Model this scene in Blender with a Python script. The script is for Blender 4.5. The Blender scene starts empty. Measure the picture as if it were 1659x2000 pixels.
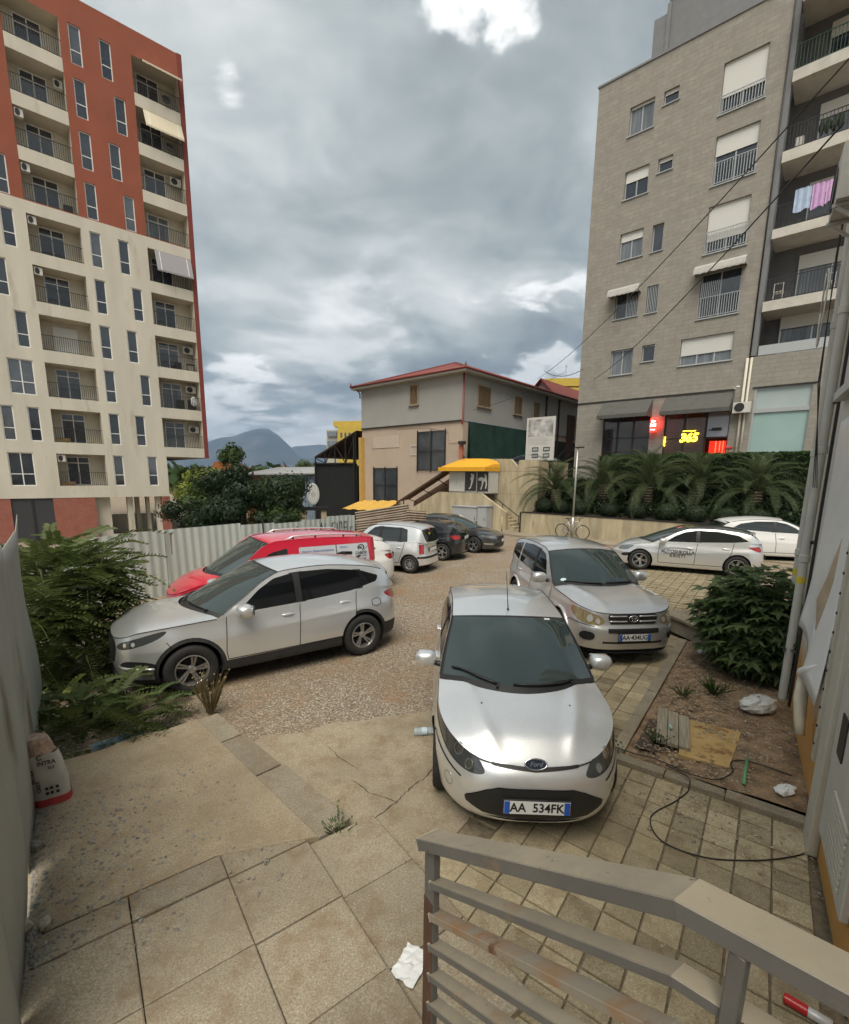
import bpy, bmesh, math, random
import numpy as np
from mathutils import Vector, Matrix, noise as mnoise
from mathutils.geometry import delaunay_2d_cdt
R = math.radians
random.seed(7)
scene = bpy.context.scene
COL = scene.collection

# ------------------------------------------------------------------ camera
H_CAM = 2.97
cam_d = bpy.data.cameras.new('camera'); cam = bpy.data.objects.new('camera', cam_d); COL.objects.link(cam)
_p, _r = R(10.369), R(-0.7094)
_f = Vector((0, math.cos(_p), -math.sin(_p))); _d = Vector((0, -math.sin(_p), -math.cos(_p))); _x = Vector((1, 0, 0))
_x2 = _x*math.cos(_r) + _d*math.sin(_r); _d2 = -_x*math.sin(_r) + _d*math.cos(_r)
cam.matrix_world = Matrix(((_x2.x, -_d2.x, -_f.x, 0), (_x2.y, -_d2.y, -_f.y, 0), (_x2.z, -_d2.z, -_f.z, H_CAM), (0, 0, 0, 1)))
cam_d.sensor_fit = 'AUTO'; cam_d.sensor_width = 36; cam_d.lens = 36*913.05/2000; cam_d.shift_y = 98.5/2000
cam_d.clip_start = 0.05; cam_d.clip_end = 20000
scene.camera = cam

# ------------------------------------------------------------------ light
SUN_EL, SUN_AZ = 60.0, 188.0            # degrees, azimuth from +Y towards +X
sd = bpy.data.lights.new('sun', 'SUN'); sd.energy = 1.5; sd.angle = R(42); sd.color = (1, .93, .82)
sun = bpy.data.objects.new('sun', sd); COL.objects.link(sun)
sun.rotation_euler = (R(90-SUN_EL), 0, R(180-SUN_AZ))
sun.location = (0, 0, 60)

world = bpy.data.worlds.new('World'); scene.world = world; world.use_nodes = True
def build_sky():
    nt = world.node_tree; N = nt.nodes; L = nt.links; N.clear()
    out = N.new('ShaderNodeOutputWorld'); bg = N.new('ShaderNodeBackground'); L.new(bg.outputs[0], out.inputs[0])
    sky = N.new('ShaderNodeTexSky'); sky.sky_type = 'NISHITA'; sky.sun_disc = False
    sky.sun_elevation = R(SUN_EL); sky.sun_rotation = R(SUN_AZ)
    tc = N.new('ShaderNodeTexCoord'); sep = N.new('ShaderNodeSeparateXYZ'); L.new(tc.outputs['Generated'], sep.inputs[0])
    def m(op, a, b=None, c=None):
        n = N.new('ShaderNodeMath'); n.operation = op
        for i, v in enumerate((a, b, c)):
            if v is None: continue
            if isinstance(v, (int, float)): n.inputs[i].default_value = v
            else: L.new(v, n.inputs[i])
        return n.outputs[0]
    # cloud deck: the view direction laid onto a flat layer overhead
    zz = m('ADD', m('MAXIMUM', sep.outputs['Z'], 0.0), 0.22)
    cx = m('DIVIDE', sep.outputs['X'], zz); cy = m('DIVIDE', sep.outputs['Y'], zz)
    cmb = N.new('ShaderNodeCombineXYZ'); L.new(cx, cmb.inputs[0]); L.new(cy, cmb.inputs[1]); cmb.inputs[2].default_value = 3.7
    def nz(scale, detail, rough, dist, off, st=(1, 1, 1)):
        mp = N.new('ShaderNodeMapping'); mp.inputs['Location'].default_value = off; mp.inputs['Scale'].default_value = st
        L.new(cmb.outputs[0], mp.inputs[0])
        n = N.new('ShaderNodeTexNoise'); L.new(mp.outputs[0], n.inputs['Vector'])
        n.inputs['Scale'].default_value = scale; n.inputs['Detail'].default_value = detail
        n.inputs['Roughness'].default_value = rough; n.inputs['Distortion'].default_value = dist
        return n.outputs['Fac']
    wn = N.new('ShaderNodeTexNoise'); wn.inputs['Scale'].default_value = 1.1; wn.inputs['Detail'].default_value = 3; L.new(cmb.outputs[0], wn.inputs['Vector'])
    wv = N.new('ShaderNodeVectorMath'); wv.operation = 'MULTIPLY_ADD'; L.new(wn.outputs['Color'], wv.inputs[0]); wv.inputs[1].default_value = (.55, .55, 0); L.new(cmb.outputs[0], wv.inputs[2]); cmb = wv
    big = nz(0.75, 3, .45, 0, (5.3, 1.9, 0)); mid = nz(2.1, 6, .52, .2, (4.1, 2.2, 0)); fine = nz(6.0, 6, .55, .2, (.3, 9.1, 0))
    v = m('ADD', m('MULTIPLY', m('SUBTRACT', big, .5), 1.15), m('ADD', m('MULTIPLY', m('SUBTRACT', mid, .5), .80), m('ADD', m('MULTIPLY', m('SUBTRACT', fine, .5), .16), .70)))
    ramp = N.new('ShaderNodeValToRGB'); L.new(v, ramp.inputs[0])
    e = ramp.color_ramp.elements
    e[0].position = .44; e[0].color = (.066, .073, .076, 1)
    e[1].position = 1.0; e[1].color = (.44, .44, .425, 1)
    for pos, c in ((.56, (.098, .108, .110, 1)), (.67, (.152, .166, .162, 1)), (.76, (.212, .225, .217, 1)), (.87, (.316, .322, .308, 1))):
        q = ramp.color_ramp.elements.new(pos); q.color = c
    # thin bright breaks in the cover, where the sun stands behind it
    mp = N.new('ShaderNodeMapping'); L.new(tc.outputs['Generated'], mp.inputs[0])
    dirs = [((.040, .775, .640), .022, .75), ((.108, .775, .630), .020, .75), ((-.285, .79, .55), .017, .8), ((-.21, .965, .15), .09, .16), ((.265, .94, .205), .075, .45), ((-.40, .91, .125), .075, .40)]
    tot = None
    for d, rad, w in dirs:
        lo, hi = 1-(rad*2.0)**2/2, 1+(rad*.9)**2/2
        vd = Vector(d).normalized()
        dp = N.new('ShaderNodeVectorMath'); dp.operation = 'DOT_PRODUCT'; L.new(tc.outputs['Generated'], dp.inputs[0]); dp.inputs[1].default_value = vd
        wob = m('ADD', dp.outputs['Value'], m('MULTIPLY', m('ADD', m('SUBTRACT', mid, .5), m('MULTIPLY', m('SUBTRACT', fine, .5), .8)), rad*rad*16))
        mr = N.new('ShaderNodeMapRange'); mr.interpolation_type = 'SMOOTHSTEP'; L.new(wob, mr.inputs[0])
        mr.inputs[1].default_value = lo; mr.inputs[2].default_value = hi; mr.inputs[3].default_value = 0; mr.inputs[4].default_value = w
        tot = mr.outputs[0] if tot is None else m('ADD', tot, mr.outputs[0])
    gap = N.new('ShaderNodeMix'); gap.data_type = 'RGBA'; L.new(m('MINIMUM', tot, 1.0), gap.inputs[0])
    L.new(ramp.outputs[0], gap.inputs[6]); gap.inputs[7].default_value = (.62, .615, .6, 1)
    # below the horizon the ground hides it: plain haze colour
    hz = N.new('ShaderNodeMapRange'); L.new(sep.outputs['Z'], hz.inputs[0]); hz.inputs[1].default_value = -.02; hz.inputs[2].default_value = .03
    sc = N.new('ShaderNodeMix'); sc.data_type = 'RGBA'; L.new(hz.outputs[0], sc.inputs[0]); sc.inputs[6].default_value = (.2, .22, .225, 1); L.new(gap.outputs[2], sc.inputs[7])
    sk = N.new('ShaderNodeVectorMath'); sk.operation = 'SCALE'; L.new(sky.outputs[0], sk.inputs[0]); sk.inputs['Scale'].default_value = .05
    mix = N.new('ShaderNodeMix'); mix.data_type = 'RGBA'; mix.inputs[0].default_value = .93; L.new(sk.outputs[0], mix.inputs[6]); L.new(sc.outputs[2], mix.inputs[7])
    L.new(mix.outputs[2], bg.inputs[0]); bg.inputs[1].default_value = 1.0
build_sky()
vs = scene.view_settings; vs.view_transform = 'Standard'; vs.look = 'None'; vs.gamma = 1; vs.exposure = 1.54; vs.use_curve_mapping = False
scene.render.resolution_x = 849; scene.render.resolution_y = 1024
cy_ = scene.cycles; cy_.adaptive_threshold = .025; cy_.max_bounces = 5; cy_.diffuse_bounces = 2; cy_.glossy_bounces = 3; cy_.transmission_bounces = 4; cy_.transparent_max_bounces = 8
cy_.use_denoising = True; cy_.caustics_reflective = False; cy_.caustics_refractive = False

# ------------------------------------------------------------------ materials
MATS = {}
def mat(name, col, rough=.6, metal=0, var=0., vscale=3., bump=0., bscale=40., coat=0., spec=.5, emis=None, estr=0., alpha=1., trans=0., col2=None, stain=None, ior=1.5, detail=6, stretch=None):
    """procedural principled material: colour, noise variation towards col2, fine bump, optional stain colour"""
    if name in MATS: return MATS[name]
    m = bpy.data.materials.new(name); m.use_nodes = True; MATS[name] = m
    nt = m.node_tree; N = nt.nodes; L = nt.links; b = N['Principled BSDF']
    b.inputs['Base Color'].default_value = (*col, 1); b.inputs['Roughness'].default_value = rough; b.inputs['Metallic'].default_value = metal
    b.inputs['Coat Weight'].default_value = coat; b.inputs['Coat Roughness'].default_value = .04; b.inputs['Specular IOR Level'].default_value = spec; b.inputs['IOR'].default_value = ior
    b.inputs['Alpha'].default_value = alpha; b.inputs['Transmission Weight'].default_value = trans
    if emis: b.inputs['Emission Color'].default_value = (*emis, 1); b.inputs['Emission Strength'].default_value = estr
    if var or bump or stain:
        tc = N.new('ShaderNodeTexCoord'); vec = tc.outputs['Object']
        if stretch:
            mp = N.new('ShaderNodeMapping'); mp.inputs['Scale'].default_value = stretch; L.new(vec, mp.inputs[0]); vec = mp.outputs[0]
        def nz(s, d=detail, ro=.6):
            n = N.new('ShaderNodeTexNoise'); L.new(vec, n.inputs['Vector']); n.inputs['Scale'].default_value = s; n.inputs['Detail'].default_value = d; n.inputs['Roughness'].default_value = ro
            return n.outputs['Fac']
        colout = None
        if var:
            r = N.new('ShaderNodeMapRange'); L.new(nz(vscale), r.inputs[0]); r.inputs[1].default_value = .3; r.inputs[2].default_value = .7
            mx = N.new('ShaderNodeMix'); mx.data_type = 'RGBA'; L.new(r.outputs[0], mx.inputs[0])
            c2 = col2 or tuple(c*(1+var) for c in col); c1 = col if col2 else tuple(c*(1-var) for c in col)
            mx.inputs[6].default_value = (*c1, 1); mx.inputs[7].default_value = (*c2, 1); colout = mx.outputs[2]
            r2 = N.new('ShaderNodeMapRange'); L.new(nz(vscale*.37+.13), r2.inputs[0]); r2.inputs[3].default_value = rough*.85; r2.inputs[4].default_value = min(1, rough*1.15); L.new(r2.outputs[0], b.inputs['Roughness'])
        if stain:
            sc, th, scol = stain
            r = N.new('ShaderNodeMapRange'); L.new(nz(sc, 8, .65), r.inputs[0]); r.inputs[1].default_value = th; r.inputs[2].default_value = th+.12
            mx = N.new('ShaderNodeMix'); mx.data_type = 'RGBA'; L.new(r.outputs[0], mx.inputs[0])
            if colout: L.new(colout, mx.inputs[6])
            else: mx.inputs[6].default_value = (*col, 1)
            mx.inputs[7].default_value = (*scol, 1); colout = mx.outputs[2]
        if colout: L.new(colout, b.inputs['Base Color'])
        if bump:
            bp = N.new('ShaderNodeBump'); bp.inputs['Strength'].default_value = bump; bp.inputs['Distance'].default_value = .02; L.new(nz(bscale), bp.inputs['Height']); L.new(bp.outputs[0], b.inputs['Normal'])
    return m

# ------------------------------------------------------------------ mesh helpers
def link(o, parent=None):
    COL.objects.link(o)
    if parent is not None: o.parent = parent
    return o
def tag(o, label=None, cat=None, group=None, kind=None):
    if label: o['label'] = label
    if cat: o['category'] = cat
    if group: o['group'] = group
    if kind: o['kind'] = kind
    return o
def empty(name, loc=(0, 0, 0), rz=0, label=None, cat=None, group=None, parent=None):
    o = bpy.data.objects.new(name, None); o.empty_display_size = .2; link(o, parent); o.location = loc; o.rotation_euler = (0, 0, rz)
    return tag(o, label, cat, group)
class MB:
    def __init__(s): s.v = []; s.f = []; s.mi = []; s.cur = 0
    def add(s, vs, fs):
        o = len(s.v); s.v += [tuple(v) for v in vs]
        for f in fs: s.f.append([i+o for i in f]); s.mi.append(s.cur)
        return s
    def quad(s, a, b, c, d): return s.add((a, b, c, d), ((0, 1, 2, 3),))
    def box(s, x0, x1, y0, y1, z0, z1, M=None):
        vs = [(x, y, z) for z in (z0, z1) for y in (y0, y1) for x in (x0, x1)]
        if M is not None: vs = [M @ Vector(v) for v in vs]
        return s.add(vs, ((0, 2, 3, 1), (4, 5, 7, 6), (0, 1, 5, 4), (2, 6, 7, 3), (0, 4, 6, 2), (1, 3, 7, 5)))
    def bar(s, a, b, w, h=None, up=(0, 0, 1)):
        """rectangular bar from a to b"""
        a = Vector(a); b = Vector(b); d = (b-a); n = d.normalized(); u = Vector(up)
        if abs(n.dot(u)) > .98: u = Vector((1, 0, 0))
        sx = n.cross(u).normalized(); sz = sx.cross(n); h = h or w
        vs = []
        for p in (a, b):
            for i, j in ((-1, -1), (1, -1), (1, 1), (-1, 1)): vs.append(p+sx*(i*w/2)+sz*(j*h/2))
        return s.add(vs, ((3, 2, 1, 0), (4, 5, 6, 7), (0, 1, 5, 4), (1, 2, 6, 5), (2, 3, 7, 6), (3, 0, 4, 7)))
    def tube(s, pts, r, n=8, caps=True):
        pts = [Vector(p) for p in pts]; rs = r if isinstance(r, (list, tuple)) else [r]*len(pts); vs = []; fs = []
        prev = None
        for i, p in enumerate(pts):
            d = (pts[min(i+1, len(pts)-1)]-pts[max(i-1, 0)]).normalized()
            if prev is None:
                u = Vector((0, 0, 1)) if abs(d.z) < .9 else Vector((1, 0, 0)); a = d.cross(u).normalized()
            else: a = (prev-d*prev.dot(d)).normalized()
            prev = a; b = d.cross(a)
            for k in range(n):
                t = 2*math.pi*k/n; vs.append(p+(a*math.cos(t)+b*math.sin(t))*rs[i])
        for i in range(len(pts)-1):
            for k in range(n): fs.append((i*n+k, i*n+(k+1) % n, (i+1)*n+(k+1) % n, (i+1)*n+k))
        if caps: fs.append(tuple(range(n-1, -1, -1))); fs.append(tuple(range((len(pts)-1)*n, len(pts)*n)))
        return s.add(vs, fs)
    def lathe(s, prof, n=24, M=None, close=False):
        """prof: (r, h) list turned about local z"""
        vs = []; fs = []; m = len(prof)
        for k in range(n):
            t = 2*math.pi*k/n
            for r, h in prof: vs.append(Vector((r*math.cos(t), r*math.sin(t), h)))
        if M is not None: vs = [M @ v for v in vs]
        for k in range(n):
            k2 = (k+1) % n
            for j in range(m-1 if not close else m):
                j2 = (j+1) % m; fs.append((k*m+j, k2*m+j, k2*m+j2, k*m+j2))
        return s.add(vs, fs)
    def prism(s, poly, h, M=None):
        """poly in local xy, extruded 0..h along z"""
        n = len(poly); vs = [Vector((x, y, 0)) for x, y in poly]+[Vector((x, y, h)) for x, y in poly]
        if M is not None: vs = [M @ v for v in vs]
        fs = [tuple(range(n-1, -1, -1)), tuple(range(n, 2*n))]+[(i, (i+1) % n, n+(i+1) % n, n+i) for i in range(n)]
        return s.add(vs, fs)
    def blob(s, c, r, nu=10, nv=7, jit=0, e=1.0):
        """ellipsoid (e<1: boxier)"""
        vs = []; fs = []; rx, ry, rz = r if isinstance(r, (tuple, list)) else (r, r, r)
        sg = lambda v: math.copysign(abs(v)**e, v)
        for j in range(nv+1):
            p = -math.pi/2+math.pi*j/nv
            for i in range(nu):
                t = 2*math.pi*i/nu; q = 1+random.uniform(-jit, jit)
                vs.append((c[0]+rx*q*sg(math.cos(p))*sg(math.cos(t)), c[1]+ry*q*sg(math.cos(p))*sg(math.sin(t)), c[2]+rz*q*sg(math.sin(p))))
        for j in range(nv):
            for i in range(nu): fs.append((j*nu+i, j*nu+(i+1) % nu, (j+1)*nu+(i+1) % nu, (j+1)*nu+i))
        return s.add(vs, fs)
    def mesh(s, name, mats, smooth=False):
        me = bpy.data.meshes.new(name); me.from_pydata(s.v, [], s.f)
        for m in (mats if isinstance(mats, (list, tuple)) else [mats]): me.materials.append(m)
        if max(s.mi, default=0) > 0: me.polygons.foreach_set('material_index', s.mi)
        if smooth: me.polygons.foreach_set('use_smooth', [True]*len(me.polygons))
        me.update()
        return me
    def build(s, name, mats, parent=None, smooth=False, bevel=0, loc=None, rot=None, auto=None):
        me = s.mesh(name, mats, smooth or auto is not None)
        o = bpy.data.objects.new(name, me); link(o, parent)
        if loc is not None: o.location = loc
        if rot is not None: o.rotation_euler = rot
        if auto is not None: me.set_sharp_from_angle(angle=R(auto))
        if bevel:
            bv = o.modifiers.new('bevel', 'BEVEL'); bv.width = bevel; bv.segments = 1; bv.limit_method = 'ANGLE'; bv.angle_limit = R(40)
        return o
def copy_tree(o, parent=None):
    c = o.copy(); COL.objects.link(c); c.parent = parent
    for ch in list(o.children): copy_tree(ch, c)
    return c
def text_mesh(txt, size, shear=0, spacing=1.0, extrude=.0008, bold=0.0):
    cu = bpy.data.curves.new('t', 'FONT'); cu.body = txt; cu.size = size; cu.align_x = 'CENTER'; cu.align_y = 'CENTER'; cu.shear = shear; cu.space_character = spacing; cu.extrude = extrude; cu.offset = bold; cu.resolution_u = 3
    o = bpy.data.objects.new('t', cu); COL.objects.link(o)
    me = bpy.data.meshes.new_from_object(o.evaluated_get(bpy.context.evaluated_depsgraph_get()))
    bpy.data.objects.remove(o); bpy.data.curves.remove(cu)
    return me
def text(name, txt, size, m, parent, loc, rot, sx=1.0, **k):
    me = text_mesh(txt, size, **k); me.materials.clear(); me.materials.append(m)
    o = bpy.data.objects.new(name, me); link(o, parent); o.location = loc; o.rotation_euler = rot; o.scale = (sx, 1, 1)
    return o
def fbm(x, y, sc=1., oct=4, seed=0.):
    v = 0; a = 1; t = 0
    for i in range(oct):
        v += a*mnoise.noise((x*sc+seed, y*sc-seed*1.3, seed*.7+i*3.1)); t += a; a *= .5; sc *= 2
    return v/t
def sstep(a, b, x):
    t = max(0, min(1, (x-a)/(b-a))); return t*t*(3-2*t)
# ------------------------------------------------------------------ ground
def V2(x, y): return Vector((x, y))
UT, NT = V2(.595, .804), V2(.804, -.595)          # directions of the small paving tiles
US, NS = V2(.8, .6), V2(.6, -.8)                  # directions of the large slabs
def rise(x, y): return .10*sstep(8, 14, y)*sstep(3, 7, x)
FA, FB = V2(-7.0, 10.95), V2(-2.55, 17.1)         # line of the corrugated fence
def gz(x, y):
    z = -.035+rise(x, y)-.045*sstep(1.5, -1.5, x)*sstep(3.5, 5.5, y)
    if -14 < x < 18 and -3 < y < 30: z += .012*fbm(x, y, .9, 3, 2.2)
    d = (x-FA.x)*-.811+(y-FA.y)*.585
    if y > 4: z -= 1.8*sstep(.6, 5, d)
    return z
def node_mat(name):
    m = bpy.data.materials.new(name); m.use_nodes = True; MATS[name] = m
    return m, m.node_tree.nodes, m.node_tree.links, m.node_tree.nodes['Principled BSDF']
def nmix(N, L, f, a, b):
    x = N.new('ShaderNodeMix'); x.data_type = 'RGBA'
    for i, v in ((0, f), (6, a), (7, b)):
        if isinstance(v, tuple): x.inputs[i].default_value = (*v, 1)
        elif isinstance(v, (int, float)): x.inputs[i].default_value = v
        else: L.new(v, x.inputs[i])
    return x.outputs[2]
def nnoise(N, L, vec, s, d=6, r=.6):
    n = N.new('ShaderNodeTexNoise'); n.inputs['Scale'].default_value = s; n.inputs['Detail'].default_value = d; n.inputs['Roughness'].default_value = r
    if vec is not None: L.new(vec, n.inputs['Vector'])
    return n.outputs['Fac']
def nrange(N, L, v, a, b, c=0., d=1.):
    n = N.new('ShaderNodeMapRange'); L.new(v, n.inputs[0])
    for i, q in ((1, a), (2, b), (3, c), (4, d)): n.inputs[i].default_value = q
    return n.outputs[0]
def nbump(N, L, b, h, st, dist):
    n = N.new('ShaderNodeBump'); n.inputs['Strength'].default_value = st; n.inputs['Distance'].default_value = dist; L.new(h, n.inputs['Height']); L.new(n.outputs[0], b.inputs['Normal']); return n
def gravel_mat():
    m, N, L, b = node_mat('gravel'); tc = N.new('ShaderNodeTexCoord'); o = tc.outputs['Object']
    v = N.new('ShaderNodeTexVoronoi'); v.inputs['Scale'].default_value = 58; L.new(o, v.inputs['Vector'])
    sep = N.new('ShaderNodeSeparateColor'); L.new(v.outputs['Color'], sep.inputs[0])
    st = nmix(N, L, sep.outputs[0], (.12, .093, .064), (.40, .335, .25)); st = nmix(N, L, nrange(N, L, sep.outputs[1], .86, .92), st, (.55, .52, .46))
    soil = nmix(N, L, nnoise(N, L, o, 2.2), (.20, .135, .08), (.30, .21, .12))
    f = nrange(N, L, nnoise(N, L, o, .55, 5, .62), .42, .68, 0, .75)
    fine = nnoise(N, L, o, 14, 8, .7)
    c = nmix(N, L, f, st, soil); c = nmix(N, L, nrange(N, L, fine, .52, .7, 0, .55), c, soil)
    c = nmix(N, L, nrange(N, L, nnoise(N, L, o, 1.1, 4), .58, .75, 0, .5), c, (.33, .17, .085))
    L.new(c, b.inputs['Base Color']); b.inputs['Roughness'].default_value = .95; b.inputs['Specular IOR Level'].default_value = .25
    nbump(N, L, b, nmix(N, L, .4, v.outputs['Distance'], fine), .9, .02)
    return m
def concrete_mat(name, c1, c2, spots=(.10, .085, .06), crack=True, scale=1., dirt=(.22, .15, .085), rv=(.9, 1.08)):
    m, N, L, b = node_mat(name); tc = N.new('ShaderNodeTexCoord'); o = tc.outputs['Object']
    geo = N.new('ShaderNodeNewGeometry'); o = geo.outputs['Position']
    oi = N.new('ShaderNodeObjectInfo')
    c = nmix(N, L, nrange(N, L, nnoise(N, L, o, 1.6*scale, 7, .65), .35, .68), c1, c2)
    c = nmix(N, L, nrange(N, L, nnoise(N, L, o, 75, 4, .75), .40, .62, 0, .75), c, tuple(q*.52 for q in c1))
    c = nmix(N, L, nrange(N, L, nnoise(N, L, o, 110, 2, .5), .60, .68, 0, .6), c, tuple(min(.7, q*1.5) for q in c2))
    c = nmix(N, L, nrange(N, L, nnoise(N, L, o, 5*scale, 6, .7), .47, .70, 0, .85), c, dirt)
    c = nmix(N, L, nrange(N, L, nnoise(N, L, o, .9*scale, 5, .6), .42, .68, 0, .6), c, tuple(q*.6 for q in c1))
    c = nmix(N, L, nrange(N, L, nnoise(N, L, o, 22, 3, .5), .72, .75, 0, .6), c, spots)
    hs = N.new('ShaderNodeHueSaturation'); L.new(c, hs.inputs['Color']); L.new(nrange(N, L, oi.outputs['Random'], 0, 1, *rv), hs.inputs['Value'])
    c = hs.outputs[0]
    h = nnoise(N, L, o, 45, 6, .7)
    if crack:
        v = N.new('ShaderNodeTexVoronoi'); v.feature = 'DISTANCE_TO_EDGE'; v.inputs['Scale'].default_value = .42
        mp = N.new('ShaderNodeVectorMath'); mp.operation = 'ADD'; L.new(o, mp.inputs[0]); nn = N.new('ShaderNodeTexNoise'); nn.inputs['Scale'].default_value = 2.5; nn.inputs['Detail'].default_value = 8; L.new(o, nn.inputs['Vector']); L.new(nn.outputs['Color'], mp.inputs[1]); L.new(mp.outputs[0], v.inputs['Vector'])
        c = nmix(N, L, nrange(N, L, v.outputs['Distance'], .003, .010, .5, 0), c, (.06, .05, .04))
    L.new(c, b.inputs['Base Color']); b.inputs['Roughness'].default_value = .9; b.inputs['Specular IOR Level'].default_value = .3
    nbump(N, L, b, h, .35, .012)
    return m
mat('gap_dirt', (.085, .065, .042), .95); gravel_mat(); concrete_mat('slab', (.345, .295, .21), (.425, .365, .27), crack=False); concrete_mat('tile', (.46, .38, .235), (.55, .465, .315), crack=False, rv=(.72, 1.12)); concrete_mat('apron', (.355, .30, .205), (.43, .365, .265), crack=False); concrete_mat('platform_c', (.35, .285, .19), (.43, .36, .25), crack=False, dirt=(.25, .18, .105))
concrete_mat('kerbm', (.30, .26, .19), (.38, .33, .25), crack=False); mat('joint', (.20, .16, .105), .95, var=.4, vscale=20, bump=.6, bscale=60); mat('soil', (.25, .165, .095), .95, var=.6, vscale=7, bump=1.0, bscale=55, stain=(38, .56, (.40, .31, .2)))
mat('asphalt', (.16, .145, .125), .9, var=.25, vscale=3, bump=.3, bscale=80)
def build_ground():
    def axis(lo, hi, step, far):
        a = list(np.arange(lo, hi+step*.5, step)); d = step; x = hi
        while x < far: d *= 1.45; x += d; a.append(x)
        d = step; x = lo
        while x > -far: d *= 1.45; x -= d; a.insert(0, x)
        return a
    xs = axis(-11, 17, .3, 9000); ys = axis(-3, 27, .3, 9000); b = MB(); nx = len(xs)
    b.add([(x, y, gz(x, y)) for y in ys for x in xs], [(j*nx+i, j*nx+i+1, (j+1)*nx+i+1, (j+1)*nx+i) for j in range(len(ys)-1) for i in range(nx-1)])
    tag(b.build('ground', MATS['gravel'], smooth=True), kind='structure')
    # small paving tiles
    base = MB()
    def uv(u, n, z=0): p = UT*u+NT*n; return (p.x, p.y, z)
    T = .237
    cells = []
    for i in range(int((21-.6)/T)):
        for j in range(-15, 8):
            u0 = .62+i*T; n0 = -.63+j*T; uc, nc = u0+T/2, n0+T/2
            near = uc < 4.93 and -2.06 < nc < .62
            far = uc >= 4.93 and (-3.25 if uc > 6.0 else -2.4) < nc < -1.12 and uc < 20.5
            if not (near or far): continue
            if nc < -1.7-.5*fbm(uc, nc, .8, 2, 5) and near and uc < 3.3: continue
            if far and uc < 7.5 and fbm(uc, nc, 1.3, 2, 1.5) > .28: continue
            p = UT*uc+NT*nc; d = math.hypot(p.x, p.y); cells.append((d, uc, nc, p))
    lo = [(u, n) for _, u, n, _ in cells]
    for (u0, u1, n0, n1) in ((.5, 4.95, -2.12, .66), (4.95, 20.6, -3.3, -1.06)):
        k = int((u1-u0)/.5)
        for q in range(k):
            ua, ub = u0+(u1-u0)*q/k, u0+(u1-u0)*(q+1)/k
            A, Bq, Cq, D = [uv(ua, n0), uv(ua, n1), uv(ub, n1), uv(ub, n0)]
            base.quad(*[(p[0], p[1], rise(p[0], p[1])-.016) for p in (A, D, Cq, Bq)])
    pav = base.build('pavement', MATS['joint']); tag(pav, kind='structure')
    cells.sort(key=lambda c: c[0])
    vis = [c for c in cells if c[3].y > 1.75 and abs(c[3].x/c[3].y) < .98]
    hid = [c for c in vis if (.35 < c[3].x < 1.6 and 3.9 < c[3].y < 7.0)]
    first = [c for c in vis if c not in hid][:300]
    meshes = []
    for k in range(6):
        g = .002+.0025*random.random(); h = T/2-g; pts = []
        for (sx_, sy_) in ((-1, -1), (1, -1), (1, 1), (-1, 1)): pts.append((sx_*(h-random.uniform(0, .006)), sy_*(h-random.uniform(0, .006))))
        m = MB(); n = 4; inn = [(x*.972, y*.972) for x, y in pts]
        m.add([(x, y, -.04) for x, y in pts]+[(x, y, -.005) for x, y in pts]+[(x, y, 0) for x, y in inn], [(0, 1, 5, 4), (1, 2, 6, 5), (2, 3, 7, 6), (3, 0, 4, 7), (4, 5, 9, 8), (5, 6, 10, 9), (6, 7, 11, 10), (7, 4, 8, 11), (8, 9, 10, 11)]); meshes.append(m.mesh('tile', MATS['tile']))
    fs = set(id(c) for c in first); an = math.atan2(UT.y, UT.x); rest = MB()
    for c in cells:
        p = c[3]; z = rise(p.x, p.y)+random.uniform(-.004, .004)+.003
        if id(c) in fs:
            o = link(bpy.data.objects.new('tile', random.choice(meshes)), pav); o.location = (p.x, p.y, z); o.rotation_euler = (random.uniform(-.015, .015), random.uniform(-.015, .015), an+random.choice((0, 1, 2, 3))*math.pi/2+random.uniform(-.01, .01))
        else:
            g = T/2-.008; Mx = Matrix.Translation((p.x, p.y, z)) @ Matrix.Rotation(an+random.uniform(-.01, .01), 4, 'Z'); rest.box(-g, g, -g, g, -.03, 0, Mx)
    tag(rest.build('tile_field', MATS['tile'], pav), kind='stuff')
    # raised concrete platform and the large slabs in front of it
    ZP = .11
    def prism_at(name, poly, z0, z1, m, parent=None, jitter=0):
        b = MB(); n = len(poly); zt = [z1+random.uniform(-jitter, jitter) for _ in poly]
        cx = sum(p[0] for p in poly)/n; cy = sum(p[1] for p in poly)/n
        b.add([(x, y, z0) for x, y in poly]+[(x, y, z-.006) for (x, y), z in zip(poly, zt)]+[(x+(cx-x)*.012/max(.2, math.hypot(cx-x, cy-y)), y+(cy-y)*.012/max(.2, math.hypot(cx-x, cy-y)), z) for (x, y), z in zip(poly, zt)], [(i, (i+1) % n, n+(i+1) % n, n+i) for i in range(n)]+[(n+i, n+(i+1) % n, 2*n+(i+1) % n, 2*n+i) for i in range(n)]+[tuple(range(2*n, 3*n))])
        return b.build(name, m, parent)
    def su(u, n): p = US*u+NS*n; return (p.x, p.y)
    # platform outline (rough rear edge)
    e0, e1, e2 = (-3.62, 4.30), (-2.70, 5.10), (-.92, 3.40)
    rear = [(e0[0]+(e1[0]-e0[0])*t+random.uniform(-.03, .03), e0[1]+(e1[1]-e0[1])*t+random.uniform(-.03, .03)) for t in np.linspace(0, 1, 9)]
    plat = [(-3.75, 4.15)]+rear+[(e1[0]+(e2[0]-e1[0])*1.05, e1[1]+(e2[1]-e1[1])*1.05)]+[su(.62, -3.42), su(.05, -3.42), su(-.56, -3.42), su(-1.16, -3.42), (-3.15, 2.75)]
    tag(prism_at('concrete_platform', plat, -.2, ZP, MATS['platform_c']), kind='structure')
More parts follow.
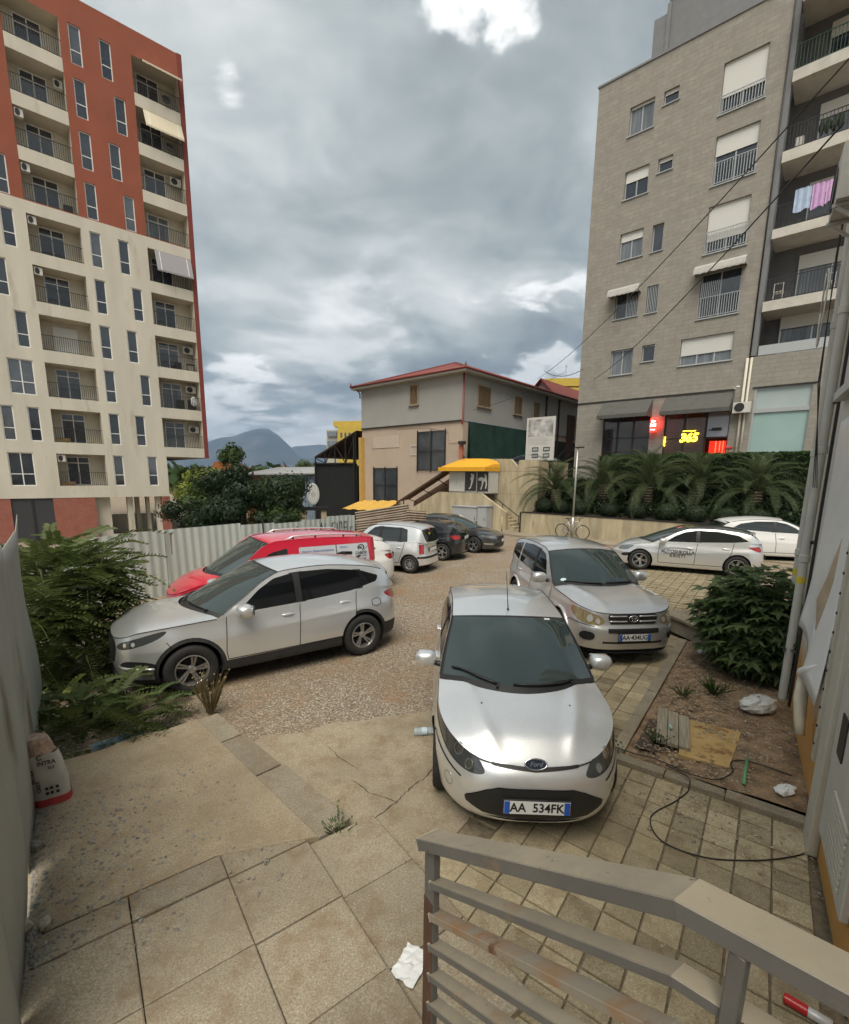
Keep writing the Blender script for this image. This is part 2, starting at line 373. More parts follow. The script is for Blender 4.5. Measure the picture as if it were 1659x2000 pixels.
    pk = MB(); L_ = Vector((e2[0]-e1[0], e2[1]-e1[1])); nl = Vector((L_.y, -L_.x)).normalized()*-1
    w_ = nl*.24; kerb = MB().add([(e1[0], e1[1], .02), (e2[0], e2[1], .02), (e2[0]+w_.x, e2[1]+w_.y, .02), (e1[0]+w_.x, e1[1]+w_.y, .02)], [(0, 3, 2, 1)]).build('platform_edging', MATS['joint']); tag(kerb, kind='structure')
    for k, (t0, t1) in enumerate(((.0, .27), (.275, .60), (.605, 1.05))):
        a = Vector(e1)+L_*t0; c = Vector(e1)+L_*t1; w = nl*(.26+.03*k); poly = [(a.x, a.y), (c.x, c.y), (c.x+w.x, c.y+w.y), (a.x+w.x+random.uniform(-.03, .03), a.y+w.y)]
        if (Vector((0, 1)).dot(nl)) < 0: poly = poly
        prism_at('edging_stone', poly, -.2, ZP-.010-.004*k, MATS['kerbm'], kerb, .004)
    # slabs
    bs = MB(); pts = [su(-2.2, -3.2), su(1.22, -3.2), su(1.12, -.2), su(-2.2, -.2)]; bs.add([(x, y, ZP-.012-.05*(1 if k_ in (1, 2) else 0)) for k_, (x, y) in enumerate(pts)], [(3, 2, 1, 0)]); sl = bs.build('slab_paving', MATS['joint']); tag(sl, kind='structure')
    for i in range(-4, 3):
        for j in range(-1, 6):
            u0, n0 = .04+.6*i+(.0 if j % 2 == 0 else .0), -3.16+.6*j
            n1 = n0+.6; u1 = u0+.6
            if j == -1: n0 = -3.41; n1 = -3.17
            if u0 > 1.3 or (j == -1 and (u0 > .7)): continue
            if j >= 3 and u0 > .7: u1 -= .1
            g = .002+random.random()*.003; pl = [su(u0+g, n0+g), su(u1-g, n0+g), su(u1-g, n1-g), su(u0+g, n1-g)]
            cx = sum(p[0] for p in pl)/4; cy = sum(p[1] for p in pl)/4
            if cy < .9 or cx < -3.3 or cx > .35: continue
            prism_at('slab', pl[::-1] if False else [pl[0], pl[3], pl[2], pl[1]], 0, ZP+random.uniform(-.004, .004)-.05*sstep(.2, 1.5, u0), MATS['slab'], sl, .003)
    # cracked apron between platform, gravel and the parked hatchback
    rnd = lambda p: (p[0]+random.uniform(-.04, .04), p[1]+random.uniform(-.04, .04))
    ap = [su(1.2, -3.2), (-.62, 3.30), (-1.1, 3.75), (-1.55, 4.2), (-2.0, 4.66), rnd((-1.8, 4.95)), rnd((-1.45, 5.02)), rnd((-1.1, 5.25)), rnd((-.7, 5.32)), rnd((-.35, 5.45)), (.1, 5.6), (.8, 5.8), (1.3, 4.9), (.6, 3.9), (.2, 3.35), (.15, 2.9), (.35, 2.4), (.7, 1.7), (.9, 1.0), (.2, .6), su(1.0, -.5)]
    apo = prism_at('concrete_apron', ap, -.2, .004, MATS['apron'], None, .002); tag(apo, kind='structure')
    for pl in ([(.16, 4.45), (.02, 4.2), (-.1, 4.08), (-.22, 3.86), (-.40, 3.66), (-.46, 3.50), (-.63, 3.36)], [(-.22, 3.86), (-.5, 3.98), (-.72, 4.2)], [(-1.05, 4.75), (-.9, 4.55), (-.6, 4.3)]):
        q = []
        for a, c in zip(pl[:-1], pl[1:]):
            for t in np.linspace(0, 1, 7, endpoint=False): q.append((a[0]+(c[0]-a[0])*t+random.uniform(-.012, .012), a[1]+(c[1]-a[1])*t+random.uniform(-.012, .012)))
        w = [random.uniform(.002, .008) for _ in q]; b = MB(); b.add([(x-w_, y, .0095) for (x, y), w_ in zip(q, w)]+[(x+w_, y, .0095) for (x, y), w_ in zip(q, w)], [(i, len(q)+i, len(q)+i+1, i+1) for i in range(len(q)-1)]); b.build('crack', MATS['gap_dirt'], apo)
    # flower bed with kerb stones at the foot of the white building
    sb = MB(); P_ = [(4.98, -1.02), (10.4, -1.02), (10.4, 1.2), (4.98, 1.2)]; n_ = 26; q_ = 12; vs_ = []
    for i in range(n_+1):
        for j in range(q_+1):
            u = 4.98+(10.4-4.98)*i/n_; n = -1.0+2.3*j/q_; p = UT*u+NT*n; vs_.append((p.x, p.y, .03+rise(p.x, p.y)+.05*fbm(p.x, p.y, 1.6, 3, 4)+.05*sstep(-.9, .2, n)))
    sb.add(vs_, [(i*(q_+1)+j, (i+1)*(q_+1)+j, (i+1)*(q_+1)+j+1, i*(q_+1)+j+1) for i in range(n_) for j in range(q_)]); tag(sb.build('soil_bed', MATS['soil'], smooth=True), kind='structure')
    kb = MB()
    for (ua, ub, na, nb) in ((5.0, 9.4, -1.10, -1.01), (4.86, 4.95, -1.08, .6)):
        q4 = [UT*u+NT*n for u, n in ((ua, na), (ua, nb), (ub, nb), (ub, na))]; kb.add([(p.x, p.y, .03) for p in q4], [(3, 2, 1, 0)])
    kb = kb.build('kerb', MATS['joint']); tag(kb, kind='structure')
    def stone(u0, u1, n0, n1, z=.075):
        pl = []
        for (u, n) in ((u0, n0), (u0, n1), (u1, n1), (u1, n0)): p = UT*u+NT*n; pl.append((p.x, p.y))
        prism_at('kerb_stone', pl, -.15, z+rise(*pl[0]), MATS['kerbm'], kb, .008)
    u = 5.0
    while u < 9.3: l = random.uniform(.8, 1.05); stone(u, u+l-.012, -1.12, -.99); u += l
    n = -1.1
    while n < .6: l = random.uniform(.5, .8); stone(4.84, 4.97, n, n+l-.012, .06); n += l
    # pavement strip below the retaining wall
    sd_ = MB()
    for (a0, a1, k0, k1, z) in ((-20, -12.4, 21.2, 23.0, .10), (-12.4, 3, 20.9, 22.5, .11)):
        pp = [(a*.754+k*.657, -a*.657+k*.754) for a, k in ((a0, k0), (a1, k0), (a1, k1), (a0, k1))]; sd_.add([(x, y, zz) for zz in (-.2, z) for x, y in pp], [(4, 5, 6, 7), (0, 1, 5, 4), (1, 2, 6, 5), (3, 0, 4, 7)])
    tag(sd_.build('sidewalk', MATS['kerbm']), kind='structure')
build_ground()
def scatter(name, m, n, pick, size, parent=None, flat=.6, seed=3):
    """many small stones as one object"""
    rs = random.Random(seed); b = MB(); ico = [(1, 0, 0), (-1, 0, 0), (0, 1, 0), (0, -1, 0), (0, 0, 1), (0, 0, -1)]; fc = [(0, 2, 4), (2, 1, 4), (1, 3, 4), (3, 0, 4), (2, 0, 5), (1, 2, 5), (3, 1, 5), (0, 3, 5)]
    c = 0
    while c < n:
        r = pick(rs)
        if r is None: continue
        x, y, z = r; s = size(rs); a = rs.uniform(0, 6.28); ca, sa = math.cos(a), math.sin(a); vs_ = []
        sx_, sy_, sz_ = s*rs.uniform(.7, 1.3), s*rs.uniform(.5, 1.0), s*flat*rs.uniform(.6, 1.2)
        for vx, vy, vz in ico:
            vx *= sx_*rs.uniform(.8, 1.2); vy *= sy_*rs.uniform(.8, 1.2); vs_.append((x+vx*ca-vy*sa, y+vx*sa+vy*ca, z+vz*sz_+sz_*.3))
        b.add(vs_, fc); c += 1
    return b.build(name, m, parent)
mat('pebble', (.30, .25, .18), .9, var=.55, vscale=9); mat('chip', (.40, .34, .25), .8, var=.55, vscale=25); mat('rubble', (.23, .215, .185), .95, var=.5, vscale=14)
def pick_gravel(rs):
    y = 4.8+11*rs.random()**1.8; x = rs.uniform(-.75, .55)*y
    if x > .9 and y < 8.5 and (V2(x, y).dot(NT) > -3.2): return None
    if y < 5.2-.2*x and x > -2.2: return None
    if (x-FA.x)*-.811+(y-FA.y)*.585 > 0: return None
    return x, y, gz(x, y)
tag(scatter('gravel_stones', MATS['pebble'], 9000, pick_gravel, lambda r: .007+.018*r.random()**4), 'loose grey and brown gravel over the parking lot', 'gravel', kind='stuff')
def pick_bed(rs):
    u, n = rs.uniform(4.0, 9.6), rs.uniform(-.95, .62); p = UT*u+NT*n
    if u < 4.95 and rs.random() > .35: return None
    return p.x, p.y, (.075 if u > 5 else .008)+.05*max(0, fbm(p.x, p.y, 1.6, 3, 4))
def pick_bed2(rs):
    r = pick_bed(rs)
    return r
tag(scatter('bed_stones', MATS['pebble'], 3500, pick_bed2, lambda r: .006+.02*r.random()**4, flat=.5, seed=15), 'brown stones and clods on the soil bed', 'stones', kind='stuff')
tag(scatter('bark_chips', MATS['chip'], 4200, pick_bed, lambda r: .005+.014*r.random()**3, flat=.35, seed=5), 'pale chips and litter scattered over the soil bed', 'litter', kind='stuff')
def pick_plat(rs):
    t = rs.random()**3.2; s_ = rs.uniform(0, 1.0); x = -3.35+s_*1.15+1.3*t; y = 3.62-s_*1.5+.75*t
    return x, y, .108
tag(scatter('stone_rubble', MATS['rubble'], 4200, pick_plat, lambda r: .003+.022*r.random()**5, flat=.5, seed=8), 'grey stone rubble lying along the metal fence', 'rubble', kind='stuff')
def pick_near(rs):
    x, y = rs.uniform(-1.2, 3.0), rs.uniform(1.7, 4.6)
    if V2(x, y).dot(NT) > .6: return None
    return x, y, .006 if V2(x, y).dot(NT) > -2 else .108
tag(scatter('fine_litter', MATS['chip'], 650, pick_near, lambda r: .003+.007*r.random()**3, flat=.4, seed=11), 'fine pale grit and litter in the paving joints', 'litter', kind='stuff')
# ------------------------------------------------------------------ buildings
def brick_mat(name, c1, c2, mortar, bw, bh, ms=.012, bump=.5, rough=.85, axis='xz', var=.25, rot=0):
    m, N, L, b = node_mat(name); tc = N.new('ShaderNodeTexCoord'); sp = N.new('ShaderNodeSeparateXYZ'); L.new(tc.outputs['Object'], sp.inputs[0]); cb = N.new('ShaderNodeCombineXYZ')
    if axis == 'sum':
        ad = N.new('ShaderNodeMath'); ad.operation = 'ADD'; L.new(sp.outputs['X'], ad.inputs[0]); L.new(sp.outputs['Y'], ad.inputs[1]); L.new(ad.outputs[0], cb.inputs[0])
    else: L.new(sp.outputs['X'], cb.inputs[0])
    L.new(sp.outputs['Z'], cb.inputs[1])
    br = N.new('ShaderNodeTexBrick'); L.new(cb.outputs[0], br.inputs['Vector']); br.inputs['Scale'].default_value = 1; br.inputs['Brick Width'].default_value = bw; br.inputs['Row Height'].default_value = bh; br.inputs['Mortar Size'].default_value = ms; br.inputs['Mortar Smooth'].default_value = .3; br.inputs['Bias'].default_value = 0
    br.inputs['Color1'].default_value = (*c1, 1); br.inputs['Color2'].default_value = (*c2, 1); br.inputs['Mortar'].default_value = (*mortar, 1)
    nz_ = nnoise(N, L, tc.outputs['Object'], 2.2, 8, .7); c = nmix(N, L, nrange(N, L, nz_, .4, .7, 0, var*2), br.outputs['Color'], tuple(q*.7 for q in c1)); L.new(c, b.inputs['Base Color']); b.inputs['Roughness'].default_value = rough; b.inputs['Specular IOR Level'].default_value = .25
    h = nmix(N, L, .35, br.outputs['Fac'], nnoise(N, L, tc.outputs['Object'], 9, 8, .7)); n = nbump(N, L, b, h, bump, .03); n.invert = True
    return m
mat('cream', (.60, .56, .465), .9, var=.10, vscale=.8, bump=.12, bscale=60, stain=(1.1, .58, (.47, .42, .33)), stretch=(1, 1, .22)); mat('cream_in', (.60, .55, .445), .9, var=.08, vscale=1.5); mat('terracotta', (.285, .080, .042), .85, var=.12, vscale=.6, bump=.12, bscale=60); mat('maroon', (.20, .04, .03), .8, var=.1)
mat('pvc', (.80, .80, .77), .4); mat('glass_b', (.030, .036, .046), .06, 0, spec=.9, ior=1.6, var=.5, vscale=.35); mat('glass_d', (.085, .095, .11), .08, 0, spec=.9, ior=1.6, var=.5, vscale=.5); mat('glass_c', (.16, .18, .20), .12, 0, spec=.6, var=.4, vscale=1.2, stretch=(6, 1, .4)); mat('iron', (.035, .032, .03), .5, .3); mat('ac_white', (.62, .60, .54), .5, var=.12, vscale=6); mat('grey_fabric', (.30, .29, .30), .9); mat('cream_fabric', (.62, .55, .40), .9)
mat('soffit', (.40, .37, .31), .9, var=.15, vscale=2)
brick_mat('stoneclad', (.345, .322, .278), (.305, .287, .25), (.27, .253, .22), .62, .21, .012, .5, var=.4); brick_mat('redbrick', (.36, .105, .07), (.30, .08, .055), (.34, .25, .2), .25, .075, .008, .4)
mat('grey_render', (.20, .205, .21), .9, var=.08); mat('shutter', (.66, .66, .62), .6, bump=.0); mat('alu', (.50, .51, .50), .35, .5); mat('white_slab', (.56, .53, .47), .85, var=.12, vscale=2, stain=(2.5, .62, (.40, .36, .29))); mat('dark_in', (.045, .045, .05), .7); mat('curtain', (.50, .50, .47), .9, var=.2, vscale=14, stretch=(1, 1, .05))
def wall_holes(mb, x0, x1, z0, z1, holes, y=0., d=.18, sides=True):
    """front face of a wall in the local xz plane with rectangular openings and their reveals"""
    xs = sorted({x0, x1, *[min(max(v, x0), x1) for h in holes for v in h[:2]]}); zs_ = sorted({z0, z1, *[min(max(v, z0), z1) for h in holes for v in h[2:4]]})
    for i in range(len(xs)-1):
        for j in range(len(zs_)-1):
            cx, cz = (xs[i]+xs[i+1])/2, (zs_[j]+zs_[j+1])/2
            if any(h[0] < cx < h[1] and h[2] < cz < h[3] for h in holes): continue
            mb.quad((xs[i], y, zs_[j]), (xs[i+1], y, zs_[j]), (xs[i+1], y, zs_[j+1]), (xs[i], y, zs_[j+1]))
    for h in holes:
        a, b, c, e = h[:4]; dd = h[4] if len(h) > 4 else d
        if dd <= 0: continue
        mb.quad((a, y, c), (a, y, e), (a, y+dd, e), (a, y+dd, c)); mb.quad((b, y, c), (b, y+dd, c), (b, y+dd, e), (b, y, e)); mb.quad((a, y, e), (b, y, e), (b, y+dd, e), (a, y+dd, e)); mb.quad((a, y, c), (a, y+dd, c), (b, y+dd, c), (b, y, c))
WIN = {}
def window_part(parent, x, z, w, h, y=.06, splits=(1, 1), trans=None, glass='glass_b', frame='pvc', fw=.06, name='window', sill=None):
    """window in the local xz plane, lower left corner (x, z): frame > pane; mesh shared between equal windows"""
    key = (round(w, 2), round(h, 2), splits, trans, frame, fw)
    if key not in WIN:
        b = MB(); d = .05
        b.box(0, fw, 0, d, 0, h); b.box(w-fw, w, 0, d, 0, h); b.box(fw, w-fw, 0, d, 0, fw); b.box(fw, w-fw, 0, d, h-fw, h)
        for i in range(1, splits[0]): b.box(w*i/splits[0]-fw*.5, w*i/splits[0]+fw*.5, .004, d-.004, fw, h-fw)
        if trans: b.box(fw, w-fw, .002, d-.002, h*trans-fw*.45, h*trans+fw*.45)
        g = MB(); g.quad((fw*.5, .03, fw*.5), (w-fw*.5, .03, fw*.5), (w-fw*.5, .03, h-fw*.5), (fw*.5, .03, h-fw*.5))
        WIN[key] = (b.mesh('window', MATS[frame]), g)
    fm, g = WIN[key]; o = link(bpy.data.objects.new(name, fm), parent); o.location = (x, y, z)
    gk = key+(glass,)
    if gk not in WIN: WIN[gk] = g.mesh('pane', MATS[glass])
    p = link(bpy.data.objects.new('pane', WIN[gk]), o)
    return o
def ac_unit(parent, x, y, z, w=.75, h=.52, d=.28, rz=0, cat=None, name='air_conditioner'):
    if 'ac' not in WIN:
        b = MB(); b.box(0, .75, 0, .28, 0, .52); bm = b.mesh('air_conditioner', MATS['ac_white'])
        b = MB(); M = Matrix.Translation((.28, -.006, .26)) @ Matrix.Rotation(R(90), 4, 'X'); b.lathe([(0, .002), (.03, .004), (.2, .002), (.215, .01), (.215, 0)], 24, M); fm = b.mesh('fan', MATS['iron'])
        WIN['ac'] = (bm, fm)
    bm, fm = WIN['ac']; o = link(bpy.data.objects.new(name, bm), parent); o.location = (x, y, z); o.rotation_euler = (0, 0, rz); link(bpy.data.objects.new('fan', fm), o); return o
def railing_mesh(w, h, n, r=.012):
    b = MB(); b.box(0, w, -.02, .02, h-.03, h); b.box(0, w, -.015, .015, .05, .075)
    for i in range(n+1): x = w*i/n; b.box(x-r, x+r, -r, r, 0 if i % 6 == 0 else .06, h-.02)
    return b
def build_left_block():
    root = empty('apartment_tower', (-18.72, 40.56, 0), R(41.35), 'tall cream apartment tower with terracotta red top storeys and balconies', 'building', None)
    F0, FH, N = 2.02, 3.06, 10                      # sill of the lowest storey, storey height
    zb, zt, zr = 1.16, 33.42, 20.32
    xl = -22.0
    wins = []; bal = []; holes = []
    for k in range(N):
        s = F0+FH*k; holes.append((-6.62, -5.96, s, s+2.26)); wins.append((-6.62, s, .66, 2.26, 1, .36))
        a = 4.92 if k % 2 == 1 else 4.32; holes.append((-a, -a+.66, s, s+2.26)); wins.append((-a, s, .66, 2.26, 1, .36))
        bal.append((-10.0, -7.1, s, k, 'L')); holes.append((-10.0, -7.1, s, s+2.26, 0))
        if k >= 1: bal.append((-3.04, -.04, s, k, 'R')); holes.append((-3.04, -.04, s, s+2.26, 0))
        bal.append((-17.2, -14.3, s, k, 'L')); holes.append((-17.2, -14.3, s, s+2.26, 0))
        lw = {0: [(-12.63, 1.35)], 1: [(-12.64, .64), (-11.26, .64)], 2: [(-11.98, 1.35)], 3: [(-11.27, .65), (-13.3, .65)], 4: [(-11.98, .65)], 5: [(-11.29, .65)], 6: [(-11.32, .65)], 7: [(-12.0, .65)], 8: [(-11.3, .65)], 9: [(-12.0, .65)]}[k]
        for x, w in lw: holes.append((x, x+w, s, s+2.26)); wins.append((x, s, w, 2.26, 2 if w > 1 else 1, .36))
    low = [h for h in holes if h[3] < zr+.01]; high = [h for h in holes if h[2] > zr-1]
    b = MB(); wall_holes(b, xl, -.02, zb, zr, [h for h in holes if h[2] < zr]+[(-2.95, .1, zb-1, F0+FH-.75, 0)]); b.quad((-2.95, 0, zb), (-2.95, 3.5, zb), (-2.95, 3.5, 4.32), (-2.95, 0, 4.32)); b.quad((-2.95, 0, 4.31), (.3, 0, 4.31), (.3, 6, 4.31), (-2.95, 6, 4.31))
    b.quad((xl, 0, zb), (-2.95, 0, zb), (-2.95, 12, zb), (xl, 12, zb)); b.build('wall', MATS['cream'], root)
    b = MB(); wall_holes(b, xl, -.02, zr, zt, [h for h in holes if h[2] >= zr-.1]); b.quad((xl, 0, zt), (.30, 0, zt), (.30, 14, zt), (xl, 14, zt)); b.build('red_wall', MATS['terracotta'], root)
    b = MB(); b.box(-.02, .30, -.06, 13, 4.32, zt+.01); b.build('corner_strip', MATS['maroon'], root)
    b = MB(); b.box(xl, -.02, 13, 14, zb, zt); b.box(xl, xl+.3, .3, 13, zb, zt); b.build('rear_wall', MATS['cream'], root)
    # cream bands of the balconies inside the red storeys
    for x0, x1, s, k, sd in bal:
        if k >= 7 or (k == 6): 
            if s+2.26 < zt-2.0: b = MB(); b.box(x0, x1, -.012, .02, s+2.262, s+FH-.003); b.build('balcony_band', MATS['cream'], root)
    gl = ['glass_b']*7+['glass_c']*2
    for i, (x, z, w, h, n, tr) in enumerate(wins): window_part(root, x, z, w, h, .07, (n, 1), tr, ['glass_b', 'glass_b', 'glass_d', 'glass_b', 'glass_c', 'glass_d', 'glass_b'][(i*5+i//4) % 7])
    # loggias
    rm = railing_mesh(2.9, 1.0, 24).mesh('railing', MATS['iron'])
    rec = MB(); rec.quad((0, 1.35, -.0), (2.9, 1.35, 0), (2.9, 1.35, 2.26), (0, 1.35, 2.26)); rec.quad((0, 0, 0), (0, 1.35, 0), (0, 1.35, 2.26), (0, 0, 2.26)); rec.quad((2.9, 0, 0), (2.9, 0, 2.26), (2.9, 1.35, 2.26), (2.9, 1.35, 0)); rec.quad((0, 0, 0), (2.9, 0, 0), (2.9, 1.35, 0), (0, 1.35, 0)); rec.quad((0, 0, 2.258), (0, 1.35, 2.258), (2.9, 1.35, 2.258), (2.9, 0, 2.258)); rec = rec.mesh('balcony', MATS['cream_in'])
    for i, (x0, x1, s, k, sd) in enumerate(bal):
        o = link(bpy.data.objects.new('balcony', rec), root); o.location = (x0, .001, s); o.scale = ((x1-x0)/2.9, 1, 1)
        r = link(bpy.data.objects.new('railing', rm), o); r.location = (0, .03, .0)
        if not (sd == 'L' and k == 3):
            d = window_part(o, .62 if sd == 'L' else .45, 0.02, 1.42, 2.10, 1.28, (2, 1), .78, 'glass_c' if (sd, k) in (('R', 2), ('R', 6)) else 'glass_b', name='balcony_door')
        else:
            b = MB(); b.box(.75, 2.2, 1.25, 1.30, .02, 1.9); b.build('roller_shutter', MATS['shutter'], o)
        if (sd == 'L' and k in (0, 5, 6, 7, 4)): ac_unit(o, .06, .10, 1.72, rz=R(0)).scale = (.6, 1, .9)
        if (sd == 'L' and k == 8): ac_unit(o, 2.35, .6, 1.55).scale = (.65, 1, .9)
        if (sd == 'R' and k in (1, 2, 3, 7)): ac_unit(o, 2.08, .75, 1.45 if k > 1 else 1.3)
        if sd == 'R' and k in (9, 8, 5):
            b = MB(); m = 'grey_fabric' if k == 5 else 'cream_fabric'; z1 = 2.24; dr, ou = ((1.15, .55) if k == 8 else (.55, .95) if k == 9 else (1.4, .45)); nseg = 8
            for q in range(nseg):
                t0, t1 = q/nseg, (q+1)/nseg; b.quad((.45, -.02-ou*t0, z1-dr*t0), (.45, -.02-ou*t1, z1-dr*t1), (2.9, -.02-ou*t1, z1-dr*t1), (2.9, -.02-ou*t0, z1-dr*t0))
            for q in range(16): b.quad((.45+2.45*q/16, -.02-ou, z1-dr), (.45+2.45*q/16, -.02-ou, z1-dr-.14+.03*(q % 2)), (.45+2.45*(q+1)/16, -.02-ou, z1-dr-.14+.03*((q+1) % 2)), (.45+2.45*(q+1)/16, -.02-ou, z1-dr))
            aw = b.build('awning', MATS[m], o); b = MB()
            for xx in (.75, 2.6): b.tube([(xx, -.02, z1-.02), (xx, -.04-ou, z1-dr-.02)], .02, 5)
            b.build('awning_arm', MATS['pvc'], aw)
        if sd == 'R' and k in (9, 8):
            b = MB(); b.lathe([(.0, 0), (.26, .02), (.3, .1), (.26, .12), (0, .12)], 16, Matrix.Translation((2.0, -.03, .40)) @ Matrix.Rotation(R(70), 4, 'X')); b.build('satellite_dish', MATS['iron'], o)
        if sd == 'R' and k == 2:
            b = MB(); b.box(1.3, 1.75, .25, .7, .05, .75); b.box(2.1, 2.6, .2, .6, .0, .85); b.build('stored_furniture', MATS['iron'], o); b = MB(); b.blob((2.45, .15, .7), (.25, .1, .4), 8, 6, .1); b.build('laundry', MATS['pvc'], o)
        if sd == 'R' and k == 3: b = MB(); b.box(2.2, 2.75, .3, .7, .55, .6); [b.box(x, x+.04, y, y+.04, 0, .55) for x in (2.22, 2.7) for y in (.32, .66)]; b.box(1.35, 1.75, .3, .6, 0, .6); b.build('balcony_table', MATS['iron'], o)
        if sd == 'L' and k in (0, 1): b = MB(); b.box(.15, .95, .2, .5, .0, .3); b.build('planter_box', mat('planter', (.25, .16, .07), .8, var=.4), o)
        if sd == 'L' and k == 6: b = MB(); b.box(2.1, 2.6, .1, .5, 0, .45); b.build('stored_box', MATS['iron'], o)
    # open ground storey: brick panels, glazing, columns
    zg = -2.0
    for x0, x1 in ((-22, -12.8), (-10.5, -8.0), (-3.55, -2.95)):
        b = MB(); b.box(x0, x1, .02, .5, zg, zb-.01); b.build('brick_panel', MATS['redbrick'], root)
    b = MB(); b.quad((-12.8, .1, zg), (-10.5, .1, zg), (-10.5, .1, zb), (-12.8, .1, zb)); b.build('shop_window', MATS['dark_in'], root)
    b = MB(); b.box(-11.72, -11.6, .05, .12, zg, zb-.02); b.build('glazing_bar', MATS['iron'], root)
    for x0, x1, y0 in ((-8.0, -7.0, .6), (-5.9, -5.5, .5), (-5.0, -4.7, 2.5), (-4.4, -4.15, 1.5), (-3.9, -3.56, .4)):
        b = MB(); b.box(x0, x1, y0, y0+.5, zg, zb-.01); b.build('column', MATS['cream'], root)
    b = MB(); b.box(-7.0, -3.6, 3.4, 3.6, zg, -.4); b.build('parapet', MATS['cream'], root)
def build_right_block():
    root = empty('stone_apartment_block', (9.49, 30.63, 0), R(-41.05), 'grey stone-clad apartment block with shutters and shops behind the palms', 'building')
    Z = 2.97; FH = 3.1; zt = 24.53; xw = 8.82
    holes = []; 
    for j in range(5):
        s = 9.01+FH*j; holes.append((1.84, 3.10, s, s+1.39))
        B = {0: (3.58, 4.26, 9.54, 10.42), 1: (3.57, 4.16, 12.1, 13.5), 2: (3.57, 4.14, 15.2, 16.54), 3: (3.55, 4.27, 19.03, 19.70), 4: (3.54, 4.27, 22.16, 22.79)}[j]; holes.append(B)
        if j == 0: holes.append((5.57, 8.0, 9.05, 10.41))
        else: holes.append((6.22, 8.02, 11.28+FH*(j-1), 13.47+FH*(j-1)))
    shops = [(1.7, 4.40, 3.0, 7.50), (5.15, 8.28, 3.0, 7.47)]
    b = MB(); wall_holes(b, 0, xw, 2.6, zt, holes+shops, 0, .22); b.quad((0, 0, 2.6), (0, 0, zt), (0, 14, zt), (0, 14, 2.6)); b.quad((0, 0, zt), (xw, 0, zt), (xw, 14, zt), (0, 14, zt))
    b.build('wall', MATS['stoneclad'], root)
    b = MB(); wall_holes(b, xw, 17, 2.6, 9.04, [(9.2, 11.45, 3.0, 7.51)], 0, .15); b.quad((xw, 0, 9.04), (17, 0, 9.04), (17, 1.6, 9.04), (xw, 1.6, 9.04)); b.build('lower_wall', MATS['stoneclad'], root)
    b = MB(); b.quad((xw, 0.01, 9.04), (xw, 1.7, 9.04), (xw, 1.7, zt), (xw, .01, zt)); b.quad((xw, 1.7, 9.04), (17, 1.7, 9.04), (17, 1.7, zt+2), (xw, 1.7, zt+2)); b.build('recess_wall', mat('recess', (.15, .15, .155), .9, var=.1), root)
    b = MB(); b.box(xw+.002, xw+.22, .02, .5, 9.1, zt); b.build('pier', MATS['grey_render'], root)
    b = MB(); b.box(-.06, xw+.1, -.05, .35, zt+.002, zt+.10); b.build('coping', MATS['grey_render'], root)
    b = MB(); b.box(2.9, 12, 1.6, 8, zt+.01, 28.2); b.box(2.2, 2.9, 1.5, 5, zt+.01, 27.5); b.box(2.85, 3.05, 1.45, 5, zt+.01, 27.9); b.box(2.9, 12.2, 1.5, 8.2, 28.2, 28.35); b.build('penthouse', MATS['grey_render'], root)
    b = MB(); b.box(-.02, 8.36, -.04, -.003, 7.52, 7.60); b.box(9.1, 11.6, -.04, -.003, 7.52, 7.58); b.build('ledge', MATS['iron'], root)
    # window column A, B and C
    for j in range(5):
        s = 9.01+FH*j; w = window_part(root, 1.84, s, 1.26, 1.39, .14, (2, 1), None, 'glass_c' if j in (0, 2, 4) else 'glass_b', 'alu'); sh = {0: 0, 1: 0, 2: .42, 3: .55, 4: .12}[j]
        if sh: b = MB(); b.box(.04, 1.22, -.03, -.005, 1.39-sh, 1.385); b.build('shutter', MATS['shutter'], w)
        b = MB(); b.box(-.08, 1.34, -.20, .04, -.05, -.004); b.build('sill', MATS['alu'], w)
        x0, x1, z0, z1 = holes[[0, 3, 6, 9, 12][j]+1]; w = window_part(root, x0, z0, x1-x0, z1-z0, .14, (1, 1), None, 'glass_b', 'alu'); b = MB(); b.box(-.06, x1-x0+.06, -.20, .04, -.045, -.004); b.build('sill', MATS['alu'], w)
        if j in (3, 4): b = MB(); b.box(.03, x1-x0-.03, -.03, -.004, (z1-z0)*.72, z1-z0-.01); b.build('shutter', MATS['shutter'], w)
        if j == 1:
            b = MB()
            for i in range(7): b.box(.05+i*.085, .075+i*.085, -.10, -.08, 0, z1-z0)
            b.build('window_bars', MATS['alu'], w)
        if j == 1:
            w2 = [o for o in root.children if o.name.startswith('window')][-2]; b = MB()
            for i in range(7): b.box(.66+i*.085, .685+i*.085, -.10, -.08, 0, 1.1)
            b.build('window_bars', MATS['alu'], w2)
        # C
        x0, x1, z0, z1 = holes[[0, 3, 6, 9, 12][j]+2]; w = window_part(root, x0, z0, x1-x0, z1-z0, .14, (2 if j else 3, 1), None, 'glass_c' if j in (0,) else 'glass_b', 'alu'); W_, Hh = x1-x0, z1-z0
        b = MB(); b.box(-.08, W_+.08, -.20, .04, -.05, -.004); b.build('sill', MATS['alu'], w)
        sh = {0: .84, 1: 0, 2: 1.6, 3: .85, 4: 1.45}[j]
        if sh:
            b = MB(); nsl = int(sh/.055)
            for i in range(nsl): z = Hh-.01-sh*(i+1)/nsl; b.box(.03, W_-.03, -.035, -.01, z+.004, z+sh/nsl)
            b.build('shutter', MATS['shutter'], w)
        if j:
            rl = railing_mesh(W_, 1.0 if j != 4 else .78, 15 if j > 1 else 17).build('railing', MATS['alu'], w); rl.location = (0, -.15, .02)
            if j == 1:
                b = MB()
                for i in range(10): b.box(.05+i*.085, .075+i*.085, -.13, -.11, 1.05, 1.75)
                b.build('window_bars', MATS['alu'], w)
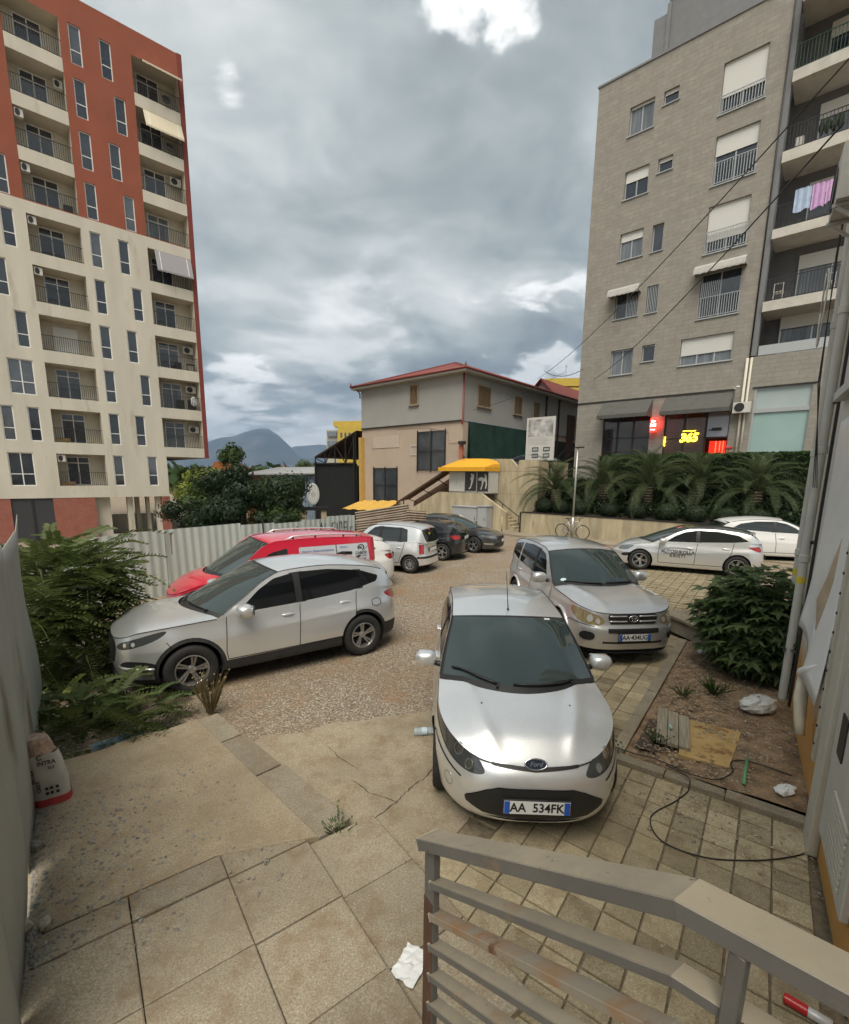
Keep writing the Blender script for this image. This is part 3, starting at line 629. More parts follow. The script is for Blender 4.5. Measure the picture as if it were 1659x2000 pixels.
    # fabric hoods over two windows
    for x0, x1, z in ((1.55, 3.25, 13.75), (5.95, 8.2, 13.85)):
        b = MB(); n = 8; pr = [(.0, .0), (-.28, -.06), (-.50, -.22), (-.58, -.46)]
        for (ya, za), (yb, zb) in zip(pr[:-1], pr[1:]): b.quad((x0, ya-.01, z+za), (x0, yb-.01, z+zb), (x1, yb-.01, z+zb), (x1, ya-.01, z+za))
        for x in (x0, x1): b.add([(x, y-.01, z+zz) for y, zz in pr]+[(x, -.01, z-.46)], [(0, 1, 2, 3, 4)])
        for i in range(14): xa, xb = x0+(x1-x0)*i/14, x0+(x1-x0)*(i+1)/14; b.quad((xa, -.59, z-.46), (xa, -.60, z-.56+.03*(i % 2)), (xb, -.60, z-.56+.03*((i+1) % 2)), (xb, -.59, z-.46))
        b.build('window_hood', mat('hood_fabric', (.40, .39, .36), .9, var=.15, vscale=5), root)
    # balconies on the right
    for j, (z, zz) in enumerate(((11.06, 11.5), (14.25, 14.65), (17.43, 17.88), (20.63, 21.08))):
        b = MB(); b.box(xw+.24, 17, -.10, 1.69, z, zz); sl = b.build('balcony_slab', MATS['white_slab'], root)
        r = railing_mesh(7.8, 1.0, 62, .011).build('railing', MATS['iron'] if j != 3 else mat('green_iron', (.02, .06, .04), .5), sl); r.location = (xw+.3, -.03, zz)
        w = window_part(sl, 10.1, zz+.05, 2.6, 2.2, 1.62, (2, 1), None, 'glass_c' if j in (2, 0) else 'glass_b', 'alu', name='balcony_window'); b = MB(); b.box(.0, 2.6, -.06, -.02, 1.62, 2.25); b.build('shutter', MATS['shutter'], w)
        if j == 1:
            for k, (xa, xb, col, dz) in enumerate(((9.75, 10.35, (.42, .52, .68), .95), (10.38, 10.85, (.58, .36, .62), 1.0), (10.87, 11.35, (.62, .38, .62), .9))):
                b = MB(); n = 8
                for i in range(n):
                    a0, a1 = xa+(xb-xa)*i/n, xa+(xb-xa)*(i+1)/n; y0, y1 = -.10+.03*math.sin(i*1.9), -.10+.03*math.sin((i+1)*1.9); lo = zz+1.45-dz-.05*math.sin(i*.8+k)
                    b.quad((a0, y0, lo), (a1, y1, lo), (a1, y1*.9, zz+1.45), (a0, y0*.9, zz+1.45))
                b.build('laundry', mat('laundry%d' % k, col, .9, var=.15, vscale=6), sl, smooth=True)
            b = MB(); b.tube([(9.3, -.10, zz+1.46), (12.5, -.10, zz+1.46)], .008, 5); b.build('clothes_line', MATS['iron'], sl)
        if j == 2:
            b = MB(); b.box(9.45, 9.75, .2, .5, zz, zz+.55); b.build('stored_box', MATS['ac_white'], sl)
            for q in range(4): b = MB(); b.blob((10.35+q*.22, .15, zz+.55), (.13, .12, .3), 7, 5, .25); b.build('potted_plant', mat('plant_dark', (.02, .035, .015), .8), sl)
        if j == 0:
            for q in range(2): b = MB(); b.tube([(9.4+q*1.9, .2, zz), (9.4+q*1.9, .2, zz+.8)], .02, 5); b.tube([(9.75+q*1.9, .2, zz), (9.75+q*1.9, .2, zz+.8), (9.4+q*1.9, .2, zz+.8)], .02, 5); b.box(9.38+q*1.9, 9.78+q*1.9, .15, .55, zz+.42, zz+.45); b.build('balcony_chair', MATS['ac_white'], sl)
    b = MB(); b.box(xw+.24, 17, -.10, 1.69, 23.75, 24.7); b.build('top_slab', MATS['cream'], root)
    b = MB(); b.quad((9.1, -.12, 23.75), (9.15, -.75, 23.2), (14, -.75, 23.2), (14, -.12, 23.75)); b.build('awning', MATS['grey_fabric'], root)
    b = MB(); b.box(9.1, 17, .15, .2, 9.1, 9.55); b.build('rail', MATS['alu'], root); window_part(root, 9.7, 9.35, 2.6, 1.9, 1.6, (2, 1), None, 'glass_c', 'alu', name='loggia_window'); b = MB(); b.box(9.7, 12.3, 1.5, 1.56, 10.5, 11.3); b.build('shutter', MATS['shutter'], root)
    # pipes on the facade
    b = MB(); b.tube([(8.72, -.07, 2.8), (8.72, -.07, 9.0)], .06, 8); b.tube([(8.90, -.07, 2.8), (8.90, -.07, 9.0)], .05, 8); b.build('drain_pipe', MATS['cream'], root, True)
    b = MB(); b.tube([(xw-.02, -.03, 9.0), (xw-.02, -.03, 24)], .035, 6); b.build('drain_pipe', MATS['iron'], root, True)
    ac_unit(root, 8.40, -.42, 6.35, name='air_conditioner')
    # shops
    for i, (x0, x1, z0, z1) in enumerate(shops):
        b = MB(); b.quad((x0, .9, z0), (x1, .9, z0), (x1, .9, z1), (x0, .9, z1)) if False else None
        rm_ = MB(); rm_.quad((x0, 3.5, z0), (x1, 3.5, z0), (x1, 3.5, z1), (x0, 3.5, z1)); rm_.quad((x0, .2, z0), (x0, 3.5, z0), (x0, 3.5, z1), (x0, .2, z1)); rm_.quad((x1, .2, z0), (x1, .2, z1), (x1, 3.5, z1), (x1, 3.5, z0)); rm_.quad((x0, .2, z0), (x1, .2, z0), (x1, 3.5, z0), (x0, 3.5, z0)); rm_.build('shop_room', mat('room%d' % i, (.055, .05, .05) if i == 0 else (.16, .06, .035), .8, var=.3, vscale=1.5), root)
        fr = MB(); n = 3 if i == 0 else 3
        xs_ = ([x0, x0+.85, x0+1.75, x1] if i == 0 else [x0, x0+1.0, x0+2.05, x1])
        for x in xs_: fr.box(max(x0, x-.05), min(x1, x+.05), .10, .18, z0, z1-.5)
        for z in ((z0+1.55, z0+2.35) if i == 0 else (z0+2.2,)): fr.box(x0, x1, .115, .165, z, z+.06)
        fr.box(x0, x1, .08, .2, z1-.75, z1); f = fr.build('shop_front', MATS['iron'], root)
        g = MB(); xe = x1 if i == 0 else x0+2.05
        g.quad((x0+.02, .14, z0), (xe, .14, z0), (xe, .14, z1-.6), (x0+.02, .14, z1-.6)); g.build('shop_glass', mat('glass_shop%d' % i, (.05, .05, .055) if i == 0 else (.12, .06, .045), .05, alpha=.55 if i == 0 else .45, spec=.9, ior=1.6), f)
        if i == 1:
            g = MB(); g.quad((xe+.05, .14, z0+2.25), (x1-.03, .14, z0+2.25), (x1-.03, .14, z1-.7), (xe+.05, .14, z1-.7)); g.build('shop_glass', mat('glass_pale', (.35, .36, .42), .1, spec=.9), f)
            b = MB(); b.box(xe+.15, xe+.3, .05, .11, z0+2.6, z0+2.64); b.box(xe+.3, x1-.35, .05, .12, z0+2.58, z0+2.72); b.build('door_sticker', MATS['iron'], f)
            nn = text('neon_sign', '365', .62, mat('neon_yellow', (.9, .75, .05), .4, emis=(1, .80, .03), estr=3.0), f, (6.42, .06, 5.24), (R(90), 0, 0), bold=.018, shear=.2, extrude=.02); nn.scale = (.95, 1, 1)
            b = MB(); b.box(6.12, 6.75, .04, .06, 5.60, 5.625); b.build('neon_line', MATS['neon_yellow'], nn if False else f)
            b = MB(); b.box(x0+.06, x0+.12, .03, .06, 4.85, 5.35); b.build('neon_line', MATS['neon_yellow'], f)
            b = MB()
            for q in range(4): b.box(xe+.45+q*.17, xe+.50+q*.17, .55+.1*(q % 2), .60+.1*(q % 2), z0, z0+2.05)
            b.build('red_lamp_tube', mat('red_glow', (.5, .02, .01), .5, emis=(1, .06, .03), estr=1.6), root)
            b = MB(); b.quad((xe+.1, .9, z0), (x1-.05, 1.2, z0), (x1-.05, 1.2, z0+2.1), (xe+.1, .9, z0+2.1)); b.build('red_curtain', mat('red_curtain', (.55, .04, .03), .8, emis=(1, .05, .02), estr=.25), root)
        # shop awning
        b = MB(); za, zb2 = z1-.02, z1-.85; yb = -1.0; b.quad((x0-.05, -.05, za), (x0-.05, yb, zb2), (x1+.05, yb, zb2), (x1+.05, -.05, za)); b.quad((x0-.05, yb, zb2), (x0-.05, yb-.01, zb2-.20), (x1+.05, yb-.01, zb2-.20), (x1+.05, yb, zb2)); b.add([(x0-.05, -.05, za), (x0-.05, yb, zb2), (x0-.05, yb, zb2-.18), (x0-.05, -.05, zb2-.18)], [(0, 1, 2, 3)]); b.add([(x1+.05, -.05, za), (x1+.05, yb, zb2), (x1+.05, yb, zb2-.18), (x1+.05, -.05, zb2-.18)], [(0, 1, 2, 3)]); b.build('shop_awning', mat('awning_dark', (.085, .085, .075), .8, var=.15), root)
    b = MB(); b.box(4.50, 4.86, -.42, -.30, 5.62, 6.38); sg = b.build('lit_sign', mat('sign_red', (.7, .02, .02), .4, emis=(1, .03, .02), estr=1.5), root, bevel=.03)
    for t_, z, s_ in (('Bar', 6.20, .17), ('365', 5.98, .22), ('lounge', 5.75, .085)): text('sign_text', t_, s_, mat('sign_white', (.9, .9, .85), .5, emis=(1, .85, .75), estr=2.2), sg, (4.68, -.425, z), (R(90), 0, 0), bold=.003)
    b = MB(); b.box(4.6, 4.8, -.30, -.0, 5.95, 6.0); b.build('sign_bracket', MATS['iron'], root)
    # sun: a red lamp light on the stone beside the sign
    ld = bpy.data.lights.new('sign_glow', 'POINT'); ld.energy = 14; ld.color = (1, .05, .03); ld.shadow_soft_size = .15; lo = bpy.data.objects.new('sign_glow', ld); link(lo, root); lo.location = (4.72, -.22, 6.0)
    g = MB(); g.quad((9.22, .10, 3.0), (11.45, .10, 3.0), (11.45, .10, 6.35), (9.22, .10, 6.35)); g.build('screened_window', mat('mint', (.32, .47, .44), .25, var=.06, vscale=.8, coat=.5), root); g = MB(); g.quad((9.22, .10, 6.5), (11.45, .10, 6.5), (11.45, .10, 7.5), (9.22, .10, 7.5)); g.build('screened_window', mat('mint2', (.40, .47, .46), .25, var=.06, vscale=.8, coat=.5), root)
    b = MB(); b.box(9.2, 11.46, .02, .12, 6.33, 6.52); b.box(9.2, 9.28, .03, .12, 3.0, 7.5); b.build('window_frame', MATS['alu'], root)
    b = MB(); b.box(8.33, 8.37, -.3, -.02, 7.55, 7.6); b.blob((8.5, -.35, 7.63), (.09, .05, .05), 8, 5); b.build('camera_dome', MATS['pvc'], root)
build_left_block(); build_right_block()
# ------------------------------------------------------------------ house, terrace walls, fences
UD, ND = Vector((.754, -.657)), Vector((.657, .754)); AT = math.atan2(-.657, .754)
def T(a, k, z=0): p = UD*a+ND*k; return (p.x, p.y, z)
def tthing(name, a, k, label, cat, z=0, group=None): return empty(name, T(a, k, z), AT, label, cat, group)
mat('grey_paint', (.34, .335, .315), .9, var=.05, vscale=.7, bump=.1, bscale=50); mat('pink_paint', (.46, .37, .29), .9, var=.08, vscale=.6, bump=.1, bscale=50, stain=(1.0, .66, (.40, .31, .235))); mat('eave', (.42, .41, .38), .8); mat('wood', (.17, .11, .055), .7, var=.3, vscale=8, stretch=(1, 1, .1)); mat('wood_trim', (.33, .27, .19), .8); mat('gutter', (.22, .045, .035), .5); mat('ochre', (.52, .33, .09), .85, var=.1)
mat('board_form', (.42, .355, .235), .9, var=.28, vscale=1.6, bump=.25, bscale=18, stretch=(1.6, 1.6, .35), stain=(1.4, .60, (.29, .25, .17))); mat('tarp_green', (.008, .035, .026), .7, var=.5, vscale=1.2); mat('net_black', (.010, .012, .012), .9, var=.3, vscale=1); mat('awn_yellow', (.72, .36, .02), .75, var=.06, vscale=2); mat('brown_wall', (.10, .055, .035), .9, var=.15); mat('white_panel', (.55, .54, .50), .5, var=.06); mat('poster_dark', (.035, .032, .03), .4); mat('poster_white', (.62, .61, .58), .5); mat('cabinet', (.36, .37, .375), .6, var=.06, vscale=3)
def roof_tile_mat():
    m, N, L, b = node_mat('rooftile'); tc = N.new('ShaderNodeTexCoord'); mp = N.new('ShaderNodeMapping'); L.new(tc.outputs['UV'], mp.inputs[0])
    w = N.new('ShaderNodeTexWave'); w.wave_type = 'BANDS'; w.bands_direction = 'X'; w.inputs['Scale'].default_value = 1.35; L.new(mp.outputs[0], w.inputs['Vector'])
    w2 = N.new('ShaderNodeTexWave'); w2.wave_type = 'BANDS'; w2.bands_direction = 'Y'; w2.wave_profile = 'SAW'; w2.inputs['Scale'].default_value = .85; L.new(mp.outputs[0], w2.inputs['Vector'])
    nz_ = nnoise(N, L, mp.outputs[0], 3, 5, .6); c = nmix(N, L, nrange(N, L, nz_, .35, .7), (.20, .045, .036), (.28, .075, .058)); c = nmix(N, L, nrange(N, L, w.outputs['Fac'], .0, .3, .6, 0), c, (.10, .02, .015)); L.new(c, b.inputs['Base Color']); b.inputs['Roughness'].default_value = .8
    nbump(N, L, b, nmix(N, L, .4, w.outputs['Fac'], w2.outputs['Fac']), 1.0, .06)
roof_tile_mat()
def slope(name, quad, parent):
    """roof plane with metric uv: u along the eave (first edge), v up the slope"""
    P = [Vector(p) for p in quad]; me = bpy.data.meshes.new(name); e = (P[1]-P[0]).normalized(); n = (P[1]-P[0]).cross(P[-1]-P[0]).normalized(); up = n.cross(e)
    if n.z < 0: P = P[::-1]
    lo = [p-n*.08*(1 if n.z > 0 else -1) for p in P]; k = len(P)
    me.from_pydata(P+lo, [], [tuple(range(k)), tuple(range(2*k-1, k-1, -1))]+[(i, k+i, k+(i+1) % k, (i+1) % k) for i in range(k)]); me.materials.append(MATS['rooftile']); uvl = me.uv_layers.new(name='UVMap')
    for l in me.loops: v = me.vertices[l.vertex_index].co-P[0]; uvl.data[l.index].uv = (v.dot(e), v.dot(up))
    return link(bpy.data.objects.new(name, me), parent)
def shutter_window(parent, x, z, w, h, face='x', leaves=2):
    """wooden shutters with frame and sill, in the local xz plane (face x) or yz plane (face y)"""
    o = empty('window', (x, -.03, z) if face == 'x' else (.03, x, z), 0 if face == 'x' else R(90), parent=parent)
    b = MB(); b.box(-.07, 0, -.02, .02, -.02, h+.07); b.box(w, w+.07, -.02, .02, -.02, h+.07); b.box(0, w, -.02, .02, h, h+.07); b.build('frame', MATS['wood_trim'], o)
    b = MB(); b.box(-.14, w+.14, -.12, .02, -.10, -.02); b.build('sill', MATS['wood_trim'], o)
    for i in range(leaves):
        b = MB(); x0, x1 = w*i/leaves+.015, w*(i+1)/leaves-.015; b.box(x0, x0+.06, -.015, .02, 0, h); b.box(x1-.06, x1, -.015, .02, 0, h); b.box(x0, x1, -.014, .02, 0, .07); b.box(x0, x1, -.014, .02, h-.07, h); n = int(h/.075)
        for q in range(n): zz = .06+(h-.14)*q/n; b.quad((x0+.05, -.008, zz), (x1-.05, -.008, zz), (x1-.05, .015, zz+.06), (x0+.05, .015, zz+.06))
        b.build('shutter', MATS['wood'], o)
    return o
def build_house():
    root = empty('two_storey_house', (2.33, 31.0, 0), R(-41.8), 'two-storey grey and pink house with red hipped tile roof', 'house')
    W, D, ze, zb = 9.85, 22.0, 9.42, 6.57
    b = MB(); wall_holes(b, -W, 0, zb, ze, [(-4.62, -3.93, 7.90, 9.14)], 0, .1); b.quad((0, 0, zb), (0, D, zb), (0, D, ze), (0, 0, ze)); b.quad((-W, 0, zb), (-W, 0, ze), (-W, 12, ze), (-W, 12, zb)); b.build('upper_wall', MATS['grey_paint'], root)
    b = MB(); y = .05; wall_holes(b, -W, 0, -1.5, zb, [(-3.9, -1.4, 3.44, 6.0), (-8.47, -5.93, 1.10, 3.57)], y, .15); b.quad((-.05, y, -1.5), (-.05, D, -1.5), (-.05, D, zb), (-.05, y, zb)); b.quad((-W, y, -1.5), (-W, y, zb), (-W, 12, zb), (-W, 12, -1.5)); b.build('lower_wall', MATS['pink_paint'], root)
    b = MB(); b.box(-W-.03, .04, -.05, -.002, zb-.05, zb+.03); b.build('band', MATS['iron'], root)
    # eaves, gutters, hipped roof
    o = .55; b = MB(); b.box(-W-o, o, -o, D, ze, ze+.13); b.build('eave', MATS['eave'], root)
    b = MB(); b.tube([(-W-o-.03, -o-.05, ze+.2), (o+.05, -o-.05, ze+.2)], .075, 8); b.tube([(o+.05, -o-.05, ze+.2), (o+.05, D, ze+.2)], .075, 8); b.build('gutter', MATS['gutter'], root, True)
    b = MB(); b.tube([(.07, -.07, ze+.1), (.07, -.07, zb-.05), (.07, -.16, zb-.25)], .06, 8); b.tube([(-W-.06, -o, ze+.12), (-W-.06, -.08, ze-.25), (-W-.06, -.08, ze-.6)], .05, 8); b.build('down_pipe', MATS['gutter'], root, True)
    zr = ze+.2; h = 2.1; c0, c1, c2, c3 = (-W-o, -o, zr), (o, -o, zr), (o, D, zr), (-W-o, D, zr); r0, r1 = (-W/2-.2, 5.6, zr+h), (-W/2-.2, D-4, zr+h)
    r = slope('roof', [c0, c1, r0], root); slope('roof_plane', [c1, c2, r1, r0], r); slope('roof_plane', [c3, c0, r0, r1], r)
    b = MB(); b.tube([c1, r0], .09, 6); b.tube([c0, r0], .09, 6); b.tube([r0, r1], .09, 6); b.build('ridge_tiles', MATS['rooftile'], r)
    b = MB(); b.lathe([(.0, .35), (.04, .2), (.09, .1), (.05, .0)], 8, Matrix.Translation((o, -o, zr))); b.lathe([(.0, .35), (.04, .2), (.09, .1), (.05, .0)], 8, Matrix.Translation((-W-o, -o, zr))); b.build('finial', MATS['rooftile'], r)
    shutter_window(root, -4.62, 7.90, .69, 1.24)
    for x, w, z, hh in ((1.58, 1.40, 7.64, 1.26), (6.08, 1.02, 7.6, 1.2), (8.92, .86, 7.62, 1.1)): shutter_window(root, x, z, w, hh, 'y')
    # dark glazed panels with iron bars
    for x, z, w, hh in ((-3.9, 3.44, 2.5, 2.56), (-8.47, 1.10, 2.54, 2.47)):
        g = MB(); g.quad((x-.02, .03, z-.02), (x+w+.02, .03, z-.02), (x+w+.02, .03, z+hh+.02), (x-.02, .03, z+hh+.02)); o_ = g.build('barred_window', mat('glass_house', (.05, .06, .07), .12, spec=.8, var=.4, vscale=.7), root)
        b = MB()
        for i in range(3): xx = x+w*i/2; b.box(xx-.035, xx+.035, -.06, -.02, z-.12, z+hh+.12)
        for zz in (z, z+hh*.5, z+hh): b.box(x-.05, x+w+.05, -.055, -.025, zz-.025, zz+.025)
        b.build('window_bars', MATS['iron'], o_)
    b = MB(); b.box(-8.57, -5.74, .02, .049, 5.06, 5.92); pn = b.build('wall_panel', mat('panel_pale', (.50, .42, .34), .9, var=.06), root); b = MB(); b.box(-8.75, -5.65, .03, .0495, 5.92, 6.1); b.box(-8.75, -8.6, .03, .0495, 5.0, 5.92); b.build('panel_surround', MATS['pink_paint'], pn)
    b = MB()
    for a, c in (((-4.6, 4.48), (-3.98, 4.48)), ((-4.6, 5.1), (-3.98, 5.1)), ((-4.6, 4.48), (-4.6, 5.1)), ((-3.98, 4.48), (-3.98, 5.1))): b.bar((a[0], .03, a[1]), (c[0], .03, c[1]), .04)
    b.build('sign_frame', MATS['white_panel'], root)
    b = MB(); b.tube([(-.0, .03, 5.2), (-1.1, .02, 5.18), (-1.2, .02, 5.9), (-3.0, .02, 6.3), (-6, .02, 6.35)], .012, 4); b.build('wall_cable', MATS['wood_trim'], root)
    b = MB(); b.box(-W-.02, -W+.28, -.30, .04, -1.5, 5.9); b.build('yellow_pier', MATS['ochre'], root)
    b = MB(); b.box(-.16, .10, -.12, .04, 3.0, 5.1); b.build('orange_pier', mat('salmon', (.48, .16, .09), .85), root); b = MB(); b.box(-.1, .3, -.3, .0, 5.05, 5.25); b.build('lamp_box', MATS['iron'], root)
    b = MB(); b.quad((.02, .55, 3.6), (.02, 8.6, 3.6), (.02, 8.6, 6.52), (.02, .62, 6.55)); b.quad((.35, .55, 3.6), (.35, 8.6, 3.6), (.04, 8.6, 6.52), (.04, .62, 6.55)); b.build('tarpaulin', MATS['tarp_green'], root)
    # side parts further back: balcony with door, posts
    for yy in (10.8, 13.0): b = MB(); b.box(.0, .12, yy, yy+.12, 3.2, ze); b.build('post', MATS['iron'], root)
    b = MB(); b.box(.01, .08, 14.8, 16.2, 4.5, 8.4); b.build('dark_door', mat('door_brown', (.07, .03, .02), .7), root)
    b = MB(); b.bar((.6, 11.5, 3.4), (.6, 16.5, 6.2), .08, .2); b.bar((.6, 11.5, 4.3), (.6, 16.5, 7.1), .05); [b.bar((.6, 11.5+q, 3.4+q*.56), (.6, 11.5+q, 4.3+q*.56), .04) for q in range(6)]; b.build('outside_stair', MATS['iron'], root)
    b = MB(); b.quad((.03, 8.7, 3.0), (.03, 22, 3.0), (.03, 22, 6.1), (.03, 8.7, 6.1)); b.build('net_wall', MATS['net_black'], root)
    # small yellow canopy, low down on the left, and the roofed stair beside it
    b = MB(); q = [(-9.9, -.02, 1.08), (-5.55, -.02, 1.22), (-5.9, -1.5, .52), (-10.6, -1.5, .42)]; n = 14
    for i in range(n):
        t0, t1 = i/n, (i+1)/n; l = lambda a, c, t: tuple(a[j]+(c[j]-a[j])*t+(.04*math.sin(t*25) if j == 2 else 0) for j in range(3)); b.quad(l(q[0], q[1], t0), l(q[0], q[1], t1), l(q[3], q[2], t1), l(q[3], q[2], t0))
    b.build('yellow_canopy', mat('awn_ochre', (.60, .36, .07), .8, var=.1), root)
    b = MB(); b.box(-9.5, -7.3, .0, .04, -1.4, .5); b.build('plywood', mat('ply', (.22, .15, .09), .9, var=.3), root); b = MB(); b.box(-7.2, -6.4, -1.4, -1.36, -.55, .35); nb = b.build('notice_board', MATS['white_panel'], root); b = MB(); b.tube([(-6.8+.18*math.cos(t), -1.41, .0+.18*math.sin(t)) for t in np.linspace(0, 6.28, 17)], .03, 4); b.box(-6.85, -6.75, -1.42, -1.405, -.1, .15); b.build('notice_mark', MATS['poster_dark'], nb)
build_house()
def prism_wall(name, poly, k0, k1, m, parent=None, a0=0, bevel=0):
    """polygon in (a, z) of the terrace frame, thickness k0..k1, local to an object at T(a0, k0)"""
    b = MB(); n = len(poly); b.add([(a-a0, 0, z) for a, z in poly]+[(a-a0, k1-k0, z) for a, z in poly], [tuple(range(n)), tuple(range(2*n-1, n-1, -1))]+[(i, n+i, n+(i+1) % n, (i+1) % n) for i in range(n)])
    o = b.build(name, m, parent)
    if parent is None: o.location = T(a0, k0, 0); o.rotation_euler = (0, 0, AT)
    return o
def build_terrace():
    w = tthing('retaining_wall', -12.6, 22.3, 'long low concrete retaining wall below the palms', 'wall')
    n = 7
    for i in range(n):                              # shuttered bays
        x0, x1 = 16*i/n, 16*(i+1)/n-.006; b = MB(); b.box(x0, x1, .003*(i % 2), .26, -.3, 1.15+.004*(i % 3)); b.build('wall_panel', MATS['board_form'], w)
    b = MB(); b.box(-.06, 16, -.02, .30, 1.157, 1.20); b.build('coping', MATS['iron'], w); b = MB(); b.box(-.09, -.004, -.02, .3, -.3, 1.15); b.build('end_strip', MATS['iron'], w)
    sb = MB(); nn = 24
    for i in range(nn):
        for j in range(8):
            f = lambda a, k: (*T(a, k)[:2], 1.05+1.55*sstep(22.8, 27.0, k)+.12*fbm(a, k, .8, 3, 6)); a0, a1 = -12.55+16*i/nn, -12.55+16*(i+1)/nn; k0, k1 = 22.5+5.2*j/8, 22.5+5.2*(j+1)/8; sb.quad(f(a0, k0), f(a1, k0), f(a1, k1), f(a0, k1))
    tag(sb.build('planted_bank', mat('shade_soil', (.035, .028, .016), .95, var=.4, vscale=4, bump=.8, bscale=20), smooth=True), kind='structure')  # soil colour darkened to carry the shade under the palms
    tb = MB(); pts = [(-18.4, 24.25), (-12.65, 24.25), (-12.65, 27.7), (5, 27.7), (5, 29.3), (-18.4, 29.3)]; v = [T(a, k, 2.98) for a, k in pts]; tb.add(v, [tuple(range(len(v)))]); tag(tb.build('terrace', MATS['asphalt']), kind='structure')
    prism_wall('tall_concrete_wall', [(-18.5, -.3), (-12.6, -.3), (-12.6, 3.98), (-13.85, 3.98), (-13.92, 3.55), (-14.45, 4.05), (-15.9, 4.08), (-18.5, 4.08)], 24.0, 24.25, MATS['board_form'], None, -18.5)
    o = bpy.data.objects['tall_concrete_wall']; tag(o, 'tall board-marked concrete wall behind the stairs', 'wall'); b = MB(); b.box(5.65, 5.9, .252, 3.7, -.3, 3.9); b.build('return_wall', MATS['board_form'], o)
    for x in (2.62, 3.5, 4.6): b = MB(); b.box(x, x+.012, -.004, .01, -.3, 3.9); b.build('panel_joint', MATS['joint'], o)
    b = MB(); b.box(2.6, 5.9, -.004, .01, 3.34, 3.355); b.box(2.6, 5.9, -.004, .01, 2.05, 2.062); b.build('panel_joint', MATS['joint'], o)
    o = prism_wall('stair_wall', [(-21.5, -.3), (-13.72, -.3), (-13.74, 1.08), (-15.46, 2.07), (-18.6, 2.07), (-21.5, .66)], 22.6, 22.82, MATS['board_form'], None, -21.5); tag(o, 'concrete stair wall with two sloping ends below the kiosk', 'wall')
    for x in (3.6, 3.62+2.1): b = MB(); b.box(x, x+.012, -.004, .01, -.3, 1.9); b.build('panel_joint', MATS['joint'], o)
    st = tthing('concrete_stairs', -13.0, 22.83, 'concrete steps rising between stair wall and tall wall', 'stairs')
    for i in range(9): b = MB(); b.box(-.28*(i+1)-(3 if i == 8 else 0), -.28*i-.002, 0, 1.16, -.2, .15*(i+1)); b.build('step', MATS['board_form'], st)
    b = MB(); P = [(-2.3, .75, 1.95), (-.55, .75, .85), (-.2, .75, .82)]; b.tube(P, .03, 6); b.tube([(-1.6, .75, 1.52), (-1.6, .75, .9)], .02, 6); b.tube([(-.5, .75, .83), (-.5, .75, .3)], .02, 6); b.build('handrail', MATS['iron'], st)
    # kiosk on the landing
    k = tthing('kiosk', -18.0, 22.84, 'small kiosk with yellow canopy and dark posters above the stairs', 'kiosk', 2.08)
    b = MB(); b.box(0, 2.9, .05, 1.0, 0, 1.25); b.build('body', MATS['white_panel'], k); b = MB(); b.box(0.02, 1.16, .0, .045, .06, 1.2); b.build('door_panel', MATS['white_panel'], k); b = MB(); b.box(.55, .6, -.02, .0, .5, .75); b.build('handle', MATS['alu'], k)
    for i, x in enumerate((1.25, 2.08)):
        b = MB(); b.box(x, x+.80, .0, .04, .12, 1.22); p = b.build('poster', MATS['poster_dark'], k)
        b = MB(); M = Matrix.Translation((x, -.003, .12)) @ Matrix.Rotation(R(90), 4, 'X')
        figs = [[(.38, .98), (.46, 1.02), (.50, .94), (.60, .98), (.62, .80), (.58, .60), (.50, .40), (.40, .15), (.28, .08), (.25, .14), (.36, .22), (.42, .45), (.40, .62), (.34, .72), (.42, .82)], [(.62, .95), (.54, .98), (.52, .90), (.56, .78), (.50, .74), (.30, .80), (.12, .74), (.08, .62), (.20, .58), (.34, .60), (.36, .40), (.26, .10), (.32, .08), (.42, .38), (.48, .55), (.60, .55), (.62, .40), (.58, .15), (.64, .12), (.70, .40), (.68, .62), (.66, .80)]][i]
        b.prism(figs, .003, M); b.build('poster_figure', MATS['poster_white'], p)
    b = MB()
    for x in (1.18, 2.055, 2.88): b.box(x, x+.05, -.03, .03, 0, 1.25)
    b.build('frame', MATS['alu'], k)
    b = MB(); prof = [(1.05, 2.02), (.55, 2.00), (.1, 1.86), (-.25, 1.66), (-.5, 1.48), (-.5, 1.25)]; xs_ = [-.45, -.25, .15, .75, 1.45, 2.15, 2.7, 2.92, 2.95]; hs = [0, .45, .75, 1, 1, .95, .7, .35, 0]; V_ = []
    for x, h in zip(xs_, hs):
        for y, z in prof: V_.append((x, y, 1.25+(z-1.25)*(h if z > 1.48 else 1) if z <= 1.48 else 1.48+(z-1.48)*h))
    m_ = len(prof); b.add(V_, [(i*m_+j, (i+1)*m_+j, (i+1)*m_+j+1, i*m_+j+1) for i in range(len(xs_)-1) for j in range(m_-1)]); b.add([(-.45, 1.05, 1.25), (-.45, -.5, 1.25), (-.45, -.5, 1.48), (-.45, 1.05, 1.48)], [(0, 1, 2, 3)]); b.add([(2.95, 1.05, 1.25), (2.95, -.5, 1.25), (2.95, -.5, 1.48), (2.95, 1.05, 1.48)], [(0, 1, 2, 3)]); b.build('canopy', MATS['awn_yellow'], k, auto=35)
    b = MB(); b.blob((0, 0, .1), (.10, .05, .06), 10, 7); b.blob((.08, 0, .17), (.045, .04, .045), 8, 6); b.add([(.12, .01, .17), (.16, 0, .165), (.12, -.01, .17)], [(0, 1, 2)]); b.add([(-.08, .03, .1), (-.2, .02, .06), (-.2, -.02, .06), (-.08, -.03, .1)], [(0, 1, 2, 3)]); b.tube([(.01, .02, .05), (.01, .02, 0)], .008, 4); b.tube([(.01, -.02, .05), (.01, -.02, 0)], .008, 4)
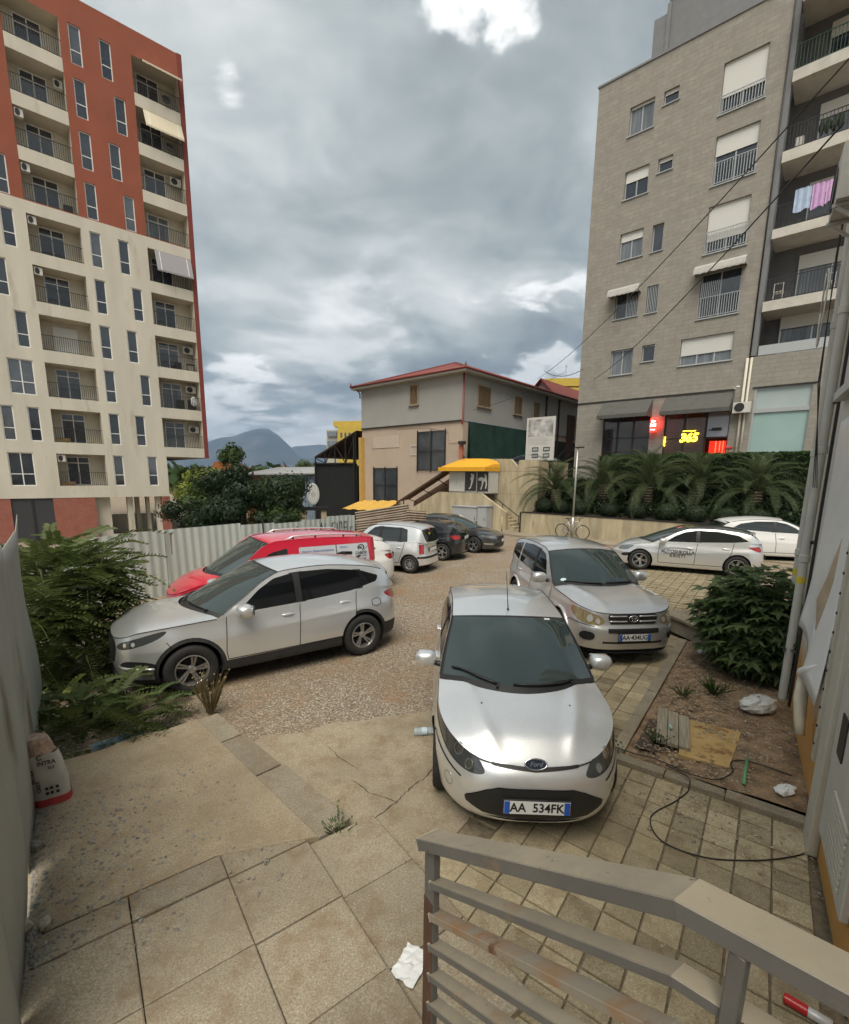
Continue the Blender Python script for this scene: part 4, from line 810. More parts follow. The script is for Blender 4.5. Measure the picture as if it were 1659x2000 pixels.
    bd = b.build('bird', mat('bird', (.05, .045, .04), .8), smooth=True); bd.location = T(-16.95, 22.9, 4.06); bd.rotation_euler = (0, 0, 2.5); tag(bd, 'small dark bird perched on the yellow kiosk canopy', 'bird')
    # roofed stair going down to the left of the kiosk
    a = tthing('stair_awning', -22.1, 22.9, 'brown sloping awning over the stairs left of the kiosk', 'awning')
    b = MB(); b.quad((-.1, -.35, 1.28), (4.0, -.35, 3.38), (4.0, 1.0, 3.55), (-.1, 1.0, 1.45)); b.build('cover', mat('awn_brown', (.20, .10, .03), .8), a); b = MB(); b.bar((-.1, -.36, 1.22), (4.0, -.36, 3.32), .05, .12); b.build('edge_beam', mat('wood_dark', (.06, .035, .02), .8), a)
    b = MB(); [b.bar((x, -.3, 1.3+x*.51), (x, .9, 1.0+x*.45), .04) for x in (.6, 1.9, 3.2)]; b.bar((.5, -.3, .7), (.5, -.3, 1.5), .05); b.build('bracket', MATS['iron'], a)
    b = MB(); b.add([(-.1, 1.35, -.4), (4.05, 1.35, -.4), (4.05, 1.35, 3.4), (-.1, 1.35, 1.3)], [(0, 1, 2, 3)]); b.build('backing', MATS['brown_wall'], a)
    # grey service cabinets
    for x0, x1, h, lb in ((-17.05, -15.25, 1.18, 'wide grey service cabinet against the stair wall'), (-15.22, -14.6, 1.26, 'narrow light grey service cabinet at the stair foot')):
        c = tthing('service_cabinet', x0, 21.95, lb, 'cabinet', .10); w_ = x1-x0; b = MB(); b.box(0, w_, 0, .6, 0, h); b.build('body', MATS['cabinet'], c, bevel=.015); b = MB(); b.box(-.03, w_+.03, -.04, .62, h+.003, h+.06); b.build('lid', MATS['cabinet'], c)
        nd = 2 if w_ > 1 else 1
        for i in range(nd): b = MB(); b.box(w_*i/nd+.05, w_*(i+1)/nd-.05, -.015, -.002, .08, h-.08); d = b.build('door', MATS['cabinet'], c); b = MB(); b.box(w_*(i+1)/nd-.14, w_*(i+1)/nd-.11, -.03, -.016, .5, .62); b.build('handle', MATS['iron'], d)
    # yellow-striped short post and kerb marker by the stairs
    b = MB(); b.tube([(0, 0, 0), (0, 0, .95)], .035, 8); b.build('cap', MATS['iron'], None) if False else None
    p = b.build('short_post', mat('ochre_post', (.45, .36, .16), .8), smooth=True); p.location = T(-13.35, 21.6, 0); tag(p, 'short thin ochre post at the foot of the stairs', 'post')
    # board with site picture
    bb = tthing('site_board', -14.05, 25.0, 'white information board with a grey picture above the wall', 'sign', 2.98)
    b = MB(); b.box(0, 1.77, 0, .06, 1.0, 3.4); b.build('board', MATS['white_panel'], bb); b = MB(); b.box(.2, .28, .07, .15, 0, 3.2); b.box(1.5, 1.58, .07, .15, 0, 3.2); b.build('leg', MATS['iron'], bb)
    pm, N, L, bs = node_mat('print_grey'); tc = N.new('ShaderNodeTexCoord'); n1 = nnoise(N, L, tc.outputs['Object'], 2.2, 3, .5); L.new(nmix(N, L, nrange(N, L, n1, .36, .64), (.20, .20, .195), (.58, .58, .56)), bs.inputs['Base Color'])
    b = MB(); b.box(.12, 1.66, -.008, -.001, 2.35, 3.28); b.build('picture', pm, bb)
    for i, z in enumerate((2.2, 2.1, 2.0, 1.9)): b = MB(); b.box(.15, 1.3+.2*(i % 2), -.006, -.001, z, z+.03); b.build('print_line', MATS['alu'], bb)
    for x in (.42, 1.12):
        for z in (1.15, 1.50): b = MB(); b.box(x, x+.40, -.008, -.001, z, z+.24); q = b.build('picture', MATS['poster_dark'], bb); b = MB(); b.box(x+.05, x+.35, -.012, -.009, z+.06, z+.18); b.build('picture_inset', MATS['alu'], q)
    # lamp post in front of the wall
    l = tthing('lamp_post', -9.58, 22.0, 'thin grey lamp post standing before the retaining wall', 'lamp post', .11); b = MB(); b.tube([(0, 0, 0), (0, 0, 1.0)], .065, 10); b.tube([(0, 0, 1.0), (0, 0, 4.3)], [.048, .036], 10); b.build('pole', MATS['alu'], l, True); b = MB(); b.box(-.12, .30, -.08, .08, 4.3, 4.36); b.build('lamp_head', MATS['iron'], l, bevel=.02)
    # fallen awning frame etc. behind
    b = MB(); b.tube([(0, 0, 0), (0, 0, .6)], .03, 6); b.blob((0, 0, .72), (.22, .08, .1), 8, 5); rs = b.build('red_stand', mat('red_plastic', (.5, .03, .03), .5)); p = UD*1; rs.location = (9.49+.754*8.45-.657*.5, 30.63-.657*8.45-.754*.5, 3.9); tag(rs, 'small red stand beside the shop door', 'stand')
build_terrace()
def corrugated(w, h, amp, pitch, axis='x', n_per=6, top=None):
    """corrugated sheet in local xz; ribs vertical (axis x) or horizontal (axis z)"""
    b = MB(); L_ = w if axis == 'x' else h; n = int(L_/pitch*n_per); V_ = []
    for i in range(n+1):
        s_ = L_*i/n; y = amp*math.cos(2*math.pi*s_/pitch) if pitch < .12 else amp*max(-1, min(1, 2.2*math.cos(2*math.pi*s_/pitch)))
        for t in (0, .5, 1):
            x, z = (s_, h*t) if axis == 'x' else (w*t, s_)
            if top and axis == 'x': z = t*(h+top(s_))
            V_.append((x, y, z))
    b.add(V_, [(i*3+j, (i+1)*3+j, (i+1)*3+j+1, i*3+j+1) for i in range(n) for j in range(2)])
    return b
mat('fence_metal', (.50, .525, .475), .6, 0, var=.10, vscale=1.2, stretch=(1, 1, .25), stain=(2.0, .68, (.30, .30, .25))); mat('rust_sheet', (.30, .24, .18), .8, .2, var=.3, vscale=2, stain=(3, .55, (.26, .14, .07))); mat('sheet_old', (.40, .405, .36), .6, 0, var=.14, vscale=1.3, stretch=(1, 1, .4), stain=(1.1, .57, (.20, .165, .11))); mat('graffiti', (.03, .03, .035), .7)
def build_fences():
    d = (FB-FA); Lf = d.length; an = math.atan2(d.y, d.x)
    f = empty('corrugated_fence', (FA.x, FA.y, -.15), an, 'pale grey corrugated metal fence with black graffiti behind the cars', 'fence')
    x = -1.4; i = 0
    while x < Lf-.05:
        w = min(1.12, Lf-x); o = corrugated(w, 1.72+random.uniform(-.04, .04), .011, .21).build('sheet', MATS['fence_metal'], f, smooth=True); o.location = (x, random.uniform(-.015, .015), random.uniform(-.03, .03)); o.rotation_euler = (random.uniform(-.03, .03), random.uniform(-.014, .014), 0); x += w-.04; i += 1
    b = MB(); [b.bar((x, .06, 0), (x, .06, 1.65), .06) for x in np.arange(-1.2, Lf, 2.2)]; b.build('post', MATS['rust_sheet'], f)
    b = MB(); b.bar((-1.4, .07, 1.3), (Lf, .07, 1.3), .05); b.bar((-1.4, .07, .4), (Lf, .07, .4), .05); b.build('rail', MATS['rust_sheet'], f)
    b = MB(); b.tube([(3.70, -.04, .6), (3.64, -.04, 1.78)], .022, 6); b.build('marker_rod', MATS['poster_dark'], f)
    # graffiti strokes near the right end
    def strokes(pts): b = MB(); b.tube([(x, -.045, z) for x, z in pts], .016, 5); b.build('graffiti', MATS['graffiti'], f)
    gx = Lf-2.9
    for pl in ([(0, 1.25), (0, .95)], [(.22, 1.5), (.20, 1.05)], [(.20, 1.25), (.36, 1.32), (.42, 1.15), (.30, 1.05), (.20, 1.08)], [(.50, 1.2), (.66, 1.22), (.62, 1.36), (.52, 1.30), (.50, 1.12), (.66, 1.06)], [(.76, 1.05), (.76, 1.36), (.90, 1.36), (.93, 1.08)], [(1.15, 1.12), (1.22, 1.55), (1.32, 1.1), (1.40, 1.5)], [(1.46, 1.05), (1.56, 1.25)], [(1.60, 1.18), (1.52, 1.02)], [(1.86, 1.50), (1.72, 1.48), (1.70, 1.28), (1.86, 1.24)], [(1.95, 1.48), (1.95, 1.26)], [(2.05, 1.26), (2.05, 1.5), (2.16, 1.5), (2.18, 1.26)], [(2.40, 1.5), (2.28, 1.48), (2.28, 1.30), (2.40, 1.28), (2.42, 1.52), (2.44, 1.12), (2.32, 1.06)], [(2.58, 1.3), (2.62, 1.05)]): strokes([(gx+x, z+.03) for x, z in pl])
    # horizontal rusty sheets right of the fence
    f2 = empty('rusty_sheet_barrier', (FB.x+.05, FB.y+.1, -.1), R(8), 'rusty horizontal corrugated sheets at the right end of the fence', 'fence')
    for i in range(2): o = corrugated(2.0, .62, .02, .09, 'z').build('sheet', MATS['rust_sheet'], f2, smooth=True); o.location = (i*.02, .02*i, .85+i*.30); o.rotation_euler = (0, R(-7-2*i), 0)
    o = corrugated(.75, 1.1, .02, .09, 'z').build('sheet', MATS['rust_sheet'], f2, smooth=True); o.location = (1.75, .0, .75); o.rotation_euler = (0, R(4), 0)
    b = MB(); b.bar((.1, .05, 0), (.1, .05, 1.3), .07); b.bar((1.9, .05, 0), (1.9, .05, 1.6), .07); b.build('post', MATS['rust_sheet'], f2)
    # tall flat sheets on the left, close to the camera
    A, Bq = Vector((-4.66, 5.30)), Vector((-1.2, .73)); d = Bq-A; an = math.atan2(d.y, d.x); f3 = empty('sheet_metal_hoarding', (A.x, A.y, 0), an, 'tall weathered sheet metal hoarding at the left edge', 'fence')
    edges = [0, 1.78, 3.02, 4.2, 4.75]
    for i in range(4):
        x0, x1 = edges[i], edges[i+1]; n, m_ = 14, 12; V_ = []
        for a in range(n+1):
            for c in range(m_+1):
                u_, v_ = a/n, c/m_; top = 2.36 if i else 2.30; 
                if i == 0: top = 2.34+.15*sstep(.14, 0, u_)-.05*u_
                x = x0+.012+(x1-x0-.024)*u_; bow = .012*math.sin(math.pi*u_)*math.sin(math.pi*v_)+.012*fbm(x, v_*2.4, 1.1, 3, i+.5)
                if i == 0: x += -.06*v_*(1-u_)+.02*math.sin(v_*9)*(1-u_)**4; bow += .03*(1-u_)**6*math.sin(v_*7)
                z0 = .05 if i == 0 else .07; z0 += .22*(1-u_)**3 if i == 2 else 0
                V_.append((x, bow+.012*i, z0+(top-z0)*v_))
        b = MB(); b.add(V_, [(a*(m_+1)+c, (a+1)*(m_+1)+c, (a+1)*(m_+1)+c+1, a*(m_+1)+c+1) for a in range(n) for c in range(m_)]); o = b.build('sheet', MATS['sheet_old'], f3, smooth=True); s_ = o.modifiers.new('s', 'SOLIDIFY'); s_.thickness = .006
    b = MB(); [b.bar((x, -.05, 0), (x, -.05, 2.2), .05) for x in (.9, 1.76, 3.0, 4.2)]; b.build('post', MATS['rust_sheet'], f3)
build_fences()
# ------------------------------------------------------------------ cars
class Curve:
    """monotone cubic through (x, y) points"""
    def __init__(s, pts):
        pts = sorted(pts); s.x = np.array([p[0] for p in pts], float); s.y = np.array([p[1] for p in pts], float)
        h = np.diff(s.x); d = np.diff(s.y)/h; m = np.zeros(len(pts))
        for i in range(1, len(pts)-1):
            if d[i-1]*d[i] > 0:
                w1 = 2*h[i]+h[i-1]; w2 = h[i]+2*h[i-1]; m[i] = (w1+w2)/(w1/d[i-1]+w2/d[i])
        m[0], m[-1] = d[0], d[-1]; s.m = m
    def __call__(s, x):
        x = np.clip(x, s.x[0], s.x[-1]); i = np.clip(np.searchsorted(s.x, x)-1, 0, len(s.x)-2)
        h = s.x[i+1]-s.x[i]; t = (x-s.x[i])/h
        return ((1+2*t)*(1-t)**2*s.y[i]+t*(1-t)**2*h*s.m[i]+t*t*(3-2*t)*s.y[i+1]+t*t*(t-1)*h*s.m[i+1])
def inpoly(px, py, poly):
    r = np.zeros(len(px), bool); n = len(poly)
    for i in range(n):
        x0, y0 = poly[i]; x1, y1 = poly[(i+1) % n]
        if y0 == y1: continue
        c = ((y0 > py) != (y1 > py)) & (px < (x1-x0)*(py-y0)/(y1-y0)+x0); r ^= c
    return r
def chaikin(p, n=2):
    for _ in range(n):
        q = []
        for i in range(len(p)):
            a, b = p[i], p[(i+1) % len(p)]
            q += [(.75*a[0]+.25*b[0], .75*a[1]+.25*b[1]), (.25*a[0]+.75*b[0], .25*a[1]+.75*b[1])]
        p = q
    return p
def round_poly(p, r=.03):
    q = []; n = len(p)
    for i in range(n):
        a, b, c = p[i-1], p[i], p[(i+1) % n]; la = math.hypot(a[0]-b[0], a[1]-b[1]); lc = math.hypot(c[0]-b[0], c[1]-b[1]); ra = min(r, la*.35); rc = min(r, lc*.35)
        A = (b[0]+(a[0]-b[0])*ra/la, b[1]+(a[1]-b[1])*ra/la); C = (b[0]+(c[0]-b[0])*rc/lc, b[1]+(c[1]-b[1])*rc/lc)
        q += [A, (.25*A[0]+.5*b[0]+.25*C[0], .25*A[1]+.5*b[1]+.25*C[1]), C]
    return q
def subdiv(p, mx=.05, closed=True):
    q = []; n = len(p)
    for i in range(n if closed else n-1):
        a, b = p[i], p[(i+1) % n]; k = max(1, int(math.hypot(b[0]-a[0], b[1]-a[1])/mx+.99))
        for j in range(k): t = j/k; q.append((a[0]+(b[0]-a[0])*t, a[1]+(b[1]-a[1])*t))
    if not closed: q.append(p[-1])
    return q
def strip(pl, w):
    """thin closed polygon round an open polyline"""
    pl = subdiv(pl, .06, False); a = []; b = []
    for i, p in enumerate(pl):
        p0 = pl[max(0, i-1)]; p1 = pl[min(len(pl)-1, i+1)]; dx, dy = p1[0]-p0[0], p1[1]-p0[1]; l = math.hypot(dx, dy) or 1
        a.append((p[0]-dy/l*w/2, p[1]+dx/l*w/2)); b.append((p[0]+dy/l*w/2, p[1]-dx/l*w/2))
    return a+b[::-1]
def cdt_panels(points, polys, classify, lift, normal):
    """triangulate grid points with polygon edges as constraints; returns {panel: (verts, normals, tris)}"""
    vs = [Vector(p) for p in points]; es = []
    for poly in polys:
        o = len(vs); vs += [Vector(p) for p in poly]; n = len(poly); es += [(o+i, o+(i+1) % n) for i in range(n)]
    co, _, fa, *_ = delaunay_2d_cdt(vs, es, [], 0, 1e-5)
    P = np.array([(c.x, c.y) for c in co]); F = np.array([f for f in fa if len(f) == 3]); C = P[F].mean(1)
    cl = classify(C[:, 0], C[:, 1]); V = lift(P[:, 0], P[:, 1]); Nn = normal(P[:, 0], P[:, 1]); out = {}
    for k in set(cl):
        if k is None or k == '': continue
        f = F[np.array([c == k for c in cl])]; u, inv = np.unique(f, return_inverse=True)
        out[k] = (V[u], Nn[u], inv.reshape(-1, 3))
    return out
class Body:
    def __init__(s, sp):
        s.sp = sp; L, W, wb = sp['L'], sp['W'], sp['wb']; s.xf = wb/2+sp['fo']; s.xr = s.xf-L; hw = W/2
        af, pf, qf = sp['nose']; ar, pr, qr = sp['tail']; side = Curve([(s.xr, .94), (-wb/2, .985), (0, 1.0), (wb/2, .985), (s.xf, .955)])
        df = af*np.linspace(0, 1, 70)**2.7; dr = ar*np.linspace(0, 1, 60)**2.7
        xs = np.concatenate([s.xf-df, np.linspace(s.xf-af, s.xr+ar, 90)[1:-1], (s.xr+dr)[::-1]])
        def cf(d, a, p, q): d = np.clip(d, 0, a); return np.maximum(1-((a-d)/a)**p, 0)**(1/q)
        ys = hw*side(xs)*cf(s.xf-xs, af, pf, qf)*cf(xs-s.xr, ar, pr, qr)
        s.X, s.Y = xs, ys; ds = np.hypot(np.diff(xs), np.diff(ys)); s.S = np.concatenate([[0], np.cumsum(ds)])
        tx = np.gradient(xs, s.S); ty = np.gradient(ys, s.S); tx[0] = 0; ty[0] = 1; tx[-1] = 0; ty[-1] = -1
        l = np.hypot(tx, ty); s.NX, s.NY = ty/l, -tx/l; s.km = int(np.argmax(ys))
        s.If, s.Is, s.Ir = Curve(sp['inf']), Curve(sp['ins']), Curve(sp['inr']); s.zs = Curve(sp['shoulder']); s.zb = Curve(sp['bottom'])
        s.zr = Curve(sp['rail']); s.tum = sp.get('tum', (.22, .28))
    def sx(s, x): return float(np.interp(-x, -s.X, s.S))
    def sf(s, y): return float(np.interp(y, s.Y[:s.km+1], s.S[:s.km+1]))
    def sr(s, y): return float(np.interp(-y, -s.Y[s.km:], s.S[s.km:]))
    def pt(s, p):
        if p[0] == 'f': return (s.sf(p[1]), p[2])
        if p[0] == 'r': return (s.sr(p[1]), p[2])
        return (s.sx(p[0]), p[1])
    def hull(s, q, z):
        q = np.asarray(q, float); z = np.asarray(z, float)
        x = np.interp(q, s.S, s.X); y = np.interp(q, s.S, s.Y); nx = np.interp(q, s.S, s.NX); ny = np.interp(q, s.S, s.NY)
        wf = np.maximum(nx, 0)**2; wr = np.maximum(-nx, 0)**2; ws = ny**2; t = wf+wr+ws
        i = (wf*s.If(z)+ws*s.Is(z)+wr*s.Ir(z))/t
        # a crease along the flank
        cz = s.sp.get('crease')
        if cz is not None: i = i+ws*.011*(np.tanh((z-(cz[0]+cz[1]*x))/.028)*.5+.5)-ws*.008*np.exp(-((z-(cz[0]+cz[1]*x)-.02)/.06)**2)
        return np.stack([x-nx*i, np.maximum(y-ny*i, 0), z], -1)
    def hull_n(s, q, z):
        e = .004; a = s.hull(q+e, z)-s.hull(q-e, z); b = s.hull(q, z+e)-s.hull(q, z-e); n = np.cross(b, a)
        return n/np.maximum(np.linalg.norm(n, axis=-1, keepdims=True), 1e-9)
    def top(s, q): return s.zs(np.interp(q, s.S, s.X))
    def edge(s, q): return s.hull(q, s.top(q))
    def side(s, x, z):
        x = np.asarray(x, float); z = np.asarray(z, float); q = np.interp(-x, -s.X, s.S); e = s.hull(q, s.zs(x)); h = np.maximum(z-s.zs(x), 0)
        return np.stack([x, np.maximum(e[..., 1]-s.tum[0]*h-s.tum[1]*h*h, .02), z], -1)
    def side_n(s, x, z):
        e = .004; a = s.side(x+e, z)-s.side(x-e, z); b = s.side(x, z+e)-s.side(x, z-e); n = np.cross(b, a)
        n = n*np.sign(n[..., 1:2]+1e-9)
        return n/np.maximum(np.linalg.norm(n, axis=-1, keepdims=True), 1e-9)
def mk(name, V, N, T, m, parent, flip=False, off=0., both=False):
    V = np.array(V, float)+np.array(N)*off; N = np.array(N, float); T = np.array(T)
    if both:
        V2 = V*[1, -1, 1]; N2 = N*[1, -1, 1]; T2 = T[:, ::-1]+len(V); V = np.concatenate([V, V2]); N = np.concatenate([N, N2]); T = np.concatenate([T, T2])
    elif flip: V = V*[1, -1, 1]; N = N*[1, -1, 1]; T = T[:, ::-1]
    # orient faces along the normals
    fn = np.cross(V[T[:, 1]]-V[T[:, 0]], V[T[:, 2]]-V[T[:, 0]]); bad = (fn*N[T].mean(1)).sum(1) < 0; T = T.copy(); T[bad] = T[bad][:, ::-1]
    me = bpy.data.meshes.new(name); me.from_pydata(V.tolist(), [], T.tolist()); me.materials.append(m)
    me.polygons.foreach_set('use_smooth', [True]*len(me.polygons)); me.update()
    me.normals_split_custom_set_from_vertices(N.tolist())
    o = bpy.data.objects.new(name, me); link(o, parent); return o
def loft(name, E, C, m, parent, nt=17, t0=0, pw=2.0, off=0, smooth=True, ridge=None):
    """rows between a left edge curve E (k,3), its mirror and a centre curve C (k,3)"""
    E = np.array(E); C = np.array(C); ts = np.linspace(-1, 1, nt); k = len(E); V = []
    for i in range(k):
        for t in ts:
            a = abs(t)
            rz = 0
            if ridge: yr = ridge[1]+(ridge[2]-ridge[1])*i/(k-1); rz = ridge[0]*math.exp(-((abs(E[i, 1]*t)-yr)/ridge[3])**2)*min(1, (k-1-i)/8)
            V.append((C[i, 0]+(E[i, 0]-C[i, 0])*a**2, E[i, 1]*t, C[i, 2]+(E[i, 2]-C[i, 2])*a**pw+off+rz))
    F = [(i*nt+j, i*nt+j+1, (i+1)*nt+j+1, (i+1)*nt+j) for i in range(k-1) for j in range(nt-1)]
    b = MB(); b.add(V, F); me = b.mesh(name, m, smooth)
    # face up
    up = sum(p.normal.z+.2*abs(p.normal.x) for p in me.polygons)
    if sum(p.normal.z for p in me.polygons) < 0: me.flip_normals()
    o = bpy.data.objects.new(name, me); link(o, parent); return o
def tyre_prof(r, w, rr):
    h = w/2
    return [(rr, -h*.82), (rr+.012, -h*.95), ((r+rr)/2, -h), (r-.028, -h*.96), (r-.008, -h*.80), (r, -h*.5), (r, h*.5), (r-.008, h*.80), (r-.028, h*.96), ((r+rr)/2, h), (rr+.012, h*.95), (rr, h*.82)]
RIMS = {}
def wheel_meshes(r, w, rr, style):
    """outer face towards +y"""
    key = (r, w, rr, style)
    if key in RIMS: return RIMS[key]
    M = Matrix.Rotation(R(-90), 4, 'X'); b = MB(); b.lathe(tyre_prof(r, w, rr), 40, M)
    n0 = 0
    tm = b.mesh('wheel', MATS['tyre'], True); tm.set_sharp_from_angle(angle=R(50))
    b = MB(); h = w/2
    b.lathe([(rr+.004, h*.93), (rr-.012, h*.96), (rr-.02, h*.7), (rr-.03, -h*.6)], 40, M)
    kind, n, tw = style; yo = h*.80; rh = .052
    for i in range(n):
        offs = (0,) if kind == 's' else (-tw*.62, tw*.62)
        for q, oo in enumerate(offs):
            a = 2*math.pi*i/n+math.pi/2; ca, sa = math.cos(a), math.sin(a)
            w0, w1 = (tw*.55, tw*.5) if kind == 's' else (tw*.30, tw*.26)
            if kind == 'fan': w0, w1 = tw*.20, tw*.34
            o0, o1 = (oo*.45, oo) if kind != 'fan' else (oo*.3+tw*.2, oo*.9-tw*.35)
            poly = [(rh*.6, o0-w0), (rr-.012, o1-w1), (rr-.012, o1+w1), (rh*.6, o0+w0)]
            fr = [Vector((u*ca-v*sa, yo-.022*(1 if u < rr*.5 else 0)-.012+(.012 if u > rr*.5 else 0), u*sa+v*ca)) for u, v in poly]
            bk = [p+Vector((0, -.03, 0)) for p in fr]
            b.add(fr+bk, ((3, 2, 1, 0), (0, 1, 5, 4), (1, 2, 6, 5), (2, 3, 7, 6)))
    b.lathe([(0, yo-.012), (rh*.6, yo-.014), (rh, yo-.022), (rh*1.25, yo-.05)], 20, M)
    rm = b.mesh('rim', MATS['rim_'+('dark' if kind == 'fan' else 'lt')], True); rm.set_sharp_from_angle(angle=R(35))
    b = MB(); b.lathe([(0, -.01), (rr-.03, -.01)], 32, M); b.lathe([(0.03, .005), (rr*.62, .005), (rr*.62, -.01)], 32, M)
    dm = b.mesh('brake_disc', MATS['disc'], False)
    RIMS[key] = (tm, rm, dm); return RIMS[key]
def add_wheel(car, x, y, sp, steer=0):
    tm, rm, dm = wheel_meshes(sp['wr'], sp['tw'], sp['rr'], sp['rim'])
    o = link(bpy.data.objects.new('wheel', tm), car); o.location = (x, y, sp['wr']-.004); o.rotation_euler = (0, 0, (0 if y > 0 else math.pi)+steer)
    link(bpy.data.objects.new('rim', rm), o); link(bpy.data.objects.new('brake_disc', dm), o)
    o.rotation_euler[1] = random.uniform(0, 1)
    return o
def make_car(name, sp, loc, yaw, label, cat='car', tilt=0, group='parked cars', step=.04):
    B = Body(sp); P = MATS[sp['paint']]; wb, wr = sp['wb'], sp['wr']; ra = wr+sp.get('archgap', .045)
    root = empty(name, loc, 0, label, cat, group); root.rotation_mode = 'XYZ'
    root.rotation_euler = (0, -tilt, yaw)
    S = B.S[-1]; q0, q1 = .0, S
    # --- hull panels
    arch = []
    for ax in (wb/2, -wb/2):
        arch.append(subdiv([B.pt((ax+ra*math.cos(t), wr+ra*math.sin(t))) for t in np.linspace(R(-60), R(240), 34)], .2))
    clad = []
    if sp.get('clad'):
        for ax in (wb/2, -wb/2):
            rc = ra+sp['clad']; clad.append([B.pt((ax+rc*math.cos(t), wr+rc*math.sin(t))) for t in np.linspace(R(-60), R(240), 34)])
        zc0 = sp['cladz']; clad.append(subdiv([B.pt((wb/2-.1, .0)), B.pt((wb/2-.1, zc0)), B.pt((-wb/2+.1, zc0+.02)), B.pt((-wb/2+.1, .0))], .06))
        for e in sp.get('cladx', []): clad.append(subdiv([B.pt(p) for p in e], .06))
    panels = []
    for nm, pl, mt, off, sm in sp['panels']:
        pp = [B.pt(p) for p in pl]; pp = chaikin(pp, 2) if sm else pp; panels.append((nm, subdiv(pp, .05), mt, off))
    gaps = []
    for pl in sp['lines']: gaps.append(strip([B.pt(p) for p in pl], sp.get('gapw', .009)))
    hs = np.linspace(B.sx(sp['xA0']+.02), .0, 40); gaps.append(strip([(q, float(B.top(q))-.010) for q in hs], .008))
    qs = np.arange(0, S, step); pts = []
    bt = [(float(q), float(B.zb(np.interp(q, B.S, B.X)))) for q in qs]+[(S, float(B.zb(B.X[-1])))]
    tp = [(float(q), float(B.top(q))) for q in qs]+[(S, float(B.top(S)))]
    for (q, a), (_, b) in zip(bt, tp):
        n = int((b-a)/step); pts += [(q+.0007*math.sin(i*7.1), a+(b-a)*i/(n+1)) for i in range(1, n+1)]
    dom = bt+tp[::-1]
    polys = [dom]+arch+clad+[p[1] for p in panels]+gaps
    def classify(x, y):
        r = np.full(len(x), 'body', object)
        for c in clad: r[inpoly(x, y, c)] = 'cladding'
        for i, (nm, pl, mt, off) in enumerate(panels): r[inpoly(x, y, pl)] = 'P%d' % i
        for g in gaps: r[inpoly(x, y, g) & np.array([not (v.startswith('P') and panels[int(v[1:])][0] not in ('door', 'tailgate', 'fuel_flap')) for v in r])] = 'gap'
        for a in arch: r[inpoly(x, y, a)] = ''
        r[~inpoly(x, y, dom)] = ''
        return r
    res = cdt_panels(pts, polys, classify, B.hull, B.hull_n)
    objs = {}
    for k, (V, N, T) in res.items():
        if k == 'body': mk('body', V, N, T, P, root, both=True)
        elif k == 'gap': mk('panel_gap', V, N, T, MATS['gap'], root, both=True, off=-.006)
        elif k == 'cladding': mk('cladding', V, N, T, MATS['cladding'], root, both=True, off=.006)
        else:
            nm, pl, mt, off = panels[int(k[1:])]
            m = MATS[mt] if mt else P; mid = V[:, 1].min() < .03
            if mid: objs.setdefault(nm, []).append(mk(nm, V, N, T, m, root, both=True, off=off))
            else:
                for fl in (False, True): objs.setdefault(nm, []).append(mk(nm, V, N, T, m, root, flip=fl, off=off))
    # --- wheel housings and floor
    b = MB()
    for ax in (wb/2, -wb/2):
        ts = np.linspace(R(-25), R(205), 24); q = [B.sx(ax+(ra+.004)*math.cos(t)) for t in ts]; zz = [wr+(ra+.004)*math.sin(t) for t in ts]; V = B.hull(np.array(q), np.array(zz))
        for sgn in (1, -1):
            o = [(v[0], sgn*(v[1]+.002), v[2]) for v in V]; i_ = [(v[0], sgn*(v[1]-.34), v[2]) for v in V]; n = len(o)
            b.add(o+i_, [(j, j+1, n+j+1, n+j) for j in range(n-1)]); b.add(i_+[(ax, i_[0][1], wr)], [(j, j+1, n) for j in range(n-1)])
    fl = [(x, y) for x, y in zip(B.X[::4], np.maximum(B.Y[::4]-.06, 0))]; zf = sp.get('floor', .24)
    for i in range(len(fl)-1):
        (xa, ya), (xb, yb) = fl[i], fl[i+1]; b.quad((xa, -ya, zf), (xa, ya, zf), (xb, yb, zf), (xb, -yb, zf))
    b.build('underbody', MATS['under'], root)
    # --- greenhouse sides
    xA0, xH, xRE, xR0 = sp['xA0'], sp['xH'], sp['xRE'], sp['xR0']
    gx = np.arange(xR0, xA0, step); pts = []; bt = []; tp = []
    for x in list(gx)+[xA0]:
        a, c = float(B.zs(x)), max(float(B.zr(x)), float(B.zs(x))+.0005); bt.append((float(x), a)); tp.append((float(x), c)); n = int((c-a)/step); pts += [(x+.0006*math.sin(i*5.3), a+(c-a)*i/(n+1)) for i in range(1, n+1)]
    dom = bt+tp[::-1]
    wins = []
    for nm, pl, mt in sorted(sp['windows'], key=lambda w: w[0] != 'pillar'):
        if nm == 'pillar':
            xm = sum(p[0] for p in pl)/len(pl); pl = [(p[0]+math.copysign(.05, p[0]-xm), p[1]) for p in pl]
        else: pl = round_poly(pl, .035)
        wins.append((nm, subdiv(pl, .05), mt))
    def cls2(x, y):
        r = np.full(len(x), 'body', object)
        for i, (nm, pl, mt) in enumerate(wins): r[inpoly(x, y, pl)] = 'W%d' % i
        r[~inpoly(x, y, dom)] = ''
        return r
    res = cdt_panels(pts, [dom]+[w[1] for w in wins], cls2, B.side, B.side_n)
    for k, (V, N, T) in res.items():
        if k == 'body': mk('pillars', V, N, T, P, root, both=True)
        else:
            nm, pl, mt = wins[int(k[1:])]
            for f in (False, True): mk('window' if nm == 'window' else 'window_trim', V, N, T, MATS[mt], root, flip=f, off=-.003 if nm == 'window' else .002)
    # --- hood
    s0 = B.sx(xA0-.03); qs = s0*(np.linspace(1, 0, 46)); E = B.edge(qs); tip = E[-1, 0]; cr = Curve(sp['hoodcrown']); xwc, xhc = sp['xwc'], sp['xhc']
